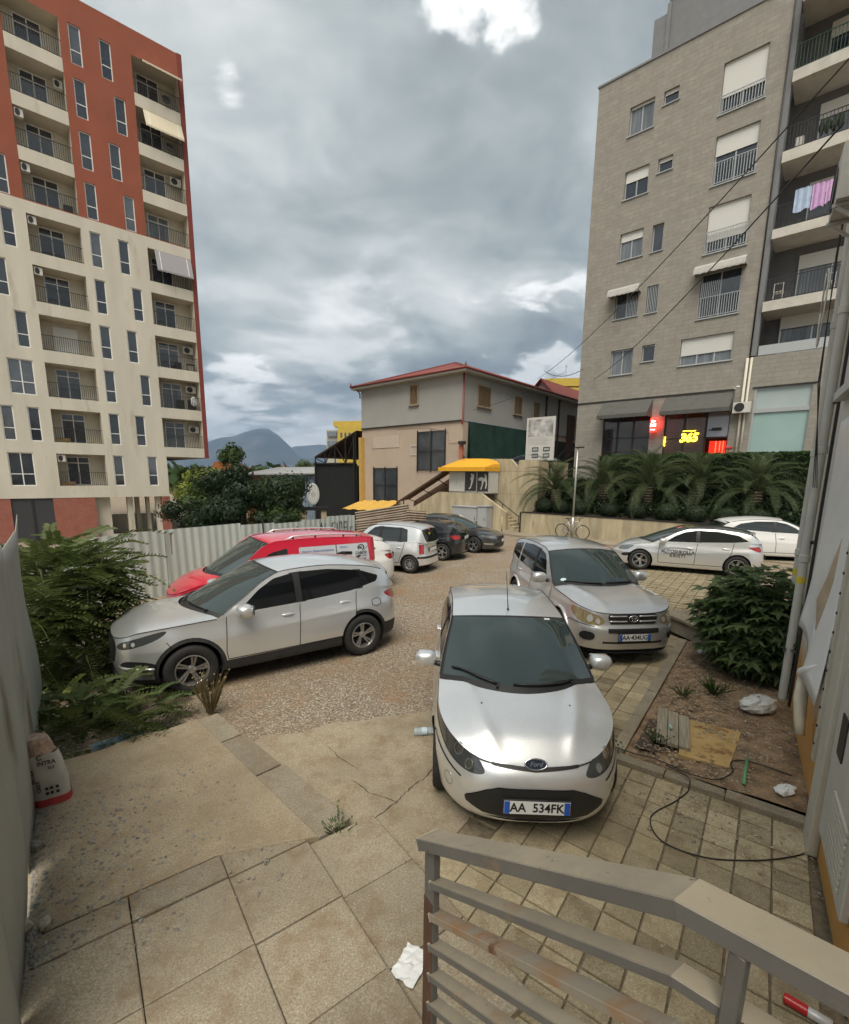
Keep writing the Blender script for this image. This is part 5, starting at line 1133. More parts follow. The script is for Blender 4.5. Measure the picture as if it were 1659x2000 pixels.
    C = E.copy(); C[:, 2] = E[:, 2]+cr(tip-E[:, 0]); hp = sp.get('hoodp', 2.2); rg_ = sp.get('ridge'); xb = E[0, 0]
    def hood_pt(x, t):
        ye, ze, zc = (np.interp(x, E[:, 0], E[:, 1]), np.interp(x, E[:, 0], E[:, 2]), np.interp(x, E[:, 0], C[:, 2])); z = zc+(ze-zc)*abs(t)**hp
        if rg_: f = np.clip((x-xb)/(tip-xb), 0, 1); z += rg_[0]*np.exp(-((abs(ye*t)-rg_[1]-(rg_[2]-rg_[1])*f)/rg_[3])**2)*np.clip((tip-x)/.25, 0, 1)*(1-t**8)
        return (float(x), float(ye*t), float(z))
    xcb = lambda t: xb+(xwc-xb)*(1-t*t)
    ts = np.linspace(-1, 1, 41); fr = np.clip((E[:, 0]-xb)/(tip-xb), 0, 1); hb = MB(); hb.add([hood_pt(xcb(t)+(tip-xcb(t))*f, t) for f in fr for t in ts], [(a*41+c, a*41+c+1, (a+1)*41+c+1, (a+1)*41+c) for a in range(45) for c in range(40)])
    me = hb.mesh('hood', P, True)
    if sum(p.normal.z for p in me.polygons) < 0: me.flip_normals()
    link(bpy.data.objects.new('hood', me), root)
    hz = lambda x: hood_pt(x, 0)[2]
    # --- windscreen, roof, rear glass, deck
    def rail(xs): z = B.zr(xs); return B.side(xs, z)
    zhc = float(B.zr(xH))+sp['roofcrown'][0]; eH = rail(np.array([xH]))[0]
    def screen(u, t):
        b0 = Vector(hood_pt(xcb(t)-.02, t)); b0.z -= .022; h0 = Vector((xhc+(xH-xhc)*t*t, float(eH[1])*t, zhc+(float(eH[2])-zhc)*t*t)); p = b0.lerp(h0, u); p.z += sp.get('wbulge', .035)*4*u*(1-u)*(1-t*t)
        x = xA0+(xH-xA0)*u; e = Vector(rail(np.array([x]))[0]); b1 = Vector(hood_pt(xcb(1.)-.02, 1.)); b1.z -= .022; d = e-b1.lerp(Vector((xH, float(eH[1]), float(eH[2]))), u); d.y *= t; w = abs(t)**3
        return p+Vector((d.x*w, d.y*(abs(t)**2), d.z*w))
    n = 20; us = [0, .035, .075]+list(np.linspace(.12, .965, n))+[1.0]; tt = [-1, -.965]+list(np.linspace(-.92, .92, 23))+[.965, 1]; b = MB(); nt = len(tt); V = [screen(u, t) for u in us for t in tt]
    for key, mt in (('windscreen', 'glass_front'), ('screen_border', 'trim')):
        b = MB(); F = []
        for a in range(len(us)-1):
            for c in range(nt-1):
                edge = a < 2 or a == len(us)-2 or c == 0 or c == nt-2
                if edge == (key != 'windscreen'): F.append((a*nt+c, a*nt+c+1, (a+1)*nt+c+1, (a+1)*nt+c))
        b.add(V, F); me = b.mesh(key, MATS[mt], True)
        if sum(p.normal.z for p in me.polygons) < 0: me.flip_normals()
        link(bpy.data.objects.new(key, me), root)
    Ew = rail(xA0+(xH-xA0)*np.linspace(0, 1, 18))
    m_ = 22; u = np.linspace(0, 1, m_); Er = rail(xH+(xRE-xH)*u); rc = sp['roofcrown']; Cr = np.stack([xhc+(sp['xrec']-xhc)*u, u*0, Er[:, 2]+rc[0]+(rc[1]-rc[0])*u+sp.get('roofbow', .02)*4*u*(1-u)], -1)
    roof = loft('roof', Er, Cr, MATS[sp.get('roofpaint', sp['paint'])], root, 21)
    qd = np.linspace(B.sx(xR0), S, 26); Ed = B.edge(qd); Cd = Ed.copy(); tl = Ed[-1, 0]; Cd[:, 2] = Ed[:, 2]+np.interp(Ed[:, 0]-tl, [0, .05, .4], [0, .02, sp.get('deckcrown', .03)])
    loft('boot_lid' if sp.get('sedan') else 'hatch_top', Ed, Cd, P, root, 21)
    dz = lambda x: float(np.interp(x, Cd[::-1, 0], Cd[::-1, 2]))
    u = np.linspace(0, 1, 14); Eg = rail(xRE+(xR0-xRE)*u); zc1 = dz(max(sp['xrbc'], tl)); Cg = np.stack([sp['xrec']+(sp['xrbc']-sp['xrec'])*u, u*0, Er[-1, 2]+rc[1]+(zc1-Er[-1, 2]-rc[1])*u+.03*4*u*(1-u)], -1)
    rg = sp.get('rgl', (.12, .9)); i0, i1 = int(13*rg[0]), int(13*rg[1]+.5)
    loft('rear_window', Eg[i0:i1+1], Cg[i0:i1+1], MATS['glass'], root, 21)
    loft('tailgate_frame', Eg[:i0+1], Cg[:i0+1], P, root, 21)
    if i1 < 13: loft('tailgate_frame', Eg[i1:], Cg[i1:], P, root, 21)
    # drip line between roof and pillars
    for sg in (1, -1): MB().tube([(p[0], p[1]*sg*1.0, p[2]+.001) for p in np.concatenate([Ew[1:], Er[1:]])], .007, 5).build('roof_trim', MATS[sp.get('ditch', 'trim')], root, True)
    if sp.get('spoiler'):
        l, t_ = sp['spoiler']; e = Er[-1]; c = Cr[-1]; ts = np.linspace(-1, 1, 15); V = []
        for t in ts:
            a = t*t; px, pz = c[0]+(e[0]-c[0])*a, c[2]+(e[2]-c[2])*a; y = e[1]*t*.985
            V += [(px+.16, y, pz+.008), (px-l*(1-.25*a), y, pz-.035-.02*a), (px-l*(1-.25*a), y, pz-.035-t_-.02*a), (px+.02, y, pz-.06)]
        F = [(i*4+j, (i+1)*4+j, (i+1)*4+(j+1) % 4, i*4+(j+1) % 4) for i in range(14) for j in range(4)]+[(0, 1, 2, 3), (59, 58, 57, 56)]
        MB().add(V, F).build('spoiler', P, root, auto=40)
    # --- wheels
    for i, (sx_, sy_) in enumerate(((1, 1), (1, -1), (-1, 1), (-1, -1))):
        add_wheel(root, sx_*wb/2, sy_*(sp['W']/2-.025-sp['tw']/2), sp, sp.get('steer', 0) if sx_ > 0 else 0)
    # --- mirrors
    mx, mz = sp['mirror']; ms = sp.get('msize', (.10, .13, .085)); yb = float(B.side(mx, mz)[1])
    for sg in (1, -1):
        b = MB(); b.blob((mx, sg*(yb+.05+ms[1]), mz+.02), ms, 16, 10, e=.72); o = b.build('mirror', P, root, True)
        b = MB(); b.tube([(mx+.02, sg*(yb-.03), mz-.05), (mx+.01, sg*(yb+.07), mz-.03)], [.035, .03], 8); b.build('mirror_arm', MATS['trim'], o, True)
        b = MB(); b.add([(mx-ms[0]*.93, sg*(yb+.05+ms[1]+ky*ms[1]*.8), mz+.02+kz*ms[2]*.75) for ky, kz in ((-1, -1), (1, -1), (1, 1), (-1, 1))], ((0, 1, 2, 3),)); b.build('mirror_glass', MATS['chrome'], o)
    # --- door handles
    dh = objs.get('door', [])
    for hx, hzz in sp['handles']:
        for sg in (1, -1):
            p = B.hull(B.sx(hx), hzz); par = min(dh, key=lambda d: (np.mean([v.co.y*sg for v in d.data.vertices[:8]]) < 0, abs(np.mean([v.co.x for v in d.data.vertices])-hx))) if dh else root
            b = MB(); b.blob((hx, sg*(float(p[1])+.012), hzz), (.10, .02, .017), 12, 6, e=.7); b.build('handle', MATS[sp.get('handlem', sp['paint'])], par, True)
    # --- plates
    for end, z, txt in sp['plates']:
        fx = 1 if end == 'f' else -1; p = B.hull(0. if end == 'f' else S, z); x = float(p[0])+fx*.022
        b = MB(); b.box(x-.008, x+.008, -.27, .27, z-.066, z+.066); pl = b.build('number_plate', MATS['trim'], root, bevel=.003)
        b = MB(); b.box(x+fx*.004, x+fx*.0105, -.26, .26, z-.056, z+.056); b.build('plate_face', MATS['plate'], pl)
        if txt:
            b = MB(); b.box(x+fx*.006, x+fx*.012, -.258*fx-.0, -.214*fx, z-.054, z+.054); b.box(x+fx*.006, x+fx*.012, .214*fx, .258*fx, z-.054, z+.054); b.build('plate_band', MATS['plate_blue'], pl)
            text('plate_text', txt, .107, MATS['black'], pl, (x+fx*.0115, 0, z-.002), (R(90), 0, R(90*fx)), sx=.88, bold=.0022)
    root['_B'] = 0
    del root['_B']
    return root, B, objs, dict(screen=screen, roofC=Cr, roofE=Er, hz=hz)
def surf_disc(B, q, z, r, rz=None, n=20):
    """points of an ellipse on the hull round (q, z)"""
    return [(q+r*math.cos(2*math.pi*i/n), z+(rz or r)*math.sin(2*math.pi*i/n)) for i in range(n)]
def hull_disc(name, B, q, z, r, m, parent, off=.004, rz=None, sides=(1, -1), dome=0., n=20):
    out = []
    P = np.array([(q, z)]+surf_disc(B, q, z, r, rz, n)); V = B.hull(P[:, 0], P[:, 1]); N = B.hull_n(P[:, 0], P[:, 1]); V[0] += N[0]*dome
    T = np.array([(0, i+1, (i+1) % n+1) for i in range(n)])
    for s_ in sides: out.append(mk(name, V, N, T, m, parent, flip=s_ < 0, off=off))
    return out
def hull_ring(name, B, q, z, r, w, m, parent, rz=None, tr=.006, sides=(1, -1), off=.004):
    P = np.array(surf_disc(B, q, z, r, rz, 24)); V = B.hull(P[:, 0], P[:, 1])+B.hull_n(P[:, 0], P[:, 1])*off
    for s_ in sides:
        b = MB(); b.tube([(v[0], v[1]*s_, v[2]) for v in V]+[(V[0][0], V[0][1]*s_, V[0][2])], tr, 6, False); b.build(name, m, parent, True)
def screen_pt(sc, u, t, off=.012): p = sc(u, t); return (p.x+off*.5, p.y, p.z+off)
def wipers(root, sc, spans):
    for (u0, t0), (u1, t1) in spans:
        b = MB(); pts = [screen_pt(sc, u0+(u1-u0)*k, t0+(t1-t0)*k, .018) for k in np.linspace(0, 1, 6)]; b.tube(pts, [.012]*6, 5); b.tube([screen_pt(sc, .03, t0-.02, .02), pts[0], pts[3]], [.014, .012, .009], 5); b.build('wiper', MATS['trim'], root, True)

mat('silver', (.76, .77, .765), .34, .72, coat=1.0); mat('silver_lt', (.83, .84, .835), .34, .70, coat=1.0, var=.05, vscale=90); mat('silver_warm', (.74, .735, .72), .34, .72, coat=1.0)
mat('paint_white', (.74, .74, .72), .3, 0, coat=1.0); mat('paint_red', (.62, .015, .045), .3, 0, coat=1.0); mat('paint_black', (.012, .013, .015), .22, 0, coat=1.0); mat('paint_grey', (.075, .08, .085), .28, .6, coat=1.0)
mat('trim', (.018, .018, .018), .45); mat('cladding', (.028, .028, .028), .6, var=.2, vscale=8); mat('gap', (.006, .006, .006), .8); mat('under', (.008, .008, .008), .9)
mat('glass', (.012, .015, .015), .03, 0, spec=.8, ior=1.6); mat('glass_front', (.035, .052, .05), .03, 0, spec=.7, ior=1.62); mat('glass_tint', (.006, .007, .008), .04, 0, spec=.6)
mat('tyre', (.022, .021, .02), .8, var=.25, vscale=12); mat('rim_lt', (.55, .55, .54), .3, .8); mat('rim_dark', (.50, .50, .50), .32, .85); mat('disc', (.03, .03, .03), .55, .3)
mat('chrome', (.75, .75, .75), .08, 1.0); mat('lamp', (.30, .31, .31), .12, .6, coat=1.0); mat('lamp_dark', (.07, .075, .075), .12, .3, coat=1.0); mat('lamp_amber', (.42, .33, .17), .15, .4, coat=1.0); mat('bulb', (.85, .85, .82), .12, .5, coat=1.0)
mat('lamp_orange', (.65, .25, .04), .2, .1, coat=1.0); mat('tail', (.36, .012, .012), .15, 0, coat=1.0); mat('tail_clear', (.6, .35, .33), .15, 0, coat=1.0)
mat('plate', (.74, .75, .74), .35); mat('plate_blue', (.02, .10, .48), .35); mat('black', (.01, .01, .01), .5)
def door_lines(x0, x1, x2, zs, zr=.30, c=.14):
    return [[(x0, zr), (x0+.015, .55), (x0-.02, zs(x0-.02))], [(x1+.02, zr), (x1+.01, .6), (x1-.03, zs(x1-.03))],
            [(x2+c+.06, zr), (x2+c+.02, .45), (x2+.03, .72), (x2-.02, zs(x2-.02))], [(x0, zr), (x2+c+.06, zr)]]
def door_polys(x0, x1, x2, zs, zr=.30, c=.14):
    return [('door', [(x0, zr), (x0+.015, .55), (x0-.02, zs(x0-.02)+.01), (x1-.03, zs(x1-.03)+.01), (x1+.01, .6), (x1+.02, zr)], None, 0, False),
            ('door', [(x1+.02, zr), (x1+.01, .6), (x1-.03, zs(x1-.03)+.01), (x2-.02, zs(x2-.02)+.01), (x2+.03, .72), (x2+c+.02, .45), (x2+c+.06, zr)], None, 0, False)]
def fiesta():
    sh = [(-1.905, 1.02), (-1.75, 1.05), (-1.3, 1.06), (-.6, 1.02), (.1, .975), (.62, .945), (1.0, .915), (1.4, .855), (1.75, .765), (1.95, .69), (2.045, .665)]
    zs = Curve(sh)
    return dict(L=3.95, W=1.72, H=1.46, wb=2.489, fo=.80, wr=.305, tw=.195, rr=.20, rim=('s', 7, .035), paint='silver_lt', nose=(.82, 2.1, 3.1), tail=(.75, 2.2, 3.2), ridge=(.022, .60, .30, .07),
        inf=[(.15, .10), (.22, .03), (.36, .0), (.50, .015), (.60, .05), (.68, .11), (.8, .17), (.95, .22)], ins=[(.15, .07), (.25, .03), (.5, .0), (.7, .012), (.85, .035), (.95, .06), (1.1, .085)], inr=[(.15, .10), (.3, .02), (.5, 0), (.75, .03), (1.05, .12)],
        shoulder=sh, bottom=[(-1.905, .26), (-1.6, .22), (-1.0, .18), (1.0, .18), (1.6, .17), (2.045, .185)], crease=(.62, -.06),
        rail=[(-1.80, 1.06), (-1.70, 1.16), (-1.5, 1.31), (-1.1, 1.375), (-.6, 1.395), (.06, 1.345), (.36, 1.22), (.64, 1.06), (.90, .928)], xA0=.90, xH=.06, xRE=-1.5, xR0=-1.80, xwc=1.27, xhc=.24, xrec=-1.58, xrbc=-1.86,
        hoodcrown=[(0, 0), (.1, .025), (.4, .065), (.8, .085), (1.4, .09)], hoodp=2.6, roofcrown=(.068, .06), spoiler=(.10, .03), tum=(.25, .32), ditch='trim',
        panels=[('grille', [('f', 0, .515), ('f', .30, .51), ('f', .40, .475), ('f', .56, .375), ('f', .55, .335), ('f', .42, .28), ('f', 0, .265)], 'trim', -.015, False),
                ('grille', [('f', 0, .655), ('f', .36, .675), ('f', .40, .665), ('f', .36, .652), ('f', 0, .628)], 'trim', -.008, False),
                ('headlight', [('f', .40, .585), ('f', .47, .66), ('f', .60, .75), (1.60, .83), (1.22, .885), (1.10, .885), (1.26, .835), (1.47, .745), ('f', .735, .625), ('f', .55, .56)], 'lamp_dark', .004, True),
                ('tail_light', [(-1.55, 1.0), (-1.6, .72), ('r', .66, .70), ('r', .62, 1.0)], 'tail', .004, True)]+door_polys(.78, -.18, -1.12, zs),
        lines=door_lines(.78, -.18, -1.12, zs)+[[('f', .60, .51), (1.42, .66), (1.25, .62)]], windows=[('window', [(.56, .975), (-.17, 1.005), (-.17, 1.335), (.08, 1.29), (.36, 1.15)], 'glass'), ('window', [(-.26, 1.005), (-1.0, 1.05), (-1.25, 1.11), (-1.1, 1.29), (-.7, 1.345), (-.26, 1.34)], 'glass'), ('pillar', [(-.17, 1.0), (-.26, 1.0), (-.26, 1.345), (-.17, 1.34)], 'trim')],
        mirror=(.58, 1.0), handles=[(.0, .84), (-.92, .88)], plates=[('f', .385, 'AA  534FK')], msize=(.095, .115, .08))
def rav():
    sh = [(-2.24, 1.12), (-2.0, 1.16), (-1.2, 1.13), (-.4, 1.075), (.3, 1.035), (.75, 1.03), (1.2, 1.01), (1.6, .985), (1.95, .93), (2.12, .885), (2.185, .87)]
    zs = Curve(sh)
    return dict(L=4.42, W=1.815, H=1.69, wb=2.56, fo=.905, wr=.355, tw=.225, rr=.22, rim=('s', 5, .05), paint='silver_warm', nose=(.62, 2.2, 3.6), tail=(.5, 2.2, 3.6),
        inf=[(.2, .10), (.3, .02), (.5, .0), (.62, .015), (.68, .05), (.86, .085), (.95, .12), (1.0, .15)], ins=[(.2, .06), (.33, .02), (.6, .0), (.85, .02), (1.0, .05), (1.15, .07)], inr=[(.2, .1), (.4, .01), (.6, 0), (.9, .02), (1.15, .06)],
        shoulder=sh, bottom=[(-2.24, .34), (-1.7, .3), (-1, .27), (1, .27), (1.7, .28), (2.185, .29)], crease=(.80, -.05), clad=None, archgap=.055,
        rail=[(-2.12, 1.15), (-2.05, 1.28), (-1.92, 1.5), (-1.5, 1.60), (-.8, 1.635), (-.1, 1.61), (.12, 1.55), (.42, 1.35), (.85, 1.03)], xA0=.85, xH=.08, xRE=-1.92, xR0=-2.12, xwc=1.18, xhc=.16, xrec=-2.0, xrbc=-2.16,
        ridge=(.018, .62, .40, .08), hoodcrown=[(0, 0), (.1, .03), (.5, .075), (1.2, .09)], hoodp=3.2, roofcrown=(.06, .06), spoiler=(.13, .03), tum=(.20, .22), ditch='trim',
        panels=[('grille', [('f', 0, .855), ('f', .40, .855), ('f', .42, .80), ('f', .38, .70), ('f', 0, .70)], 'trim', -.012, False),
                ('grille', [('f', 0, .635), ('f', .42, .635), ('f', .42, .57), ('f', 0, .565)], 'trim', -.012, False),
                ('grille', [('f', 0, .425), ('f', .50, .425), ('f', .50, .395), ('f', 0, .395)], 'trim', -.006, False),
                ('headlight', [('f', .47, .70), ('f', .50, .80), ('f', .70, .87), (1.86, .915), (1.66, .92), (1.72, .80), ('f', .80, .70), ('f', .62, .665)], 'lamp_amber', .004, True),
                ('fog_light_recess', [('f', .60, .56), ('f', .78, .57), ('f', .80, .44), ('f', .63, .42)], 'trim', -.012, True),
                ('tail_light', [(-1.95, 1.2), (-2.0, .92), ('r', .72, .9), ('r', .68, 1.2)], 'tail', .004, True)]+door_polys(.80, -.28, -1.32, zs, .42),
        lines=door_lines(.80, -.28, -1.32, zs, .42)+[[('f', .62, .655), (1.70, .70), (1.60, .64)]], windows=[('window', [(.50, 1.075), (-.26, 1.09), (-.26, 1.555), (.06, 1.50), (.2, 1.40)], 'glass_tint'), ('window', [(-.36, 1.09), (-1.22, 1.15), (-1.22, 1.55), (-.7, 1.58), (-.36, 1.565)], 'glass_tint'), ('window', [(-1.30, 1.16), (-1.85, 1.25), (-1.78, 1.47), (-1.3, 1.55)], 'glass_tint'), ('pillar', [(-.26, 1.085), (-.36, 1.085), (-.36, 1.57), (-.26, 1.56)], 'trim')],
        mirror=(.55, 1.12), msize=(.10, .135, .10), handles=[(-.12, .93), (-1.12, .98)], plates=[('f', .505, 'AA·434UG')])
def tucson():
    sh = [(-2.24, 1.02), (-2.05, 1.10), (-1.4, 1.14), (-.6, 1.085), (.2, 1.04), (.75, 1.03), (1.2, 1.015), (1.6, .995), (1.95, .945), (2.1, .885), (2.235, .835)]
    zs = Curve(sh)
    return dict(L=4.475, W=1.85, H=1.65, wb=2.67, fo=.90, wr=.355, tw=.225, rr=.218, rim=('fan', 5, .048), paint='silver', nose=(.85, 2.2, 2.9), tail=(.62, 2.2, 3.2),
        inf=[(.2, .12), (.3, .03), (.5, .0), (.75, .01), (.88, .05), (1.02, .14)], ins=[(.2, .05), (.33, .01), (.5, .0), (.8, .02), (.95, .05), (1.15, .08)], inr=[(.2, .12), (.4, .01), (.6, 0), (.9, .03), (1.1, .10)],
        shoulder=sh, bottom=[(-2.24, .33), (-1.7, .28), (-1, .25), (1, .25), (1.7, .25), (2.235, .26)], crease=(.80, -.055), clad=.055, cladz=.40, archgap=.05, cladx=[[(-1.5, .2), (-1.5, .52), (-2.0, .52), ('r', .5, .48), ('r', .0, .48), ('r', 0, .2)], [(1.55, .2), (1.55, .30), ('f', .6, .30), ('f', 0, .30), ('f', 0, .2)]],
        rail=[(-2.08, 1.10), (-1.98, 1.24), (-1.78, 1.43), (-1.3, 1.54), (-.6, 1.595), (-.05, 1.57), (.22, 1.475), (.55, 1.27), (.95, 1.022)], xA0=.95, xH=.0, xRE=-1.78, xR0=-2.08, xwc=1.32, xhc=.12, xrec=-1.88, xrbc=-2.14,
        hoodcrown=[(0, 0), (.1, .04), (.5, .085), (1.3, .09)], hoodp=2.8, roofcrown=(.055, .055), spoiler=(.16, .03), tum=(.24, .30), ditch='paint_grey',
        panels=[('grille', [('f', 0, .82), ('f', .38, .81), ('f', .45, .70), ('f', .36, .50), ('f', .2, .46), ('f', 0, .46)], 'trim', -.01, False),
                ('headlight', [('f', .46, .715), ('f', .50, .785), ('f', .66, .84), (1.72, .945), (1.58, .95), (1.72, .845), ('f', .72, .745), ('f', .58, .705)], 'lamp_dark', .004, True),
                ('fog_light_recess', [('f', .52, .50), ('f', .62, .56), ('f', .80, .56), ('f', .86, .50), ('f', .80, .42), ('f', .56, .42)], 'trim', -.008, True),
                ('tail_light', [(-1.75, 1.03), (-1.95, 1.06), ('r', .66, 1.04), ('r', .62, .88), (-2.05, .87)], 'tail', .006, True)]+door_polys(.86, -.22, -1.22, zs, .42),
        lines=door_lines(.86, -.22, -1.22, zs, .42)+[[(1.62, .80), (1.55, .70), (1.45, .74)], [B_ for B_ in [(-1.62, .97), (-1.52, .94), (-1.52, .86), (-1.60, .83), (-1.69, .86), (-1.69, .94), (-1.62, .97)]]],
        windows=[('window', [(.70, 1.055), (-.20, 1.085), (-.20, 1.525), (.1, 1.475), (.35, 1.34)], 'glass_tint'), ('window', [(-.30, 1.09), (-1.15, 1.15), (-1.65, 1.25), (-1.70, 1.34), (-1.35, 1.46), (-.8, 1.53), (-.30, 1.535)], 'glass_tint'), ('pillar', [(-.20, 1.085), (-.30, 1.085), (-.30, 1.54), (-.20, 1.53)], 'trim'), ('pillar', [(-1.28, 1.16), (-1.32, 1.165), (-1.32, 1.47), (-1.28, 1.48)], 'trim')],
        mirror=(.62, 1.10), msize=(.115, .13, .095), handles=[(-.05, .93), (-1.02, .98)], plates=[('r', .62, '')], floor=.28)
def hyundai_i30():
    sh = [(-2.03, .98), (-1.85, 1.03), (-1.2, 1.02), (-.5, .975), (.2, .935), (.8, .91), (1.3, .875), (1.7, .80), (2.0, .70), (2.2, .63), (2.27, .61)]
    zs = Curve(sh)
    return dict(L=4.30, W=1.78, H=1.47, wb=2.65, fo=.885, wr=.325, tw=.215, rr=.215, rim=('t', 5, .04), paint='silver_lt', nose=(1.0, 2.0, 2.6), tail=(.62, 2.2, 3.0), gapw=.012,
        inf=[(.15, .12), (.22, .03), (.4, .0), (.55, .02), (.62, .07), (.75, .15), (.95, .2)], ins=[(.15, .06), (.25, .02), (.5, .0), (.75, .015), (.9, .05), (1.05, .08)], inr=[(.15, .1), (.3, .01), (.5, 0), (.8, .03), (1.0, .10)],
        shoulder=sh, bottom=[(-2.03, .27), (-1.6, .22), (-1, .18), (1, .18), (1.7, .17), (2.27, .19)], crease=(.66, -.06),
        rail=[(-1.95, 1.03), (-1.82, 1.14), (-1.58, 1.29), (-1.2, 1.36), (-.6, 1.40), (-.05, 1.38), (.25, 1.29), (.6, 1.11), (1.02, .895)], xA0=1.02, xH=-.02, xRE=-1.58, xR0=-1.95, xwc=1.40, xhc=.12, xrec=-1.68, xrbc=-2.0,
        hoodcrown=[(0, 0), (.1, .03), (.5, .08), (1.2, .09)], hoodp=2.8, roofcrown=(.06, .055), spoiler=(.14, .03), tum=(.25, .32), ditch='trim', roofpaint='paint_grey',
        panels=[('headlight', [('f', .52, .60), ('f', .60, .68), (1.75, .76), (1.50, .80), (1.62, .70), ('f', .76, .60)], 'lamp', .004, True), ('grille', [('f', 0, .47), ('f', .4, .47), ('f', .5, .36), ('f', .3, .24), ('f', 0, .23)], 'trim', -.01, False), ('fog_light_recess', [('f', .66, .50), ('f', .84, .56), ('f', .80, .44), ('f', .70, .40)], 'trim', -.006, True),
                ('tail_light', [(-1.52, .93), (-1.78, .93), ('r', .66, .95), ('r', .6, .80), (-1.88, .77), (-1.70, .85)], 'tail', .006, True)]+door_polys(.80, -.22, -1.18, zs, .30),
        lines=door_lines(.80, -.22, -1.18, zs, .30), windows=[('window', [(.62, .96), (-.20, .985), (-.20, 1.335), (.1, 1.28), (.35, 1.16)], 'glass'), ('window', [(-.30, .99), (-1.2, 1.04), (-1.58, 1.09), (-1.3, 1.25), (-.8, 1.335), (-.30, 1.34)], 'glass'), ('pillar', [(-.20, .985), (-.30, .985), (-.30, 1.345), (-.20, 1.34)], 'trim')],
        mirror=(.72, .98), handles=[(-.05, .80), (-1.0, .84)], plates=[('r', .60, '')])
def atos():
    sh = [(-1.74, .92), (-1.5, .955), (-.8, .935), (0, .90), (.7, .88), (1.1, .87), (1.4, .83), (1.65, .78), (1.775, .75)]
    zs = Curve(sh)
    return dict(L=3.515, W=1.525, H=1.54, wb=2.38, fo=.585, wr=.275, tw=.165, rr=.165, rim=('s', 8, .03), paint='silver_lt', nose=(.6, 2.2, 2.9), tail=(.42, 2.2, 3.4), gapw=.012,
        inf=[(.15, .08), (.3, .0), (.5, .0), (.7, .05), (.9, .14)], ins=[(.15, .05), (.3, .0), (.6, .0), (.85, .04), (.98, .07)], inr=[(.15, .08), (.28, .0), (.50, .0), (.55, .05), (.95, .10)],
        shoulder=sh, bottom=[(-1.74, .26), (-1.3, .22), (0, .18), (1.775, .2)],
        rail=[(-1.68, .95), (-1.6, 1.14), (-1.5, 1.36), (-1.1, 1.45), (-.5, 1.475), (.1, 1.45), (.35, 1.36), (.62, 1.12), (.92, .88)], xA0=.92, xH=.08, xRE=-1.5, xR0=-1.68, xwc=1.15, xhc=.16, xrec=-1.53, xrbc=-1.72,
        hoodcrown=[(0, 0), (.1, .03), (.6, .06)], roofcrown=(.045, .045), spoiler=None, tum=(.18, .18),
        panels=[('headlight', [('f', .4, .6), ('f', .45, .72), (1.5, .76), (1.52, .6)], 'lamp', .004, True), ('tail_light', [(-1.50, .90), (-1.52, .60), ('r', .56, .60), ('r', .54, .90)], 'tail', .006, False), ('rubbing_strip', [(.6, .44), (.6, .49), (-.75, .49), (-.75, .44)], 'trim', .008, False), ('bumper_strip', [(-1.45, .46), (-1.45, .53), ('r', .3, .53), ('r', 0, .53), ('r', 0, .46), ('r', .3, .46)], 'trim', .008, False)]+door_polys(.70, -.10, -.98, zs, .30, .1),
        lines=door_lines(.70, -.10, -.98, zs, .30, .1), windows=[('window', [(.55, .93), (-.06, .945), (-.06, 1.40), (.12, 1.38), (.35, 1.2)], 'glass'), ('window', [(-.16, .945), (-.80, .965), (-.80, 1.40), (-.16, 1.41)], 'glass'), ('window', [(-.86, .965), (-1.10, .975), (-1.06, 1.36), (-.86, 1.395)], 'glass'), ('pillar', [(-.06, .94), (-.16, .94), (-.16, 1.42), (-.06, 1.41)], 'trim'), ('pillar', [(-.80, .96), (-.86, .96), (-.86, 1.40), (-.80, 1.41)], 'trim')],
        mirror=(.55, .98), msize=(.07, .09, .07), handles=[(.05, .74), (-.80, .77)], plates=[('r', .72, '')])
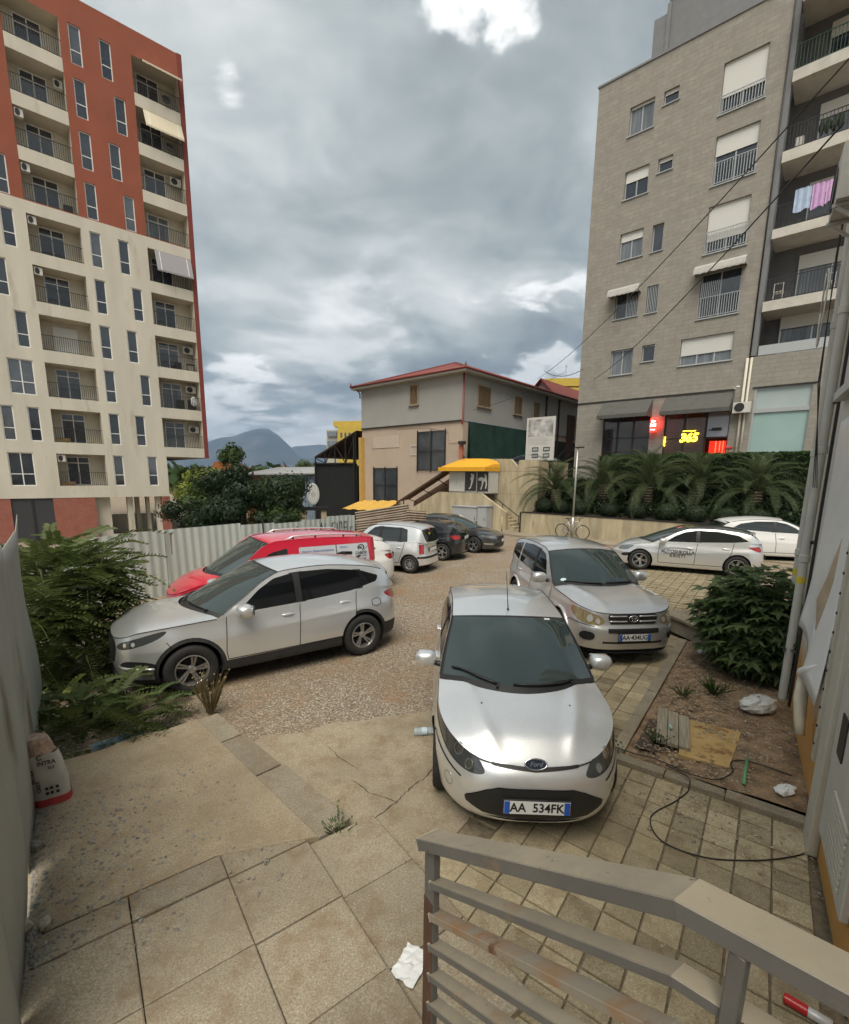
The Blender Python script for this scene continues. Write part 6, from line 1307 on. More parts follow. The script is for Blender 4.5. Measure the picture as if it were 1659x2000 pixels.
def a3(paint='paint_black'):
    sh = [(-1.99, .97), (-1.8, 1.02), (-1.2, 1.0), (-.4, .955), (.3, .92), (.9, .895), (1.4, .85), (1.8, .76), (2.1, .67), (2.214, .64)]
    zs = Curve(sh)
    return dict(L=4.21, W=1.765, H=1.42, wb=2.578, fo=.925, wr=.315, tw=.21, rr=.21, rim=('s', 5, .052), paint=paint, nose=(.85, 2.1, 2.8), tail=(.6, 2.2, 3.1), gapw=.012,
        inf=[(.15, .1), (.25, .02), (.45, .0), (.6, .03), (.7, .1), (.95, .2)], ins=[(.15, .06), (.25, .02), (.5, .0), (.75, .015), (.9, .05), (1.05, .08)], inr=[(.15, .1), (.3, .01), (.55, 0), (.8, .03), (1.0, .10)],
        shoulder=sh, bottom=[(-1.99, .27), (-1.6, .22), (-1, .18), (1, .18), (1.7, .17), (2.214, .19)], crease=(.66, -.05),
        rail=[(-1.92, 1.02), (-1.8, 1.13), (-1.5, 1.27), (-1.1, 1.33), (-.6, 1.355), (-.1, 1.33), (.2, 1.24), (.55, 1.07), (.95, .885)], xA0=.95, xH=-.05, xRE=-1.5, xR0=-1.92, xwc=1.3, xhc=.08, xrec=-1.58, xrbc=-1.96,
        hoodcrown=[(0, 0), (.1, .03), (.5, .07), (1.2, .08)], roofcrown=(.055, .05), spoiler=(.10, .02), tum=(.26, .32),
        panels=[('headlight', [('f', .52, .60), ('f', .60, .70), (1.72, .74), (1.62, .64)], 'lamp', .004, True), ('tail_light', [(-1.58, .92), (-1.72, .93), ('r', .70, .93), ('r', .5, .92), ('r', .5, .78), ('r', .7, .77), (-1.72, .78)], 'tail', .006, True), ('door', [(.78, .30), (.795, .55), (.76, zs(.76)+.01), (-.55, zs(-.55)+.01), (-.50, .55), (-.46, .30)], None, 0, False)],
        lines=[[(.78, .30), (.795, .55), (.76, zs(.76))], [(-.46, .3), (-.50, .55), (-.55, zs(-.55))], [(.78, .3), (-.46, .3)]], windows=[('window', [(.55, .94), (-.50, .98), (-.50, 1.295), (-.05, 1.285), (.3, 1.13)], 'glass_tint'), ('window', [(-.58, .985), (-1.2, 1.03), (-1.35, 1.07), (-1.25, 1.2), (-.9, 1.275), (-.58, 1.295)], 'glass_tint'), ('pillar', [(-.50, .98), (-.58, .98), (-.58, 1.30), (-.50, 1.30)], 'trim')],
        mirror=(.65, .97), handles=[(-.35, .82)], plates=[('r', .82, '')])
def passat():
    sh = [(-2.35, .96), (-2.1, 1.0), (-1.5, .99), (-.6, .955), (.3, .925), (.9, .905), (1.4, .865), (1.8, .79), (2.1, .70), (2.3, .66)]
    zs = Curve(sh)
    return dict(L=4.70, W=1.82, H=1.46, wb=2.71, fo=.95, wr=.33, tw=.225, rr=.22, rim=('t', 5, .042), paint='paint_grey', sedan=True, nose=(.9, 2.1, 2.8), tail=(.6, 2.2, 3.0), gapw=.012,
        inf=[(.15, .1), (.25, .02), (.45, .0), (.6, .02), (.7, .08), (.95, .2)], ins=[(.15, .06), (.25, .02), (.5, .0), (.75, .015), (.9, .05), (1.05, .08)], inr=[(.15, .1), (.3, .01), (.55, 0), (.8, .02), (1.0, .06)],
        shoulder=sh, bottom=[(-2.35, .27), (-1.6, .22), (-1, .18), (1, .18), (1.8, .17), (2.3, .19)], crease=(.68, -.04),
        rail=[(-2.0, 1.0), (-1.6, 1.17), (-1.2, 1.31), (-.7, 1.385), (-.3, 1.395), (.1, 1.36), (.4, 1.24), (.7, 1.08), (1.05, .9)], xA0=1.05, xH=.08, xRE=-1.05, xR0=-2.0, xwc=1.4, xhc=.2, xrec=-1.15, xrbc=-2.05, rgl=(.0, .9), deckcrown=.03,
        hoodcrown=[(0, 0), (.1, .03), (.5, .07), (1.2, .08)], roofcrown=(.055, .05), spoiler=None, tum=(.26, .32), ditch='chrome',
        panels=[('headlight', [('f', .42, .60), ('f', .48, .67), ('f', .72, .72), (1.72, .76), (1.66, .70), ('f', .74, .60)], 'lamp', .004, True), ('grille', [('f', 0, .655), ('f', .36, .655), ('f', .38, .58), ('f', 0, .57)], 'trim', -.004, False), ('grille', [('f', 0, .42), ('f', .5, .42), ('f', .6, .30), ('f', 0, .24)], 'trim', -.006, False), ('fog_light', [('f', .62, .40), ('f', .84, .42), ('f', .82, .36), ('f', .62, .35)], 'chrome', .004, False),
                ('tail_light', [(-1.95, .92), ('r', .5, .92), ('r', .5, .78), (-1.95, .76)], 'tail', .006, True)]+door_polys(.82, -.2, -1.2, zs, .30), lines=door_lines(.82, -.2, -1.2, zs, .30),
        windows=[('window', [(.68, .955), (-.18, .98), (-.18, 1.335), (.1, 1.30), (.4, 1.17)], 'glass_tint'), ('window', [(-.26, .985), (-1.25, 1.02), (-1.5, 1.08), (-1.1, 1.26), (-.7, 1.325), (-.26, 1.34)], 'glass_tint'), ('pillar', [(-.18, .98), (-.26, .98), (-.26, 1.345), (-.18, 1.34)], 'trim')],
        mirror=(.75, .98), handles=[(-.05, .82), (-1.0, .85)], plates=[('f', .50, ' ')], steer=R(-12))
def van():
    sh = [(-2.15, 1.10), (-1.6, 1.12), (-.6, 1.10), (.3, 1.07), (.9, 1.04), (1.3, 1.02), (1.7, .95), (2.0, .84), (2.2, .74), (2.26, .71)]
    zs = Curve(sh)
    return dict(L=4.41, W=1.79, H=1.80, wb=2.68, fo=.92, wr=.315, tw=.2, rr=.2, rim=('s', 6, .04), paint='paint_red', nose=(.9, 2.1, 2.7), tail=(.4, 2.2, 4.0), gapw=.012,
        inf=[(.15, .1), (.3, .02), (.5, .0), (.7, .03), (.8, .1), (1.0, .2)], ins=[(.15, .06), (.3, .01), (.6, .0), (.9, .02), (1.1, .04)], inr=[(.15, .1), (.35, .0), (.6, 0), (.9, .01), (1.1, .02)],
        shoulder=sh, bottom=[(-2.15, .3), (-1, .22), (1, .2), (2.26, .21)], crease=(.7, -.02),
        rail=[(-2.13, 1.11), (-2.10, 1.28), (-2.02, 1.62), (-1.4, 1.675), (-.6, 1.70), (.25, 1.68), (.55, 1.575), (.88, 1.30), (1.22, 1.02)], xA0=1.22, xH=.40, xRE=-2.02, xR0=-2.13, xwc=1.55, xhc=.52, xrec=-2.06, xrbc=-2.15, rgl=(.25, .8),
        hoodcrown=[(0, 0), (.1, .03), (.5, .07), (1.2, .08)], roofcrown=(.05, .05), spoiler=None, tum=(.10, .12), ditch='paint_red',
        panels=[('headlight', [('f', .5, .62), ('f', .56, .74), (1.85, .84), (1.62, .88), (1.72, .74), ('f', .78, .62)], 'lamp', .004, True), ('tail_light', [(-2.0, 1.1), (-2.02, .62), ('r', .82, .62), ('r', .8, 1.1)], 'tail', .004, False)]+door_polys(.98, -.02, -1.05, zs, .32),
        lines=door_lines(.98, -.02, -1.05, zs, .32), windows=[('window', [(.86, 1.11), (.04, 1.13), (.04, 1.53), (.38, 1.46), (.62, 1.32)], 'glass'), ('window', [(-.20, 1.13), (-1.86, 1.13), (-1.82, 1.53), (-.20, 1.53)], 'van_print')],
        mirror=(.82, 1.14), msize=(.10, .12, .11), handles=[(.12, .95), (-.9, .98)], plates=[('r', .62, '')])
def hatch_white():
    s = a3('paint_white'); return s
mat('van_print', (.55, .57, .60), .35, coat=.5); mat('blue_print', (.10, .18, .42), .5); mat('emblem', (.02, .03, .06), .2, .3, coat=1.0); mat('sticker', (.65, .78, .80), .5)
def ellipse_ring(name, M, a, b, r, m, parent, n=28):
    mb = MB(); mb.tube([M @ Vector((a*math.cos(t), b*math.sin(t), 0)) for t in np.linspace(0, 2*math.pi, n+1)], r, 6, False); return mb.build(name, m, parent, True)
def front_frame(B, z, off=.012):
    """matrix: local x = car left-to-right seen from the front, y up the surface, z outward"""
    p = B.hull(0., z); dz = B.hull(0., z+.03)-B.hull(0., z-.03); up = Vector(dz).normalized(); ax = Vector((0, 1, 0)); n = ax.cross(up).normalized()
    M = Matrix((ax, up, n)).transposed().to_4x4(); M.translation = Vector(p)+n*off; return M
def build_cars():
    # silver hatchback in front of the railing
    sp = fiesta(); c, B, ob, d = make_car('hatchback_car', sp, (.985, 5.36, 0.02), R(-92), 'silver hatchback with plate AA 534FK facing the metal railing', step=.03)
    M = front_frame(B, .675, .014); mb = MB(); mb.add([M @ Vector((.088*math.cos(t), .042*math.sin(t), .006)) for t in np.linspace(0, 2*math.pi, 28, endpoint=False)], [tuple(range(28))]); em = mb.build('emblem', MATS['emblem'], c)
    ellipse_ring('emblem_rim', M @ Matrix.Translation((0, 0, .005)), .088, .042, .007, MATS['chrome'], em)
    tm = text_mesh('Ford', .052, shear=.35, extrude=.001); tm.materials.clear(); tm.materials.append(MATS['chrome']); t = bpy.data.objects.new('emblem_text', tm); link(t, em); t.matrix_local = M @ Matrix.Translation((0, 0, .009))
    wipers(c, d['screen'], [((.07, -.28), (.17, -.86)), ((.06, .66), (.085, -.10))])
    e = d['roofC'][1]; mb = MB(); mb.tube([(e[0]-.06, 0, e[2]-.005), (e[0]-.07, 0, e[2]+.03)], [.018, .009], 8); mb.tube([(e[0]-.07, 0, e[2]+.03), (e[0]-.16, 0, e[2]+.16), (e[0]-.34, 0, e[2]+.42)], [.006, .005, .003], 6); mb.build('antenna', MATS['trim'], c, True)
    for sg in (1, -1):
        mb = MB(); x = 1.40; mb.blob((x, sg*.40, d['hz'](x)-.012), (.024, .014, .014), 8, 5); mb.build('washer_jet', MATS['trim'], c, True)
    for q, z, r in ((B.sf(.665), .70, .050), (B.sf(.565), .622, .036)):
        hull_disc('lamp_reflector', B, q, z, r, MATS['chrome'], c, .006, dome=-.03); hull_ring('lamp_ring', B, q, z, r, 0, MATS['lamp'], c, tr=.004, off=.007)
    hull_disc('indicator_lens', B, B.sx(1.36), .83, .06, MATS['lamp'], c, .006, rz=.028)
    hull_disc('fog_light', B, B.sf(.70), .415, .052, MATS['trim'], c, .012); hull_ring('fog_light_rim', B, B.sf(.70), .415, .058, 0, MATS['chrome'], c, tr=.008)
    # inspection sticker and mirror dot on the screen
    mb = MB(); mb.add([screen_pt(d['screen'], u, t, .004) for u, t in ((.93, .60), (.93, .70), (.965, .70), (.965, .60))], ((0, 1, 2, 3),)); mb.build('screen_sticker', MATS['plate'], c)
    # silver off-roader
    sp = rav(); c, B, ob, d = make_car('off_roader_car', sp, (3.10, 9.28, 0), R(-83.5), 'silver off-roader with plate AA 434UG and yellowed headlights', step=.035)
    M = front_frame(B, .785, .02)
    em = ellipse_ring('emblem', M, .075, .052, .009, MATS['chrome'], c); ellipse_ring('emblem_ring', M @ Matrix.Translation((0, .018, 0)), .044, .022, .007, MATS['chrome'], em); ellipse_ring('emblem_ring', M @ Matrix.Translation((0, 0, .0)), .024, .05, .007, MATS['chrome'], em)
    for z in (.825, .745):
        P = [B.hull(q, z)+np.array([.008, 0, 0]) for q in np.linspace(B.sf(.1), B.sf(.40), 8)]
        for sg in (1, -1): mb = MB(); mb.tube([(p[0], p[1]*sg, p[2]) for p in P], .014, 6); mb.build('grille_bar', MATS['silver_warm'], c, True)
    wipers(c, d['screen'], [((.06, -.05), (.09, -.80)), ((.06, .72), (.08, .05))])
    for q, z, r, m in ((B.sf(.70), .775, .06, 'bulb'), (B.sf(.585), .745, .045, 'bulb')): hull_disc('lamp_reflector', B, q, z, r, MATS[m], c, .006, dome=-.03); hull_ring('lamp_ring', B, q, z, r, 0, MATS['lamp_amber'], c, tr=.006, off=.006)
    hull_disc('indicator_lens', B, B.sx(1.80), .855, .06, MATS['lamp_orange'], c, .007, rz=.035)
    hull_disc('fog_light', B, B.sf(.705), .495, .055, MATS['bulb'], c, -.004); hull_ring('fog_light_rim', B, B.sf(.705), .495, .06, 0, MATS['chrome'], c, tr=.008)
    mb = MB(); mb.add([screen_pt(d['screen'], .14+.035*math.sin(t), -.80+.055*math.cos(t), .004) for t in np.linspace(0, 2*math.pi, 16, endpoint=False)], [tuple(range(16))]); mb.build('screen_sticker', MATS['sticker'], c)
    e = d['roofC'][-3]; mb = MB(); mb.tube([(e[0]-.02, .1, e[2]-.01), (e[0]-.30, .1, e[2]+.30)], [.006, .003], 6); mb.build('antenna', MATS['trim'], c, True)
    # flared arches
    for ax in (sp['wb']/2, -sp['wb']/2):
        r = sp['wr']+.075; ts = np.linspace(R(5), R(178), 22); V = B.hull(np.array([B.sx(ax+r*math.cos(t)) for t in ts]), np.array([sp['wr']+r*math.sin(t) for t in ts]))
        for sg in (1, -1): mb = MB(); mb.tube([(v[0], sg*(v[1]+.002), v[2]) for v in V], .028, 8); mb.build('arch_flare', MATS['silver_warm'], c, True)
    # silver SUV with its nose in the bush
    sp = tucson(); c, B, ob, d = make_car('suv_car', sp, (-2.63, 7.60, -.06), R(215.5), 'silver SUV with black wheel arches, nose pushed into the bush', step=.035)
    wipers(c, d['screen'], [((.06, -.05), (.10, -.80)), ((.06, .75), (.08, .10))])
    for y in (.60, .70): hull_disc('lamp_reflector', B, B.sf(y), .77+(y-.6)*.2, .034, MATS['bulb'], c, .007, dome=-.02)
    hull_disc('fog_light', B, B.sf(.72), .505, .05, MATS['bulb'], c, .0)
    P = [B.hull(q, .455) for q in np.linspace(B.sf(.50), B.sf(.84), 8)]
    for sg in (1, -1): mb = MB(); mb.tube([(p[0]+.004, (p[1]+.004)*sg, p[2]) for p in P], .022, 6); mb.build('bumper_vane', MATS['silver'], c, True)
    e = d['roofC'][-3]; mb = MB(); mb.tube([(e[0], 0, e[2]-.01), (e[0]-.05, 0, e[2]+.03)], [.03, .02], 6); mb.tube([(e[0]-.05, 0, e[2]+.03), (e[0]-.22, 0, e[2]+.20)], [.006, .004], 6); mb.build('antenna', MATS['trim'], c, True)
    # red van
    sp = van(); c, B, ob, d = make_car('delivery_van', sp, (-3.25, 10.25, -.05), R(214), 'red delivery van with roof rails and printed side windows', 'van')
    for sg in (1, -1):
        xs = np.linspace(.05, -1.75, 12); V = [(x, sg*(float(B.side(x, B.zr(x))[1])-.05), float(B.zr(x))+.06-(.06 if i in (0, 11) else 0)) for i, x in enumerate(xs)]
        mb = MB(); mb.tube(V, .02, 6); mb.build('roof_rail', MATS['silver_lt'], c, True)
        mb = MB()
        for i in (1, 4, 8, 10): mb.tube([(V[i][0], V[i][1], V[i][2]), (V[i][0], V[i][1], V[i][2]-.09)], .022, 6)
        mb.build('rail_foot', MATS['trim'], c, True)
    # print on the window panel (left side): lines of writing, a picture of a machine and a round emblem
    n = Vector(B.side_n(np.array(-.9), np.array(1.4))).normalized()
    def side_text(s_, x, z, size, m, **k):
        me = text_mesh(s_, size, **k); me.materials.clear(); me.materials.append(MATS[m]); P = np.array([(x-v.co.x, z+v.co.y) for v in me.vertices]); V = B.side(P[:, 0], P[:, 1])
        for v, q in zip(me.vertices, V): v.co = (q[0], q[1]+.004+(.001 if v.co.z > 0 else 0), q[2])
        return link(bpy.data.objects.new('print', me), c)
    side_text('• Riparim Elektroshtepiake', -.60, 1.43, .070, 'blue_print'); side_text('• Mirmbajtje Frigoriferi', -.56, 1.33, .070, 'blue_print'); side_text('Montim', -1.22, 1.47, .06, 'blue_print')
    side_text('CARDEI', -1.64, 1.31, .085, 'black', bold=.001); side_text('KLIMA SERVIS', -1.64, 1.24, .045, 'black'); side_text('Mobiel', -1.62, 1.165, .10, 'black', bold=.002)
    p = B.side(-1.64, 1.43); Mx = Matrix.Translation((p[0], p[1]+.008, p[2])) @ Matrix.Rotation(R(90)-math.atan2(n.z, n.y), 4, 'X')
    ellipse_ring('print', Mx, .075, .065, .010, MATS['black'], c); mb = MB(); mb.prism([(-.05, -.05), (.05, -.03), (.04, .02), (-.01, .0)], .002, Mx); mb.build('print', MATS['paint_grey'], c)
    p = B.side(-1.22, 1.32); Mx = Matrix.Translation((p[0], p[1]+.006, p[2])) @ Matrix.Rotation(R(90)-math.atan2(n.z, n.y), 4, 'X')
    mb = MB(); mb.prism([(-.19, -.08), (.19, -.08), (.19, .03), (.05, .06), (-.19, .04)], .002, Mx); pr = mb.build('print', MATS['paint_grey'], c)
    mb = MB(); mb.prism([(-.16, -.01), (-.02, .0), (-.02, .035), (-.16, .025)], .004, Mx); mb.prism([(.02, -.01), (.16, -.03), (.16, .01), (.02, .03)], .004, Mx); mb.build('print_detail', MATS['black'], pr)
    p0, p1 = B.side(-1.04, 1.13), B.side(-1.04, 1.53); mb = MB(); mb.bar((p0[0], p0[1]+.003, p0[2]), (p1[0], p1[1]+.003, p1[2]), .012, .012); mb.build('window_divider', MATS['trim'], c)
    # driving school car
    sp = hyundai_i30(); c, B, ob, d = make_car('driving_school_car', sp, (8.50, 15.10, .10), R(155.5), 'silver driving school hatchback lettered AUTOSHKOLLA KRISTI on the door')
    def door_text(s_, x, z, size, **k):
        me = text_mesh(s_, size, **k); me.materials.clear(); me.materials.append(MATS['black']); V = B.hull(np.array([B.sx(x-v.co.x) for v in me.vertices]), np.array([z+v.co.y for v in me.vertices]))
        for v, q in zip(me.vertices, V): v.co = (q[0], q[1]+.005+(.001 if v.co.z > 0 else 0), q[2])
        return link(bpy.data.objects.new('lettering', me), c)
    door_text('AUTOSHKOLLA', .27, .665, .13, bold=.0035); door_text('KRISTI', .27, .535, .125, bold=.003, spacing=1.25)
    for z0, z1 in ((.605, .605), (.735, .735)):
        P = [B.hull(B.sx(x), z0+(.055*math.sin(math.pi*i/9)**.7 if z0 > .7 else 0)) for i, x in enumerate(np.linspace(.66, -.12, 10))]; mb = MB(); mb.tube([(p[0], p[1]+.008, p[2]) for p in P], .008 if z0 < .7 else .006, 4); mb.build('lettering_line', MATS['black'], c)
    # small silver hatchback, black hatchback, grey saloon in the row by the fence
    sp = atos(); c, B, ob, d = make_car('small_hatchback_car', sp, (-1.27, 15.70, -.03), R(156), 'small tall silver hatchback with its tail towards the lot, beside the black car')
    sp = a3(); c, B, ob, d = make_car('black_hatchback_car', sp, (-.31, 18.05, -.03), R(160), 'black three-door hatchback between the small silver car and the grey saloon')
    sp = passat(); c, B, ob, d = make_car('grey_saloon_car', sp, (1.1, 20.0, -.02), R(-25), 'dark grey saloon with chrome window line, nose turned right')
    sp = hatch_white(); c, B, ob, d = make_car('white_hatchback_car', sp, (-2.85, 12.8, -.04), R(200), 'white hatchback whose tail shows beside the red van')
    sp = hyundai_i30(); sp['paint'] = 'paint_white'; sp['roofpaint'] = 'paint_white'; c, B, ob, d = make_car('white_estate_car', sp, (13.1, 17.6, .1), R(-12), 'white estate car half hidden behind the driving school car'); c.scale = (1.06, 1.02, 1.06)
    sp = a3('paint_grey'); c, B, ob, d = make_car('dark_parked_car', sp, T(-14.75, 26.2, 2.99), R(140), 'dark car parked on the upper terrace before the green tarpaulin', step=.06)
build_cars()
# ------------------------------------------------------------------ white building on the right, railing, small things
UW, NW = Vector((.5585, .8295)), Vector((.8295, -.5585)); AW = math.atan2(.8295, .5585)
# local frame of the building: x = along the wall (t), y = -n (towards the lot), z up; origin at t=0 on the wall line
def W_(t, n=.81, z=0): p = UW*t+NW*n; return (p.x, p.y, z)
mat('plaster', (.58, .58, .55), .85, var=.08, vscale=1.5, bump=.15, bscale=40); mat('plaster_beige', (.56, .52, .43), .85, var=.1, vscale=1.5, bump=.15, bscale=40); mat('vinyl_white', (.80, .80, .78), .45, var=.04, vscale=3); mat('vinyl_back', (.50, .40, .27), .7, var=.2, vscale=4); mat('pipe_pvc', (.55, .54, .49), .5, var=.08, vscale=3); mat('meter_box', (.56, .54, .48), .6, var=.1, vscale=4); mat('tape_yellow', (.7, .55, .05), .5); mat('cable_black', (.012, .012, .012), .5)
def stained_plaster():
    m, N, L, b = node_mat('plaster_stained'); tc = N.new('ShaderNodeTexCoord'); o = tc.outputs['Object']; sp = N.new('ShaderNodeSeparateXYZ'); L.new(o, sp.inputs[0])
    mp = N.new('ShaderNodeMapping'); mp.inputs['Scale'].default_value = (1.6, 1.6, .35); L.new(o, mp.inputs[0]); nz_ = nnoise(N, L, mp.outputs[0], 2.2, 7, .65)
    add = N.new('ShaderNodeMath'); add.operation = 'MULTIPLY_ADD'; L.new(nz_, add.inputs[0]); add.inputs[1].default_value = -1.3; L.new(sp.outputs['Z'], add.inputs[2])
    f = nrange(N, L, add.outputs[0], .12, .52, 1, 0); rust = nmix(N, L, nnoise(N, L, o, 5, 5), (.50, .24, .05), (.62, .36, .12))
    L.new(nmix(N, L, f, (.62, .61, .57), rust), b.inputs['Base Color']); b.inputs['Roughness'].default_value = .85; nbump(N, L, b, nnoise(N, L, o, 40, 6), .15, .01)
stained_plaster()
def build_right_building():
    root = empty('white_building', W_(0), AW, 'grey-white building wall with drain pipes along the right edge', 'building')
    H = 10.5; t0, t1 = -.6, 8.42
    b = MB(); wall_holes(b, t0, t1-1.0, .0, H, [(2.5, 7.0, 3.95, 5.7), (2.5, 7.0, 7.3, 9.0)], 0, 0)
    # local y points to the lot: mirror y so that reveals go inwards
    b.v = [(x, -y, z) for x, y, z in b.v]; b.build('wall', MATS['plaster_stained'], root)
    b = MB(); b.box(t1-1.0, t1, -9, -.02, 0, H); b.box(t0, t1-1.0, -9, -8.8, 0, H); b.box(t0, t0+.2, -8.8, -.01, 0, H); b.box(t0, t1-1.0, -8.8, -.02, H-.2, H-.01); b.build('corner_wall', MATS['plaster_beige'], root)
    for z in (3.95, 7.3):
        f = MB(); f.box(2.5, 7.0, -.14, -.06, z, z+.08); f.box(2.5, 7.0, -.14, -.06, z+1.67, z+1.75); [f.box(x, x+.08, -.14, -.061, z+.08, z+1.67) for x in (2.5, 4.0, 5.5, 6.92)]; w = f.build('window', mat('frame_dark', (.08, .08, .085), .4), root); g = MB(); g.quad((2.5, -.11, z), (7.0, -.11, z), (7.0, -.11, z+1.75), (2.5, -.11, z+1.75)); g.build('pane', MATS['glass_b'], w); b = MB(); b.box(2.4, 7.08, -.12, .10, z-.10, z-.01); b.build('sill', MATS['plaster'], w)
    # drain pipes with sockets and clips
    for t, r, y in ((8.28, .048, .07), (7.62, .05, .075)):
        b = MB(); b.tube([(t, y, 0), (t, y, H)], r, 12)
        for z in (1.95, 3.3, 4.9, 6.6, 8.4): b.lathe([(r, 0), (r*1.22, .01), (r*1.22, .09), (r, .1)], 12, Matrix.Translation((t, y, z)))
        p = b.build('drain_pipe', MATS['pipe_pvc'], root, auto=40)
        b = MB(); b.lathe([(r+.002, 0), (r+.002, .09)], 12, Matrix.Translation((t, y, 1.68))); b.build('tape', MATS['tape_yellow'], p); b = MB(); [b.box(t-.10, t+.10, 0, .05, z, z+.03) for z in (2.2, 3.9, 5.6)]; b.build('pipe_clip', MATS['iron'], p)
    b = MB(); b.box(7.36, 7.40, .0, .03, 0, H); b.build('joint_strip', MATS['iron'], root)
    # bracketed air conditioner high up
    ac_unit(root, 6.75, .40, 5.55, rz=R(180), name='air_conditioner').scale = (.8, 1, .9); b = MB(); [b.bar((x, 0, 5.53), (x, .42, 5.53), .03) for x in (6.25, 6.65)]; [b.bar((x, 0, 5.2), (x, .38, 5.51), .025) for x in (6.25, 6.65)]; b.build('bracket', MATS['pipe_pvc'], root)
    # white vinyl sheet, torn at the bottom, held by a studded batten
    n, m_ = 22, 22; V_ = []; x0, x1, z0, z1 = 5.12, 6.75, 1.02, 3.6
    for a in range(n+1):
        for c in range(m_+1):
            u_, v_ = a/n, c/m_; x = x0+(x1-x0)*u_; zb = z0+.30*u_+.05*math.sin(u_*9); z = zb+(z1-zb)*v_; y = .035+.03*math.sin(u_*3.1)*(1-v_)+.05*(1-v_)**4*(1+math.sin(u_*7))
            V_.append((x, y, z))
    F = []; hole = lambda u_, v_: ((u_-.34+(v_-.30)*.25)/.045)**2+((v_-.30)/.14)**2 < 1
    for a in range(n):
        for c in range(m_):
            if not hole((a+.5)/n, (c+.5)/m_): F.append((a*(m_+1)+c, (a+1)*(m_+1)+c, (a+1)*(m_+1)+c+1, a*(m_+1)+c+1))
    b = MB(); b.add(V_, F); sh = b.build('vinyl_sheet', MATS['vinyl_white'], root, smooth=True); sh.modifiers.new('s', 'SOLIDIFY').thickness = .004
    # a torn strip folded over its brown back, the curled lower corner and a roll hanging from it
    b = MB(); b.add([(5.44, .05, 2.50), (5.52, .10, 2.1), (5.72, .12, 1.86), (5.60, .10, 1.55), (5.42, .05, 1.70), (5.36, .045, 2.1)], [(0, 1, 5), (1, 2, 3), (1, 3, 4), (1, 4, 5)]); fl = b.build('torn_flap', MATS['vinyl_back'], sh); fl.modifiers.new('s', 'SOLIDIFY').thickness = .004
    b = MB(); b.tube([(5.16, .05, 1.42), (5.40, .09, 1.26), (5.62, .13, 1.14), (5.86, .10, 1.10)], [.015, .05, .06, .02], 10); b.build('curled_edge', MATS['vinyl_white'], sh, True)
    b = MB(); b.tube([(5.66, .12, 1.12), (5.60, .13, .90), (5.50, .12, .70), (5.44, .11, .58)], [.05, .058, .048, .04], 10); b.build('hanging_roll', mat('vinyl_cream', (.58, .52, .40), .6, var=.15, vscale=6), sh, True)
    b = MB(); b.box(5.02, 5.12, .005, .05, .55, 3.7); bt = b.build('batten', MATS['plaster_beige'], root); st = MB().blob((0, 0, 0), (.014, .008, .014), 7, 4).mesh('stud', MATS['iron'])
    for z in np.arange(.7, 3.6, .17): link(bpy.data.objects.new('stud', st), bt).location = (5.07, .055, z)
    # meter box and louvred box near the ground
    o = empty('meter_box', (3.4, .0, 0), parent=root); b = MB(); b.box(0, .95, .0, .05, .35, 1.75); b.build('case', MATS['meter_box'], o, bevel=.01); b = MB(); b.box(.04, .91, .051, .06, .95, 1.70); b.build('cover', MATS['meter_box'], o, bevel=.004); b = MB(); [b.box(.12, .60, .051, .066, z, z+.022) for z in np.arange(.45, .88, .05)]; b.build('louvre', MATS['plaster_beige'], o); b = MB(); b.box(.55, .72, .06, .07, 1.1, 1.4); b.build('latch', MATS['iron'], o)
    o = empty('cable_cover', (4.48, 0, 0), parent=root); b = MB(); b.box(0, .28, .0, .07, .0, 3.2); b.build('case', MATS['plaster_beige'], o, bevel=.006)
    b = MB(); b.tube([(4.82, .03, 3.6), (4.80, .04, 2.4), (4.72, .03, 1.4), (4.62, .04, .4), (4.55, .06, .12)], .012, 6); b.build('wall_cable', MATS['cable_black'], root, True)
    for q in range(3): b = MB(); b.tube([(7.9-.15*q, .16, 7.5), (7.75-.1*q, .22, 5.6), (7.8+.12*q, .18, 4.2), (7.45-.2*q, .12, 2.9)], .005, 5); b.build('wall_cable', MATS['cable_black'], root, True)
    b = MB()
    for q in range(3): b.tube([(8.0+.2*math.cos(t)*(1+.1*q), .25, 5.1+.45*math.sin(t)) for t in np.linspace(0, 6.28, 18)], .008, 4)
    b.build('cable_loop', MATS['pipe_pvc'], root, True)
build_right_building()
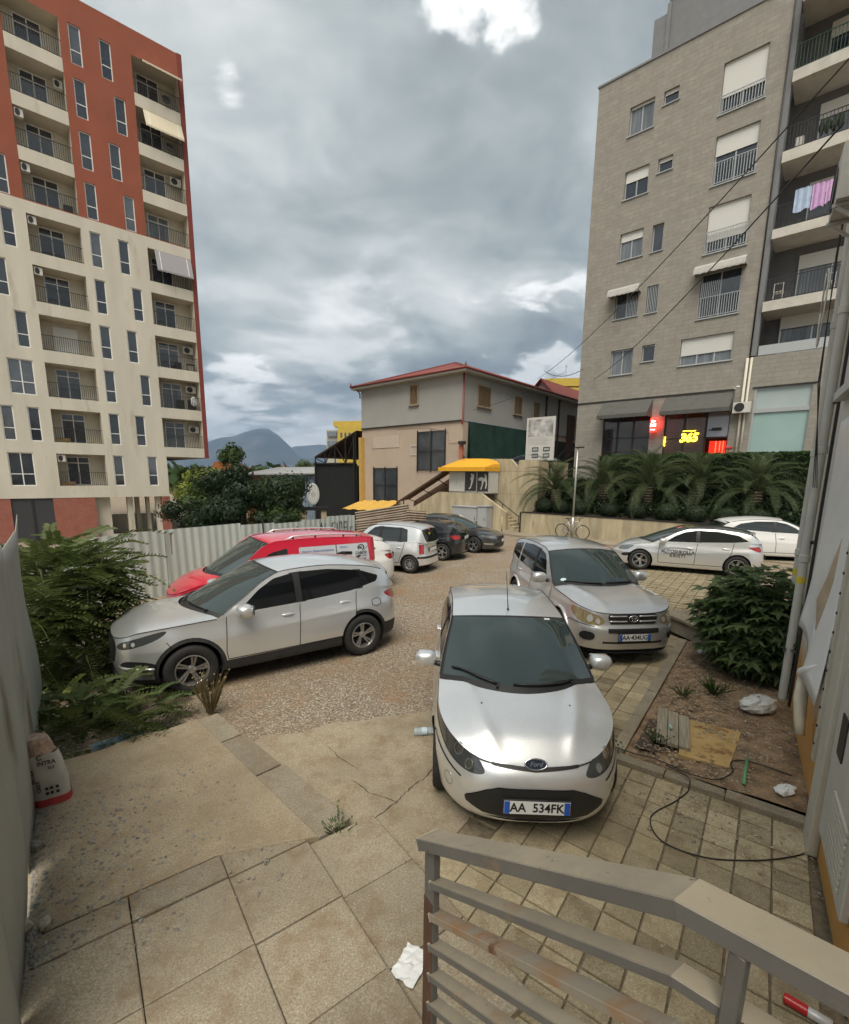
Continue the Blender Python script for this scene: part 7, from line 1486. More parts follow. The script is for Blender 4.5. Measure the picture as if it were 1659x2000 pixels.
def railing_paint():
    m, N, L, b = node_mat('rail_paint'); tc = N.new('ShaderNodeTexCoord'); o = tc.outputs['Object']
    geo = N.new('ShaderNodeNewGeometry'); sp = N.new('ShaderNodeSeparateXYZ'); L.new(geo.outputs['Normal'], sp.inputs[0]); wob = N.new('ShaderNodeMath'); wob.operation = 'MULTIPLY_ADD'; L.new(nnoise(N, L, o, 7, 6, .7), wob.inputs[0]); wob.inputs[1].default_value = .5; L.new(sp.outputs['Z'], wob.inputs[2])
    c = nmix(N, L, nrange(N, L, nnoise(N, L, o, 3.5, 7, .65), .35, .7), (.11, .105, .095), (.155, .147, .13)); lit_dust = nmix(N, L, nnoise(N, L, o, 9, 6, .7), (.34, .285, .20), (.45, .385, .28)); c = nmix(N, L, nrange(N, L, wob.outputs[0], .70, 1.2, 0, .95), c, lit_dust); c = nmix(N, L, nrange(N, L, nnoise(N, L, o, 26, 5, .6), .66, .70), c, (.10, .05, .025))  # upright faces dark, up-facing beige dust: light and shade painted by face direction
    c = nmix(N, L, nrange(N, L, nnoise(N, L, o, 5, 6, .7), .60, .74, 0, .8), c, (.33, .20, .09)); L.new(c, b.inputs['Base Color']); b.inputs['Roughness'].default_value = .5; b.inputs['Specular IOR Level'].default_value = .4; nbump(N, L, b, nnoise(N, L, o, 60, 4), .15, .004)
    m, N, L, b = node_mat('rail_rust'); tc = N.new('ShaderNodeTexCoord'); o = tc.outputs['Object']; mp = N.new('ShaderNodeMapping'); mp.inputs['Scale'].default_value = (.6, 3, 3); L.new(o, mp.inputs[0])
    c = nmix(N, L, nrange(N, L, nnoise(N, L, mp.outputs[0], 4, 7, .65), .42, .70), (.27, .235, .18), (.30, .155, .06)); c = nmix(N, L, nrange(N, L, nnoise(N, L, o, 9, 6, .65), .58, .66), c, (.13, .055, .025)); L.new(c, b.inputs['Base Color']); b.inputs['Roughness'].default_value = .7; nbump(N, L, b, nnoise(N, L, o, 50, 5), .3, .004)
railing_paint()
def build_railing():
    # railing of the stair that leads down from the camera's landing: level run on the right, then down the flight to the end post
    Z = H_CAM; A = Vector((.035, 1.225, Z-1.07)); Bp = Vector((.415, .617, Z-.637)); C = Vector((1.27, -.127, Z-.635)); root = empty('stair_railing', (A.x, A.y, .55), 0, 'grey painted metal stair railing with rust in the foreground', 'railing')
    L0 = Vector((A.x, A.y, .55)); hz = Vector((Bp.x-A.x, Bp.y-A.y, 0)).normalized(); side = Vector((-hz.y, hz.x, 0))
    def bent(name, z_off, w, h, m, s0):
        a = A-L0+Vector((0, 0, z_off)); b_ = Bp-L0+Vector((0, 0, z_off)); c = C-L0+Vector((0, 0, z_off)); a = a+(b_-a).normalized()*s0; pts = [a, b_, c]; mb = MB(); V_ = []
        for i, p in enumerate(pts):
            d = ((pts[min(i+1, 2)]-p).normalized() if i < 2 else Vector())+((p-pts[max(i-1, 0)]).normalized() if i else Vector()); d.normalize(); up = side.cross(d)
            if up.z < 0: up = -up
            for sx_, sz_ in ((-1, -1), (1, -1), (1, 1), (-1, 1)): V_.append(p+side*(sx_*w/2)+up*(sz_*h/2))
        mb.add(V_, [(i*4+j, (i+1)*4+j, (i+1)*4+(j+1) % 4, i*4+(j+1) % 4) for i in range(2) for j in range(4)]+[(3, 2, 1, 0), (8, 9, 10, 11)]); return mb.build(name, MATS[m], root, bevel=.002)
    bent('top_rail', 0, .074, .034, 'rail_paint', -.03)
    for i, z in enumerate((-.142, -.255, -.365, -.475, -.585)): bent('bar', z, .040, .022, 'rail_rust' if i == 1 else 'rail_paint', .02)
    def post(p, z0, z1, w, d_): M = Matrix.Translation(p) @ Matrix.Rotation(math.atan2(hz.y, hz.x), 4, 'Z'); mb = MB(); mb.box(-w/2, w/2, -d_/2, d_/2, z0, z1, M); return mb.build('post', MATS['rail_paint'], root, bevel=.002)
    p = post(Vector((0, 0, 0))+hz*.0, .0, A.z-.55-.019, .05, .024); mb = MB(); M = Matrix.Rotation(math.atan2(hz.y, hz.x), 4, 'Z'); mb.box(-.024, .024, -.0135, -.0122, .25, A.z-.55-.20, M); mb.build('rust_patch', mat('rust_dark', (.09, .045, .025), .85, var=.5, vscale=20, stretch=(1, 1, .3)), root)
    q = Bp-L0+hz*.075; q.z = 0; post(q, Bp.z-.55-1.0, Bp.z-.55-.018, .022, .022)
    for s_ in (0, 1, 2, 3, 4): mb = MB(); z = A.z-.55+(-.142, -.255, -.365, -.475, -.585)[s_]; mb.blob((hz.x*.03, hz.y*.03, z+.013), (.012, .014, .008), 7, 5, .2); mb.build('weld', MATS['rail_rust'], root)
    # landing and first steps that carry the railing
    an = math.atan2(-hz.y, -hz.x); M = Matrix.Translation((Bp.x, Bp.y, 0)) @ Matrix.Rotation(an, 4, 'Z'); ld = MB(); ld.box(-1.3, .05, .03, 1.2, -.2, Bp.z-.92, M); tag(ld.build('landing', MATS['apron']), kind='structure')
    st = MB(); [st.box(.05+.24*i, .05+.24*(i+1)-.002, .03, 1.1, -.2, Bp.z-.92-.165*(i+1), M) for i in range(3)]; tag(st.build('steps', MATS['apron']), kind='structure')
build_railing()
def build_small():
    # torn cement bag
    o = empty('cement_bag', (-3.27, 3.70, .11), R(33), 'torn paper cement bag with INTRA print standing against the hoarding', 'bag'); n, m_ = 24, 14; V_ = []
    for c in range(m_+1):
        v_ = c/m_; z = .52*v_
        for a in range(n):
            t = 2*math.pi*a/n; rx, ry = .165*(1-.10*v_**2), .10*(1-.2*v_**2); e = .6; x = rx*math.copysign(abs(math.cos(t))**e, math.cos(t)); y = ry*math.copysign(abs(math.sin(t))**e, math.sin(t)); w = .012*fbm(math.cos(t)*2+3, z*6+math.sin(t)*2, 1.6, 3, 2.7); V_.append((x*(1+w*5)-.05*v_**2, y*(1+w*7), z))
    F = [(c*n+a, c*n+(a+1) % n, (c+1)*n+(a+1) % n, (c+1)*n+a) for c in range(m_) for a in range(n)]; b = MB(); b.add(V_, F+[tuple(range(n-1, -1, -1))]); b.build('body', mat('bag_paper', (.56, .53, .48), .8, var=.12, vscale=6), o, smooth=True)
    b = MB(); V2_ = []
    for c in range(9):
        v_ = c/8
        for a in range(n):
            t = 2*math.pi*a/n; r = 1-.25*v_+.18*fbm(math.cos(t)*1.5, v_*3+math.sin(t), 2.0, 2, 1.1); V2_.append((.135*r*math.cos(t)-.05-.02*v_, .085*r*math.sin(t), .52+.16*v_+.05*fbm(math.cos(t)*2, math.sin(t)*2, 1.5, 2, 4)))
    b.add(V2_, [(c*n+a, c*n+(a+1) % n, (c+1)*n+(a+1) % n, (c+1)*n+a) for c in range(8) for a in range(n)]+[tuple(range(8*n, 9*n))]); b.build('crumpled_top', mat('bag_top', (.46, .32, .24), .85, var=.4, vscale=9, stain=(7, .55, (.66, .63, .58))), o, smooth=False)
    red = mat('bag_red', (.50, .06, .06), .7, var=.15, vscale=8); b = MB(); VV = [(x*1.03, y*1.04, z) for x, y, z in V_[:n*3]]; b.add(VV, [f for f in F if max(f) < n*3]); b.build('red_band', red, o, smooth=True)
    b = MB(); b.add([(.158, -.02, .05), (.15, .075, .05), (.135, .08, .30), (.148, .0, .22)], [(0, 1, 2, 3)]); b.build('red_flash', red, o)
    for t_, x, z, s_, r in (('INTRA', .02, .44, .055, 0), ('C', -.03, .50, .07, 0), ('GREY', -.085, .22, .05, 90), ('INTRA', -.115, .33, .05, 90), ('32,5', .05, .385, .035, 0)): text('bag_print', t_, s_, MATS['poster_dark'], o, (x-.03*(z/.5)**2, -.112+.02*(z/.5)**2, z), (R(84), R(0), 0), bold=.001).rotation_euler = (R(84), R(-r), 0)
    b = MB(); [b.box(x, x+.028, -.110, -.1085, z, z+.028) for x in (-.04, .0, .05) for z in (.12, .17)]; b.build('bag_print', MATS['poster_dark'], o)
    o.scale = (.8, .82, .92)
    # pale cloth scrap and stones by the hoarding
    b = MB(); k = 10; V_ = []
    for i in range(k+1):
        for j in range(5): t, u_ = i/k, j/4; V_.append((.10*(u_-.5)+.02*math.sin(t*6), .05*math.sin(t*3+u_*4), .36*(1-t)+.02*math.sin(u_*5)))
    b.add(V_, [(i*5+j, i*5+j+1, (i+1)*5+j+1, (i+1)*5+j) for i in range(k) for j in range(4)]); s = b.build('cloth_scrap', mat('cloth_pale', (.52, .48, .36), .9, var=.15, vscale=8), smooth=True); s.location = (-3.16, 3.26, .11); s.rotation_euler = (.2, .15, -.9); s.modifiers.new('s', 'SOLIDIFY').thickness = .006; tag(s, 'pale cloth scrap sticking out under the hoarding', 'scrap')
    for i, (x, y, r, lb) in enumerate(((-2.98, 3.14, .06, 'grey stone beside the pale cloth scrap'), (-2.52, 2.46, .075, 'flat pale stone in the corner of the hoarding'), (-2.40, 2.52, .05, 'upright pale stone next to the flat one'))):
        b = MB(); b.blob((0, 0, r*.5), (r, r*.7, r*.6), 9, 6, .12, .75); s = b.build('stone', MATS['rubble'] if i == 0 else mat('stone_pale', (.40, .36, .27), .9, var=.2, vscale=9)); s.location = (x, y, .102); s.rotation_euler = (0, 0, i*1.1); tag(s, lb, 'stone')
    # clear plastic bottle
    o = empty('water_bottle', (-.10, 5.0, .05), R(8), 'clear plastic water bottle lying behind the hatchback wheel', 'bottle'); b = MB(); M = Matrix.Rotation(R(90), 4, 'Y'); b.lathe([(0, 0), (.042, .002), (.045, .02), (.043, .05), (.045, .08), (.043, .12), (.045, .16), (.045, .20), (.03, .25), (.015, .275), (.014, .29)], 20, M); b.build('body', mat('pet', (.55, .66, .70), .12, alpha=.45, spec=.8), o, smooth=True); b = MB(); b.lathe([(.0455, .09), (.0455, .15)], 20, M); b.build('label_band', mat('bottle_label', (.55, .66, .72), .5), o); b = MB(); b.lathe([(.017, .285), (.017, .305), (0, .306)], 14, M); b.build('cap', mat('cap_blue', (.35, .5, .65), .5), o)
    # crumpled paper
    b = MB(); n = 9; V_ = [((i/n-.5)*.22+random.uniform(-.008, .008), (j/n-.5)*.30+random.uniform(-.008, .008), .012+.03*abs(fbm(i*.5, j*.5, 1, 2, 9))+random.uniform(0, .014)) for i in range(n+1) for j in range(n+1)]
    b.add(V_, [(i*(n+1)+j, (i+1)*(n+1)+j, (i+1)*(n+1)+j+1, i*(n+1)+j+1) for i in range(n) for j in range(n)]); s = b.build('paper_sheet', mat('paper', (.75, .75, .74), .8)); s.location = (-.055, 2.33, .07); s.scale = (.75,)*3; s.rotation_euler = (0, 0, -.5); tag(s, 'crumpled white paper lying beside the railing post', 'paper')
    # spray can
    o = empty('spray_can', (2.16, 2.17, .032), R(-42), 'red and white spray can lying under the railing', 'can'); M = Matrix.Rotation(R(90), 4, 'Y'); b = MB(); b.lathe([(0, 0), (.03, .0), (.033, .005), (.033, .165), (.028, .175)], 18, M); b.build('body', mat('can_white', (.66, .66, .66), .3, .1), o, smooth=True); b = MB(); b.lathe([(.0335, -.075), (.0335, .04), (.0335, .05)], 18, M); b.lathe([(0, -.08), (.030, -.078), (.0335, -.07)], 18, M); b.build('sleeve', mat('can_red', (.55, .03, .03), .3), o, smooth=True); b = MB(); b.lathe([(.028, .175), (.018, .185), (.018, .20), (0, .201)], 14, M); b.build('cap', MATS['iron'], o); o.scale = (.85,)*3
    # things on the soil bed
    o = empty('plank', (2.92, 5.02, .10), R(62), 'weathered wooden board lying over the dirt pit', 'board'); b = MB()
    for i in range(3): b = MB(); b.box(-.38, .40+.03*i, -.17+.115*i, -.062+.115*i, -.02+.006*i, .025+.006*i); b.build('board', mat('old_wood', (.27, .235, .175), .9, var=.35, vscale=10, stretch=(.2, 3, 3)), o, bevel=.004)
    s = MB(); pl = [(3.21, 5.33), (3.72, 5.02), (3.14, 4.33), (2.74, 4.55)]; s.add([(x, y, .085) for x, y in pl]+[(x, y, .045) for x, y in pl], [(3, 2, 1, 0), (0, 1, 5, 4), (1, 2, 6, 5), (2, 3, 7, 6), (3, 0, 4, 7)]); q = s.build('yellow_slab', mat('ochre_slab', (.46, .31, .12), .85, var=.15, vscale=4, stain=(7, .52, (.22, .12, .045)))); tag(q, 'ochre coloured flat slab lying on the soil bed', 'slab')
    b = MB(); p0 = [UT*u+NT*n for u, n in ((5.2, -.92), (5.2, -.72), (5.95, -.72), (5.95, -.92))]; b.add([(p.x, p.y, .068) for p in p0], [(3, 2, 1, 0)]); q = b.build('dirt_pit', mat('pit', (.07, .045, .03), .95, var=.4, vscale=9)); tag(q, kind='structure')
    b = MB(); M = Matrix.Rotation(R(90), 4, 'Y'); b.lathe([(0, 0), (.02, 0), (.02, .10), (.012, .12), (.012, .14), (0, .14)], 12, M); s = b.build('glass_vial', mat('vial', (.45, .62, .55), .1, alpha=.6), smooth=True); s.location = (2.86, 4.95, .16); s.rotation_euler = (0, .1, R(70)); tag(s, 'pale green glass vial lying on the wooden board', 'bottle')
    b = MB(); b.tube([(0, 0, 0), (.02, .5, .01)], .016, 8); s = b.build('green_tube', mat('green_plastic', (.12, .33, .16), .5), smooth=True); s.location = (3.10, 4.05, .10); s.rotation_euler = (0, 0, R(-35)); tag(s, 'short green plastic tube lying on the soil bed', 'tube')
    # crumpled plastic bags
    for (x, y, sx_, sy_, h, m, lb) in ((4.28, 5.55, .26, .16, .17, 'bag_clear', 'crumpled white and green plastic bag by the stained wall'), (3.42, 3.95, .12, .07, .06, 'paper', 'scrap of white plastic near the green tube'), (4.75, 7.55, .12, .06, .05, 'paper', 'white paper scrap beside the concrete box')):
        b = MB(); nu, nv = 18, 10; V_ = []
        for j in range(nv+1):
            p = -math.pi/2+math.pi*j/nv
            for i in range(nu): t = 2*math.pi*i/nu; r = 1+.5*fbm(math.cos(t)*1.6+x, math.sin(t)*1.6+p*1.2, 1.3, 3, y); V_.append((sx_*r*math.cos(p)*math.cos(t), sy_*r*math.cos(p)*math.sin(t), max(0, h*.5+h*.6*r*math.sin(p))))
        b.add(V_, [(j*nu+i, j*nu+(i+1) % nu, (j+1)*nu+(i+1) % nu, (j+1)*nu+i) for j in range(nv) for i in range(nu)]); mm = mat('bag_clear', (.58, .60, .57), .35, var=.1, vscale=8, stain=(9, .60, (.10, .20, .12))) if m == 'bag_clear' else MATS['paper']; s = b.build('plastic_bag' if m == 'bag_clear' else 'litter_scrap', mm); s.location = (x, y, .085); s.rotation_euler = (0, 0, .4); tag(s, lb, 'litter')
    # concrete inspection box with an open corner
    o = empty('concrete_box', (5.45, 8.62, .08), R(10), 'low concrete inspection box with a dark opening by the fig bush', 'box'); b = MB(); b.box(-.62, .75, -.45, -.35, 0, .26); b.box(-.62, -.52, -.35, .5, 0, .26); b.box(-.52, .75, .4, .5, 0, .26); b.build('wall', mat('box_conc', (.26, .235, .185), .9, var=.25, vscale=4, bump=.3), o); b = MB(); b.box(-.66, -.18, -.49, .52, .262, .32); b.box(.08, .9, -.49, .52, .262, .33); b.box(-.18, .08, -.49, -.2, .262, .32); b.box(-.18, .08, .22, .52, .262, .325); b.build('lid', MATS['kerbm'], o, bevel=.008); b = MB(); b.quad((-.5, -.34, .05), (.7, -.34, .05), (.7, .39, .05), (-.5, .39, .05)); b.build('pit', MATS['gap'], o)
    # black cable looped over paving and bed
    g = lambda px, py: (px, py)
    path = [(2.25, 4.55), (2.45, 4.45), (2.65, 4.22), (2.88, 4.12), (3.12, 4.25), (3.22, 4.42), (3.42, 4.42), (3.68, 4.2)]
    c1 = [(2.05, 4.72)]+path; path2 = [(2.5, 4.35), (2.62, 4.12), (2.40, 3.92), (2.05, 3.70), (2.0, 3.42), (2.25, 3.25), (2.6, 3.22), (2.9, 3.25), (3.15, 3.32), (3.3, 3.45)]
    def smooth(p, n=6):
        out = []
        for i in range(len(p)-1):
            a, b_, c, d = [Vector(p[max(0, min(len(p)-1, k))]) for k in (i-1, i, i+1, i+2)]
            for t in np.linspace(0, 1, n, endpoint=False): out.append(.5*((2*b_)+(c-a)*t+(2*a-5*b_+4*c-d)*t*t+(3*b_-a-3*c+d)*t**3))
        return out+[Vector(p[-1])]
    pts = [(v.x, v.y, .095 if UT.dot(v) > 4.8 else .018) for v in smooth(c1)]
    o = empty('black_cable', (2.5, 4.2, 0), 0, 'thin black cable looped over the paving beside the soil bed', 'cable'); b = MB(); b.tube([(x-2.5, y-4.2, z) for x, y, z in pts], .0055, 6); b.build('strand', MATS['cable_black'], o, True)
    pts = [(v.x, v.y, .095 if UT.dot(v) > 4.8 else .016) for v in smooth(path2)]+[(3.36, 3.55, .1), (3.40, 3.62, .35), (3.42, 3.66, .8)]; b = MB(); b.tube([(x-2.5, y-4.2, z) for x, y, z in pts], .0055, 6); b.build('strand', MATS['cable_black'], o, True)
    # bicycle leaning on the lamp post
    o = empty('bicycle', T(-10.0, 21.75, .11), AT, 'grey bicycle leaning at the retaining wall by the lamp post', 'bicycle')
    for x in (0, 1.05):
        b = MB(); b.tube([(x+.33*math.cos(t), 0, .34+.33*math.sin(t)) for t in np.linspace(0, 2*math.pi, 33)], .022, 6, False); w = b.build('wheel', MATS['tyre'], o, True); b = MB(); [b.tube([(x, 0, .34), (x+.32*math.cos(t), 0, .34+.32*math.sin(t))], .003, 3, False) for t in np.linspace(0, 2*math.pi, 16, endpoint=False)]; b.tube([(x, -.04, .34), (x, .04, .34)], .025, 8); b.build('spokes', MATS['alu'], w)
    b = MB(); BB, ST, HT, HB = (.45, 0, .28), (.32, 0, .80), (.88, 0, .82), (.93, 0, .68)
    for a, c in ((BB, ST), (ST, HT), (BB, HB), (HT, HB), (BB, (0, 0, .34)), (ST, (0, 0, .34)), (HB, (1.05, 0, .34))): b.tube([a, c], .018, 6)
    b.build('frame', MATS['alu'], o, True); b = MB(); b.blob((.28, 0, .95), (.14, .07, .03), 10, 5); b.tube([(.30, 0, .93), ST], .014, 6); b.build('saddle', MATS['trim'], o, True); b = MB(); b.tube([HT, (.86, 0, .98)], .016, 6); b.tube([(.92, -.28, 1.0), (.86, -.1, .98), (.86, .1, .98), (.92, .28, 1.0)], .014, 6); b.build('handlebar', MATS['trim'], o, True); b = MB(); b.lathe([(.09, -.005), (.09, .005)], 18, Matrix.Translation(BB) @ Matrix.Rotation(R(90), 4, 'X')); b.tube([BB, (.55, -.05, .15)], .012, 5); b.tube([BB, (.35, .05, .41)], .012, 5); b.build('crank', MATS['iron'], o)
build_small()
# ------------------------------------------------------------------ plants
def leaf_mat(name, c1, c2, rough=.5, trans=.35):
    m, N, L, b = node_mat(name); oi = N.new('ShaderNodeObjectInfo'); geo = N.new('ShaderNodeNewGeometry'); n1 = nnoise(N, L, geo.outputs['Position'], 2.3, 4, .6); n2 = nnoise(N, L, geo.outputs['Position'], 17, 2, .5)
    add = N.new('ShaderNodeMath'); add.operation = 'MULTIPLY_ADD'; L.new(oi.outputs['Random'], add.inputs[0]); add.inputs[1].default_value = .5; mm = N.new('ShaderNodeMath'); mm.operation = 'MULTIPLY_ADD'; L.new(n1, mm.inputs[0]); mm.inputs[1].default_value = .8; L.new(n2, mm.inputs[2]); L.new(mm.outputs[0], add.inputs[2])
    c = nmix(N, L, nrange(N, L, add.outputs[0], .7, 1.45), c1, c2); L.new(c, b.inputs['Base Color']); b.inputs['Roughness'].default_value = rough; b.inputs['Specular IOR Level'].default_value = .35
    out = N['Material Output']; tr = N.new('ShaderNodeBsdfTranslucent'); L.new(c, tr.inputs[0]); mx = N.new('ShaderNodeMixShader'); mx.inputs[0].default_value = trans; L.new(b.outputs[0], mx.inputs[1]); L.new(tr.outputs[0], mx.inputs[2]); L.new(mx.outputs[0], out.inputs[0]); return m
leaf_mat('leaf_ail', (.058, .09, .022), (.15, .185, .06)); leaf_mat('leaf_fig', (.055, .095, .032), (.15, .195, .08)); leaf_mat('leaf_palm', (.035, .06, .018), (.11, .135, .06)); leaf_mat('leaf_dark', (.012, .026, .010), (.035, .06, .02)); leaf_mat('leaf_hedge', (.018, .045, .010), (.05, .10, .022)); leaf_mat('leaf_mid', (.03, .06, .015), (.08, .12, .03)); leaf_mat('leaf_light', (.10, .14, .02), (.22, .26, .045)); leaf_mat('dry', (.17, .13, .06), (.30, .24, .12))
mat('bark', (.13, .10, .07), .9, var=.3, vscale=9, bump=.5, bscale=30); mat('stem_green', (.14, .15, .06), .8)
def rotv(v, az, el, roll=0):
    return Matrix.Rotation(az, 4, 'Z') @ Matrix.Rotation(-el, 4, 'Y') @ Matrix.Rotation(roll, 4, 'X') @ Vector(v)
def pinnate(L_, n, ll, lw, droop, seed):
    """pinnate leaf along +x, drooping towards its tip"""
    rs = random.Random(seed); b = MB(); pt = lambda t: Vector((L_*t*(1-.12*t*droop), 0, -droop*L_*.45*t*t)); pts = [pt(t) for t in np.linspace(0, 1, 5)]; b.tube(pts, [.005, .004, .004, .003, .002], 3, False)
    for i in range(n):
        t = .16+.82*i/(n-1); p = pt(t); s = ll*(1-.5*(t-.3)**2)*rs.uniform(.85, 1.1)
        for sd in (1, -1):
            a = R(62)+rs.uniform(-.12, .12); d = Vector((math.cos(a), sd*math.sin(a), -.18+rs.uniform(-.12, .1))).normalized(); w = Vector((math.sin(a), -sd*math.cos(a), 0))*lw*.5; q = p+d*s*.45
            b.add([p, q+w+Vector((0, 0, .006)), p+d*s, q-w-Vector((0, 0, .004))], [(0, 1, 2, 3)])
    return b
def rand_frond(rs, c, rad, zlo=.0):
    while True:
        v = Vector((rs.uniform(-1, 1), rs.uniform(-1, 1), rs.uniform(-1, 1)))
        if .3 < v.length < 1: break
    return Vector((c[0]+v.x*rad[0], c[1]+v.y*rad[1], max(zlo, c[2]+v.z*rad[2]))), v
def build_left_bush():
    rs = random.Random(21); base = Vector((-5.62, 7.0, -.12)); o = empty('ailanthus_bush', base, 0, 'tall feathery green bush between the hoarding and the silver SUV', 'bush')
    ms = [pinnate(.62+.06*k, 13, .135, .042, .8+.3*k, k).mesh('frond', MATS['leaf_ail']) for k in range(4)]
    b = MB()
    for i in range(12): a = rs.uniform(0, 6.28); r = rs.uniform(.1, .5); tx, ty = r*math.cos(a), r*math.sin(a); b.tube([(tx*.5, ty*.5, 0), (tx, ty, .8), (tx*2.0, ty*2.0, rs.uniform(1.4, 2.1))], [.018, .013, .006], 5)
    b.build('stem', MATS['stem_green'], o, True)
    clumps = [((0, 0, 1.35), (.6, .55, .85), 95), ((.5, -.45, .6), (.45, .4, .6), 60), ((.15, -.9, .9), (.35, .4, .85), 50), ((.1, .6, 1.2), (.45, .45, .9), 40), ((.4, .1, 1.45), (.35, .35, .6), 40)]
    fill = MB(); allm = [pinnate(.55, 10, .13, .05, 1.0, 40+k) for k in range(3)]
    for c, rad, n in clumps:
        for i in range(n*3):
            p, v = rand_frond(rs, c, rad, .1); az = math.atan2(v.y, v.x)+rs.uniform(-.6, .6); el = .25+.5*v.z+rs.uniform(-.35, .35); sc = rs.uniform(.7, 1.15)
            if i < n: f = link(bpy.data.objects.new('frond', rs.choice(ms)), o); f.location = p; f.rotation_euler = (rs.uniform(-.4, .4), -el, az); f.scale = (sc,)*3
            else:
                q = rs.choice(allm); M = Matrix.Translation(Vector(c)+(p-Vector(c))*.8) @ Matrix.Rotation(az, 4, 'Z') @ Matrix.Rotation(-el, 4, 'Y'); fill.add([M @ Vector(x) for x in q.v], q.f)
    tag(fill.build('inner_foliage', MATS['leaf_ail'], o), kind='stuff')
    # low weeds along the platform edge
    for k, (x, y, rad, n, lb, m) in enumerate(((-3.95, 4.98, (.75, .42, .42), 110, 'low green weeds at the rear edge of the concrete platform', 'leaf_ail'), (-4.45, 5.2, (.3, .4, .35), 30, 'yellowish fern-like weeds at the end of the hoarding', 'leaf_light'), (-3.5, 5.45, (.4, .3, .24), 30, 'small weeds in front of the silver SUV bumper', 'leaf_mid'))):
        w = empty('weed_clump', (x, y, -.05), 0, lb, 'weeds'); mm = pinnate(.5, 10, .12, .042, 1.1, 60+k).mesh('frond', MATS[m])
        for i in range(n): a = rs.uniform(0, 6.28); r = rs.random()**.6; f = link(bpy.data.objects.new('frond', mm), w); f.location = (rad[0]*r*math.cos(a), rad[1]*r*math.sin(a), rs.uniform(.02, rad[2])); f.rotation_euler = (rs.uniform(-.3, .3), -rs.uniform(.1, .9), a+rs.uniform(-.8, .8)); s = rs.uniform(.6, 1.1); f.scale = (s, s, s)
    # dry grass by the SUV wheel and small tufts in joints
    def tuft(x, y, z, n, h, m, lb, spread=.25):
        b = MB()
        for i in range(n):
            a = rs.uniform(0, 6.28); l = h*rs.uniform(.5, 1); sp = spread*rs.random(); bx, by = .05*math.cos(a)*rs.random(), .05*math.sin(a)*rs.random(); tx, ty = bx+sp*math.cos(a)*l*2, by+sp*math.sin(a)*l*2; w = .004; px, py = -math.sin(a)*w, math.cos(a)*w
            b.add([(bx-px, by-py, 0), (bx+px, by+py, 0), ((bx+tx)/2+px, (by+ty)/2+py, l*.6), (tx, ty, l), ((bx+tx)/2-px, (by+ty)/2-py, l*.6)], [(0, 1, 2, 3, 4)])
            if rs.random() < .5: c = Vector((tx, ty, l)); b.add([c+Vector((.012, 0, 0)), c+Vector((0, .012, .01)), c+Vector((-.012, 0, 0)), c+Vector((0, -.012, -.01))], [(0, 1, 2, 3)])
        o_ = b.build('grass_tuft', MATS[m]); o_.location = (x, y, z); tag(o_, lb, 'grass')
    tuft(-2.72, 5.55, -.05, 70, .62, 'dry', 'dry brown grass tuft in front of the SUV front wheel'); tuft(-.70, 3.46, .0, 45, .19, 'leaf_mid', 'small green grass tuft at the corner of the platform', .5); tuft(2.62, 4.78, .07, 40, .16, 'leaf_mid', 'small green weed at the corner of the wooden board', .6); tuft(2.15, 4.72, .02, 30, .08, 'leaf_mid', 'tiny green weed at the kerb corner beside the hatchback', .9); tuft(4.0, 6.0, .08, 70, .22, 'leaf_mid', 'grass tuft under the fig bush', .7); tuft(3.55, 5.95, .08, 40, .12, 'leaf_mid', 'small grass patch in the middle of the soil bed', .8)
    b = MB(); n = 8; V_ = [((i/n-.5)*.5, (j/n-.5)*.25, .06+.16*abs(fbm(i*.5, j*.6, 1, 3, 13))) for i in range(n+1) for j in range(n+1)]; b.add(V_, [(i*(n+1)+j, (i+1)*(n+1)+j, (i+1)*(n+1)+j+1, i*(n+1)+j+1) for i in range(n) for j in range(n)]); s = b.build('blue_plastic_sheet', mat('blue_plastic', (.10, .16, .21), .35, var=.4, vscale=5)); s.location = (-3.35, 4.72, -.03); s.rotation_euler = (0, 0, .7); tag(s, 'crumpled blue plastic sheet under the weeds', 'sheet')
def fig_leaf(seed):
    rs = random.Random(seed); lob = [(-100, .50), (-60, .30), (-48, .80), (-24, .42), (0, 1.0), (24, .42), (48, .80), (60, .30), (100, .50)]; b = MB(); V_ = [(0, 0, 0)]
    for a, r in lob: r *= .16*rs.uniform(.92, 1.08); V_.append((r*math.cos(R(a)), r*math.sin(R(a)), -.04*(r/.16)**2+.015*math.cos(R(a*3))))
    b.add(V_, [(0, i, i+1) for i in range(1, len(lob))]); b.tube([(-.10, 0, -.03), (0, 0, 0)], .003, 3, False); return b
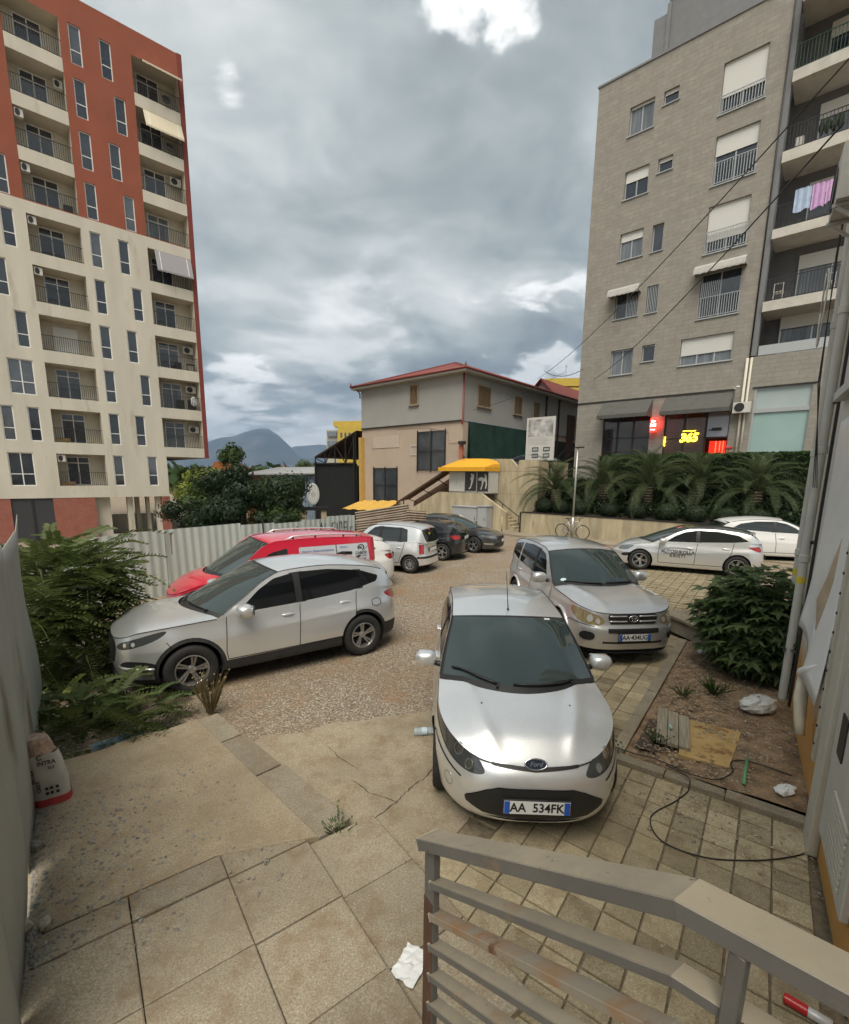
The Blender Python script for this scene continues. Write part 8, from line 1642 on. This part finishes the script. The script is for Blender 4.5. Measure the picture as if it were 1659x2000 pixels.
def build_fig():
    rs = random.Random(5); o = empty('fig_bush', (5.06, 6.85, .03), 0, 'fig bush with large lobed leaves in front of the white building', 'bush'); ms = [fig_leaf(k).mesh('leaf', MATS['leaf_fig']) for k in range(5)]; fl = [fig_leaf(20+k) for k in range(3)]; fill = MB(); b = MB()
    for i in range(14):
        a = rs.uniform(0, 6.28); r = rs.uniform(.2, .6); z = rs.uniform(.7, 1.45); b.tube([(.1*math.cos(a), .1*math.sin(a), 0), (.5*r*math.cos(a), .5*r*math.sin(a), z*.6), (r*math.cos(a), r*math.sin(a), z)], [.022, .014, .006], 5)
    b.build('stem', MATS['bark'], o, True); n = 0
    for i in range(2100):
        v = Vector((rs.gauss(0, 1), rs.gauss(0, 1), rs.gauss(0, 1))).normalized(); d = rs.uniform(.35, .97) if i >= 290 else rs.uniform(.86, 1.05); lump = 1+.22*fbm(v.x*1.5+9, v.y*1.5+v.z, 1.3, 2, 3)
        p = Vector((v.x*.80*d*lump, v.y*.86*d*lump, .82+v.z*.88*d*lump))
        if p.z < .04 or (p.x+5.06)*.8295-(p.y+6.85)*.5585 > .78: continue
        if i < 290 and (v.y > .45 or v.z < -.75): continue
        az = math.atan2(v.y, v.x)+rs.uniform(-.7, .7); tilt = rs.uniform(-.15, .75)-.5*max(0, v.z); sc = rs.uniform(.85, 1.7)
        if i < 290: f = link(bpy.data.objects.new('leaf', rs.choice(ms)), o); f.location = p; f.rotation_euler = (rs.uniform(-.4, .4), tilt, az); f.scale = (sc,)*3
        else: q = rs.choice(fl); M = Matrix.Translation(p) @ Matrix.Rotation(az, 4, 'Z') @ Matrix.Rotation(tilt, 4, 'Y') @ Matrix.Scale(sc, 4); fill.add([M @ Vector(x) for x in q.v], q.f)
    tag(fill.build('inner_foliage', MATS['leaf_fig'], o), kind='stuff')
def palm_frond(L_, seed):
    rs = random.Random(seed); b = MB(); arc = lambda t: Vector((L_*(.95*t-.18*t*t), 0, L_*(.62*t-.80*t*t))); b.tube([arc(t) for t in np.linspace(0, 1, 8)], [.022, .02, .017, .014, .011, .008, .006, .003], 4, False)
    for i in range(34):
        t = .14+.85*i/33; p = arc(t); tg = (arc(min(1, t+.02))-arc(t-.02)).normalized(); up = Vector((-tg.z, 0, tg.x)); l = .48*math.sin(math.pi*min(1, .22+t*.80))**.7*rs.uniform(.85, 1.1)
        for sd in (1, -1):
            d = (tg*.72+Vector((0, sd*.75, 0))+up*.28).normalized(); tip = p+d*l+Vector((0, 0, -.10*l)); w = tg*.017; mid = p+d*l*.5+Vector((0, 0, .015)); b.add([p-w*.6, mid-w, tip, mid+w, p+w*.6], [(0, 1, 2, 3, 4)])
    return b
def build_palms():
    rs = random.Random(9); ms = [palm_frond(2.9+.2*k, k).mesh('frond', MATS['leaf_palm']) for k in range(4)]
    names = ['leftmost', 'second', 'third', 'fourth', 'rightmost']
    for k, (a, kk, z, sc) in enumerate(((-11.45, 23.8, 1.75, 1.0), (-9.2, 24.6, 2.05, 1.0), (-6.9, 24.4, 2.0, 1.1), (-4.9, 24.9, 2.2, .95), (-2.6, 24.6, 1.9, 1.0))):
        lb = ['leftmost palm above the retaining wall, behind the lamp post', 'second palm from the left above the retaining wall', 'third palm from the left above the retaining wall', 'fourth palm from the left above the retaining wall', 'rightmost palm above the retaining wall before the hedge'][k]
        o = empty('palm', T(a, kk, z-.3), rs.uniform(0, 6), lb, 'palm', 'palms above the retaining wall'); b = MB()
        for q in range(7): r = .26-.01*q; b.lathe([(r*.82, q*.13), (r*1.1, q*.13+.1), (r*.85, q*.13+.14)], 12)
        b.build('trunk', MATS['bark'], o); n = 38
        for i in range(n): t = i/n; f = link(bpy.data.objects.new('frond', rs.choice(ms)), o); f.location = (0, 0, .85+.1*t); f.rotation_euler = (rs.uniform(-.2, .2), R(34)-R(105)*t+rs.uniform(-.12, .12), i*2.399+rs.uniform(-.2, .2)); s = sc*rs.uniform(.8, 1.05)*(1-.12*t); f.scale = (s, s, s)
def leaf_shell(b, rs, c, rad, n, size, inner=.8, flat=False):
    for i in range(n):
        v = Vector((rs.gauss(0, 1), rs.gauss(0, 1), rs.gauss(0, 1))).normalized(); d = rs.uniform(inner, 1.03); p = Vector((c[0]+v.x*rad[0]*d, c[1]+v.y*rad[1]*d, c[2]+v.z*rad[2]*d)); s = size*rs.uniform(.6, 1.3)
        t = v.cross(Vector((rs.uniform(-1, 1), rs.uniform(-1, 1), rs.uniform(-1, 1)))).normalized(); u_ = (v.cross(t)+v*rs.uniform(-.6, .6)).normalized(); b.add([p-t*s, p+u_*s*.55, p+t*s, p-u_*s*.55], [(0, 1, 2, 3)])
def build_shrubs():
    rs = random.Random(12); b = MB()
    for i in range(14000):
        a, k = rs.uniform(-12.4, -.5), rs.uniform(23.5, 26.4); x, y, _ = T(a, k); z = 1.05+1.55*sstep(22.8, 27.0, k)+rs.uniform(0, .55); s = rs.uniform(.05, .13); t = Vector((rs.uniform(-1, 1), rs.uniform(-1, 1), rs.uniform(-1, 1))).normalized(); u_ = t.cross(Vector((rs.uniform(-1, 1), rs.uniform(-1, 1), rs.uniform(-1, 1)))).normalized(); p = Vector((x, y, z)); b.add([p-t*s, p+u_*s*.5, p+t*s, p-u_*s*.5], [(0, 1, 2, 3)])
    tag(b.build('undergrowth', MATS['leaf_dark']), 'undergrowth added to darken the bank beneath the palms', 'undergrowth', kind='stuff')  # leaf mass put in to deepen the black shade below the fronds
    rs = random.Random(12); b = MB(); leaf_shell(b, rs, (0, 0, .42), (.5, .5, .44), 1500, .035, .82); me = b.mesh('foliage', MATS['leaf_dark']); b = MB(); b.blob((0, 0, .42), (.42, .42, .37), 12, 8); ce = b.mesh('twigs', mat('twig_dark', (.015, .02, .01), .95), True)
    od = ['first', 'second', 'third', 'fourth', 'fifth', 'sixth', 'seventh', 'eighth', 'ninth']
    for i, (a, s) in enumerate(((-11.7, 1.05), (-10.75, .95), (-9.75, .95), (-8.25, .95), (-7.0, 1.0), (-5.7, 1.05), (-4.55, 1.0), (-3.4, .95), (-2.3, .95))):
        o = empty('round_shrub', T(a, 23.05, 1.08), rs.uniform(0, 6), '%s round clipped shrub from the left along the retaining wall' % od[i], 'shrub', 'round shrubs along the retaining wall'); o.scale = (s, s, s); link(bpy.data.objects.new('foliage', me), o); link(bpy.data.objects.new('twigs', ce), o)
    o = tthing('hedge', -10.2, 26.2, 'long clipped green hedge below the shop windows', 'hedge', 2.4); b = MB(); L_ = 13.5
    for i in range(15000):
        x = rs.uniform(0, L_); f = rs.random(); jj = .06*fbm(x*1.3, f*3, 1, 2, 2)
        if f < .5: p = Vector((x, rs.uniform(-.04, .06)+jj, rs.uniform(0, 1.80)))
        else: p = Vector((x, rs.uniform(0, 1.2), 1.80+rs.uniform(-.05, .06)+jj))
        s = .05*rs.uniform(.6, 1.4); t = Vector((rs.uniform(-1, 1), rs.uniform(-1, 1), rs.uniform(-1, 1))).normalized(); u_ = t.cross(Vector((rs.uniform(-1, 1), rs.uniform(-1, 1), rs.uniform(-1, 1)))).normalized(); b.add([p-t*s, p+u_*s*.6, p+t*s, p-u_*s*.6], [(0, 1, 2, 3)])
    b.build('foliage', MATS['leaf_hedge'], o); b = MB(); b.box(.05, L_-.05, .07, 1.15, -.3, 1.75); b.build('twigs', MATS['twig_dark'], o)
def tree(name, label, x, y, z0, h, r, m, n, seed, size=.16, trunk=.14, clumps=9, squash=.8, low=.3):
    rs = random.Random(seed); o = empty(name, (x, y, z0), 0, label, 'tree', None); b = MB(); tp = h*.55; b.tube([(0, 0, 0), (.1*r, .05*r, tp*.5), (.0, .1*r, tp)], [trunk, trunk*.75, trunk*.5], 7)
    cs = []
    for i in range(clumps):
        a = i*2.4+rs.uniform(-.4, .4); q = r*rs.uniform(.2, .75); cz = h*(low+(1-low)*rs.uniform(.12, .85)); c = Vector((q*math.cos(a), q*math.sin(a), cz)); cs.append((c, r*rs.uniform(.32, .55))); b.tube([(0, 0, tp*rs.uniform(.5, 1)), c*.6+Vector((0, 0, tp*.2)), c], [trunk*.4, trunk*.25, trunk*.1], 5)
    cs.append((Vector((0, 0, h*.88)), r*.4)); b.build('trunk', MATS['bark'], o, True); b = MB()
    for c, cr in cs: leaf_shell(b, rs, c, (cr, cr, cr*squash), n//len(cs), size, .35)
    b.build('crown', MATS[m], o); return o
build_left_bush(); build_fig(); build_palms(); build_shrubs()
def build_trees():
    G = -1.9
    tree('leafy_tree', 'light green leafy tree right of the cream tower', -17.5, 38, G, 5.2, 2.4, 'leaf_light', 6500, 1, .14, .12)
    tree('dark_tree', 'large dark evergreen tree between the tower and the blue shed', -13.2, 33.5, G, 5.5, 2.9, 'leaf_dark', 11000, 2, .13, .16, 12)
    tree('dark_tree', 'wide dark tree left of the oval sign', -10.2, 31.5, G, 4.7, 2.6, 'leaf_dark', 10000, 3, .12, .14, 12)
    tree('tall_thin_tree', 'tall thin tree rising above the dark trees', -15.6, 38.5, G, 7.4, 1.2, 'leaf_mid', 1800, 4, .14, .10, 7, 1.3, .55)
    tree('olive_bush', 'olive green bush in front of the dark trees', -9.1, 29.5, G, 2.9, 1.3, 'leaf_mid', 4000, 5, .10, .07)
    tree('yellow_green_tree', 'yellow-green tree seen behind the open ground floor of the tower', -22.5, 48, G, 5.6, 2.6, 'leaf_light', 3000, 6, .16, .14)
    tree('leafy_tree', 'mid green tree filling the gap at the foot of the tower', -16.3, 35.5, G, 4.5, 2.4, 'leaf_mid', 7500, 7, .13, .12)
    tree('round_tree', 'small round green tree behind the shed roof', -21.5, 84, G, 7.5, 3.6, 'leaf_mid', 2400, 8, .25, .2)
    tree('dark_bush', 'dark bush below the oval sign', -8.2, 27.5, G, 2.6, 1.7, 'leaf_dark', 6000, 10, .1, .08, low=.05)
    tree('dark_bush', 'dark bush at the foot of the tower, left of the large dark tree', -14.9, 30.5, G, 3.0, 2.0, 'leaf_dark', 7000, 11, .11, .08, low=.05)
    tree('dark_tree', 'low dark tree directly above the corrugated fence', -12.4, 28.5, G, 3.4, 2.2, 'leaf_dark', 8000, 9, .11, .12)
build_trees()
# ------------------------------------------------------------------ far things
mat('blue_sheet', (.20, .26, .32), .6, .2, var=.2, vscale=2, stretch=(2, 2, .3)); mat('shed_roof', (.32, .32, .31), .7, var=.12, vscale=1.5); mat('rust_wall', (.25, .10, .04), .9, var=.3, vscale=1.5); mat('yellow_paint', (.50, .36, .06), .85, var=.08, vscale=1.5); mat('pale_block', (.42, .40, .35), .9, var=.08); mat('brown_roof', (.20, .09, .06), .9)
def build_far():
    G = -1.9
    # blue shed
    s = empty('blue_shed', (-17.2, 45.5, G), R(-4), 'blue sheet metal shed with a flat grey roof', 'shed'); b = MB(); b.box(0, 6.6, 0, 6, 0, 4.85); b.build('wall', MATS['blue_sheet'], s); b = MB(); b.box(0, 2.6, -.06, -.004, .2, 4.7); b.build('rusty_panel', MATS['rust_wall'], s); b = MB(); V_ = [(-.5, -.5, 4.8), (6.9, -.5, 5.0), (6.9, 6.3, 5.7), (.8, 6.3, 5.6)]; b.add(V_+[(x, y, z+.12) for x, y, z in V_], [(4, 5, 6, 7), (0, 1, 5, 4), (3, 2, 1, 0), (1, 2, 6, 5), (3, 0, 4, 7)]); b.build('roof', MATS['shed_roof'], s)
    for i in range(12): b = MB(); b.box(2.75+i*.32, 2.85+i*.32, -.03, -.003, .1, 4.7); b.build('rib', MATS['blue_sheet'], s)
    # dark steel canopy with black netting, left of the house
    c = empty('netted_canopy', (-9.7, 42.0, G), R(-41.8), 'dark steel lean-to with black netting left of the house', 'canopy')
    b = MB(); b.add([(-.1, 0, 6.4), (5.6, 0, 8.3), (5.6, 5, 8.3), (-.1, 5, 6.4), (-.1, 0, 6.52), (5.6, 0, 8.42), (5.6, 5, 8.42), (-.1, 5, 6.52)], [(4, 5, 6, 7), (3, 2, 1, 0), (0, 1, 5, 4), (3, 0, 4, 7)]); b.build('roof', mat('canopy_roof', (.10, .05, .04), .8), c)
    b = MB(); b.bar((0, 0, 5.9), (5.5, 0, 5.9), .1); b.bar((0, 0, 6.4), (5.5, 0, 8.3), .12); xs_ = [0, 1.4, 2.8, 4.2, 5.5]
    for i in range(5): b.bar((xs_[i], 0, 5.9), (xs_[i], 0, 6.4+xs_[i]*.345), .07)
    for i in range(4): b.bar((xs_[i], 0, 5.9 if i % 2 else 6.4+xs_[i]*.345), (xs_[i+1], 0, 6.4+xs_[i+1]*.345 if i % 2 else 5.9), .06)
    b.bar((0, 0, 0), (0, 0, 6), .14); b.bar((5.4, -.1, 0), (5.4, -.1, 8), .12); b.build('frame', MATS['iron'], c)
    b = MB(); b.box(.05, 5.5, .1, .14, 0, 5.85); b.box(.02, .06, .1, 5, 0, 5.85); b.box(.05, 5.5, 4.9, 5, 0, 8.2); b.build('netting', MATS['net_black'], c)
    # oval sign on concrete posts
    s = empty('oval_sign', (-8.55, 36.0, G), R(10), 'white oval sign with a faint crest on two concrete posts', 'sign'); b = MB(); M = Matrix.Translation((0, 0, 3.47)) @ Matrix.Rotation(R(90), 4, 'X') @ Matrix.Diagonal((.46, .82, 1, 1)); b.lathe([(0, .08), (.95, .08), (1, .05), (1, -.05), (0, -.06)], 32, M); b.build('board', mat('oval_white', (.50, .51, .49), .6), s, smooth=False)
    b = MB(); b.tube([(.36*math.cos(t), -.085, 3.47+.68*math.sin(t)) for t in np.linspace(0, 6.28, 33)], .012, 4); b.lathe([(.10, .086), (.14, .09), (.17, .086)], 20, Matrix.Translation((0, 0, 3.45)) @ Matrix.Rotation(R(90), 4, 'X')); b.bar((-.02, -.088, 3.3), (-.02, -.088, 3.75), .04); b.bar((-.15, -.088, 3.55), (.15, -.088, 3.55), .03); b.build('crest', mat('crest_grey', (.36, .37, .35), .6), s)
    for x in (-.75, .75): b = MB(); b.box(x-.2, x+.2, -.2, .2, 0, 2.25); b.build('post', MATS['board_form'], s)
    b = MB(); b.box(-1.1, 1.1, -.3, .3, 2.25, 2.5); b.build('beam', MATS['net_black'], s); b = MB(); b.box(-.05, .05, -.05, .05, 2.5, 2.75); b.build('stem', MATS['iron'], s)
    # far apartment blocks
    y = empty('yellow_block', (-26.0, 126, G), R(-12), 'far yellow and white apartment block with rooftop aerials', 'building'); b = MB(); b.box(0, 3.4, 0, 8, 0, 16.6); b.build('white_wing', MATS['pale_block'], y); b = MB(); b.box(3.42, 10, -.8, 8, 0, 17.4); b.box(1.8, 10.2, .3, 8, 17.4, 18.8); b.build('yellow_wall', MATS['yellow_paint'], y)
    for i in range(2): b = MB(); b.box(.4, 3.0, -.5, -.01, 12.6+i*2.4-.1, 14.2+i*2.4-.4); b.build('enclosed_balcony', MATS['glass_c'], y)
    for i in range(3): b = MB(); b.box(4.2+i*1.1, 4.7+i*1.1, -.86, -.81, 14.6, 15.8); b.build('window', MATS['glass_b'], y)
    [MB().tube([(x, 1, 18.8), (x, 1, 19.8+.4*(i % 3))], .05, 4).build('aerial', MATS['alu'], y) for i, x in enumerate(np.linspace(2, 10, 9))]
    y = empty('mustard_block', (22.4, 92, 0), R(-8), 'mustard yellow block seen between the house roof and the stone block', 'building'); b = MB(); b.box(0, 9, 0, 8, 0, 20.4); b.build('wall', MATS['pale_block'], y); b = MB(); b.box(-.4, 9, -.7, -.02, 18.6, 19.5); b.box(-.3, 9, -.6, -.02, 19.8, 21.2); b.build('parapet', MATS['yellow_paint'], y); b = MB(); [b.box(.5+i*1.6, 1.3+i*1.6, -.08, -.03, 16.5, 18.2) for i in range(5)]; b.build('window', MATS['glass_b'], y); b = MB(); b.tube([(3.5, 1, 21), (3.5, 1, 24)], .06, 4); b.tube([(3.2, 1, 23.6), (3.8, 1, 23.6)], .05, 4); b.build('aerial', MATS['alu'], y)
    # tile-roofed house behind
    h = empty('tile_roof_house', (9.6, 47.0, 2.0), R(-41.8), 'small house with red tiled gable roof behind the grey house', 'house'); b = MB(); b.box(0, 3.2, 0, 9, 0, 8.3); b.add([(0, 0, 8.3), (3.2, 0, 8.3), (1.6, 0, 9.9)], [(0, 1, 2)]); b.build('wall', mat('house_mauve', (.33, .27, .26), .9), h); slope('roof', [(-.35, -.4, 8.15), (-.35, 9, 8.15), (1.6, 9, 10.1), (1.6, -.4, 10.1)], h); slope('roof_plane', [(3.55, 9, 8.15), (3.55, -.4, 8.15), (1.6, -.4, 10.1), (1.6, 9, 10.1)], h); b = MB(); b.box(3.3, 9.5, 1, 8, 0, 7.2); b.build('side_wing', MATS['grey_paint'], h); slope('wing_roof', [(3.2, .2, 6.9), (9.9, .2, 6.9), (9.9, 4.2, 8.8), (3.2, 4.2, 8.8)], h)
    # distant orange roof and small town
    o = empty('orange_roof_house', (-29.5, 66, G), R(10), 'house with bright orange roof behind the trees', 'house'); b = MB(); b.box(0, 3.2, 0, 4, 0, 5.6); b.build('wall', MATS['pale_block'], o); b = MB(); b.prism([(-.3, 5.5), (3.5, 5.5), (2.9, 6.6), (.4, 6.6)], 4.6, Matrix.Translation((0, 4.3, 0)) @ Matrix.Rotation(R(90), 4, 'X')); b.build('roof', mat('orange_roof', (.50, .17, .05), .8), o)
    rs = random.Random(3); cols = [MATS['pale_block'], mat('town_white', (.55, .53, .48), .9), mat('town_ochre', (.42, .30, .16), .9)]
    for i in range(22):
        d = rs.uniform(260, 620); xx = -d*(.25+.21*(i+.5)/22); w, hh = rs.uniform(6, 11), d*.012+rs.uniform(2, 7); o = empty('town_house', (xx, d, -2), rs.uniform(-.5, .5), 'small pale house in the distant town below the mountain', 'house', 'houses of the distant town'); b = MB(); b.box(0, w, 0, 8, 0, hh); b.build('wall', cols[i % 3], o); b = MB(); b.prism([(-.5, 0), (w+.5, 0), (w/2, 1.8)], 9, Matrix.Translation((0, 8.5, hh+.01)) @ Matrix.Rotation(R(90), 4, 'X')); b.build('roof', MATS['brown_roof'], o)
        b = MB(); [b.box(w*(.15+.28*q), w*(.15+.28*q)+1.1, -.06, -.01, hh-2.4, hh-.9) for q in range(3)]; b.build('window', MATS['glass_b'], o)
    b = MB(); rs = random.Random(31)
    for i in range(260):
        d = rs.uniform(120, 560); xx = -d*rs.uniform(.14, .62); r = rs.uniform(2.5, 5); leaf_shell(b, rs, (xx, d, -1+r*.7), (r*1.5, r*1.5, r*rs.uniform(.7, 1.1)), 26, r*.5, .2)
    tag(b.build('far_wood', MATS['leaf_mid']), 'belt of far trees in front of the town', 'trees', kind='stuff')
    # mountains
    def ridge(name, prof, Y, depth, seed, label):
        nx, ny = 90, 34; b = MB(); xs_ = [p[0] for p in prof]; V_ = []
        for j in range(ny+1):
            v = j/ny; yy = Y-depth*.5+depth*v; f = math.sin(math.pi*v)**.8
            for i in range(nx+1):
                u_ = xs_[0]+(xs_[-1]-xs_[0])*i/nx; hgt = float(np.interp(u_, xs_, [p[1] for p in prof])); x = u_*Y+(yy-Y)*u_*.9
                n = fbm(x/900, yy/900, 1, 6, seed); V_.append((x, yy, -20+max(0, .95*hgt*Y*f*(1+.10*n*(1-f*f)*2.5)+.03*hgt*Y*n)))
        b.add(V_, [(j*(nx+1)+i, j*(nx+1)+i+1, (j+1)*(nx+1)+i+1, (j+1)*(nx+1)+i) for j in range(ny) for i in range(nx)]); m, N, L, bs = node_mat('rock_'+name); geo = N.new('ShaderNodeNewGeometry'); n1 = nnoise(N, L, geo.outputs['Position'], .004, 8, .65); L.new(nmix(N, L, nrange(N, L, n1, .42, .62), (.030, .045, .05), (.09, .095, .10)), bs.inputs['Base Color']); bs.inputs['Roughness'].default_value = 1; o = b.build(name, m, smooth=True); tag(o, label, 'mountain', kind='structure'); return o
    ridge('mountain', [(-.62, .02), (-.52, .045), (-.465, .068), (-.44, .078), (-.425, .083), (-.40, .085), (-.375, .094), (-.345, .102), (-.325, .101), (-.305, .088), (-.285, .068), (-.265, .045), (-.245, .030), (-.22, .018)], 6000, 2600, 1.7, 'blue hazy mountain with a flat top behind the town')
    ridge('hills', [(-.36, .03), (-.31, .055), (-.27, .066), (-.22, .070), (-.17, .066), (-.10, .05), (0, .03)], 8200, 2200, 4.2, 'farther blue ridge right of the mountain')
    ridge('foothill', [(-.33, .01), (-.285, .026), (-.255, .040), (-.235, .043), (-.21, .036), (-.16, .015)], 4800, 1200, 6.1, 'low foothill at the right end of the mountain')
    # overhead cables
    def wire(name, a, c, sag, r, label):
        pts = []
        for t in np.linspace(0, 1, 24): p = Vector(a)*(1-t)+Vector(c)*t; p.z -= sag*4*t*(1-t); pts.append(p)
        b = MB(); b.tube([p-Vector(a) for p in pts], r, 5); o = b.build(name, MATS['cable_black'], smooth=True); o.location = a; tag(o, label, 'cable')
    wire('overhead_cable', (6.9, 9.0, 9.85), (8.6, 38.5, 10.6), .55, .014, 'upper black cable crossing the sky to the grey house roof'); wire('overhead_cable', (5.6, 7.3, 7.75), (10.2, 30.0, 8.95), .35, .014, 'lower black cable crossing to the corner of the stone block'); wire('thin_cable', (8.75, 37.0, 10.9), (9.6, 30.5, 9.6), .4, .02, 'short sagging cable between house roof and stone block'); wire('thin_cable', (3.0, 31.2, 7.2), (9.5, 34, 10.2), .25, .012, 'thin cable sloping over the grey house side')
build_far()
def build_haze():
    b = MB(); b.box(-9500, 9500, -600, 10400, -30, 980); o = b.build('haze', None if False else bpy.data.materials.new('haze_air')); m = o.data.materials[0]; m.use_nodes = True; nt = m.node_tree; nt.nodes.clear(); out = nt.nodes.new('ShaderNodeOutputMaterial'); v = nt.nodes.new('ShaderNodeVolumePrincipled'); v.inputs['Density'].default_value = 1.35e-4; v.inputs['Color'].default_value = (.50, .70, 1.0, 1); v.inputs['Anisotropy'].default_value = .2; nt.links.new(v.outputs[0], out.inputs['Volume']); tag(o, kind='stuff')
build_haze()
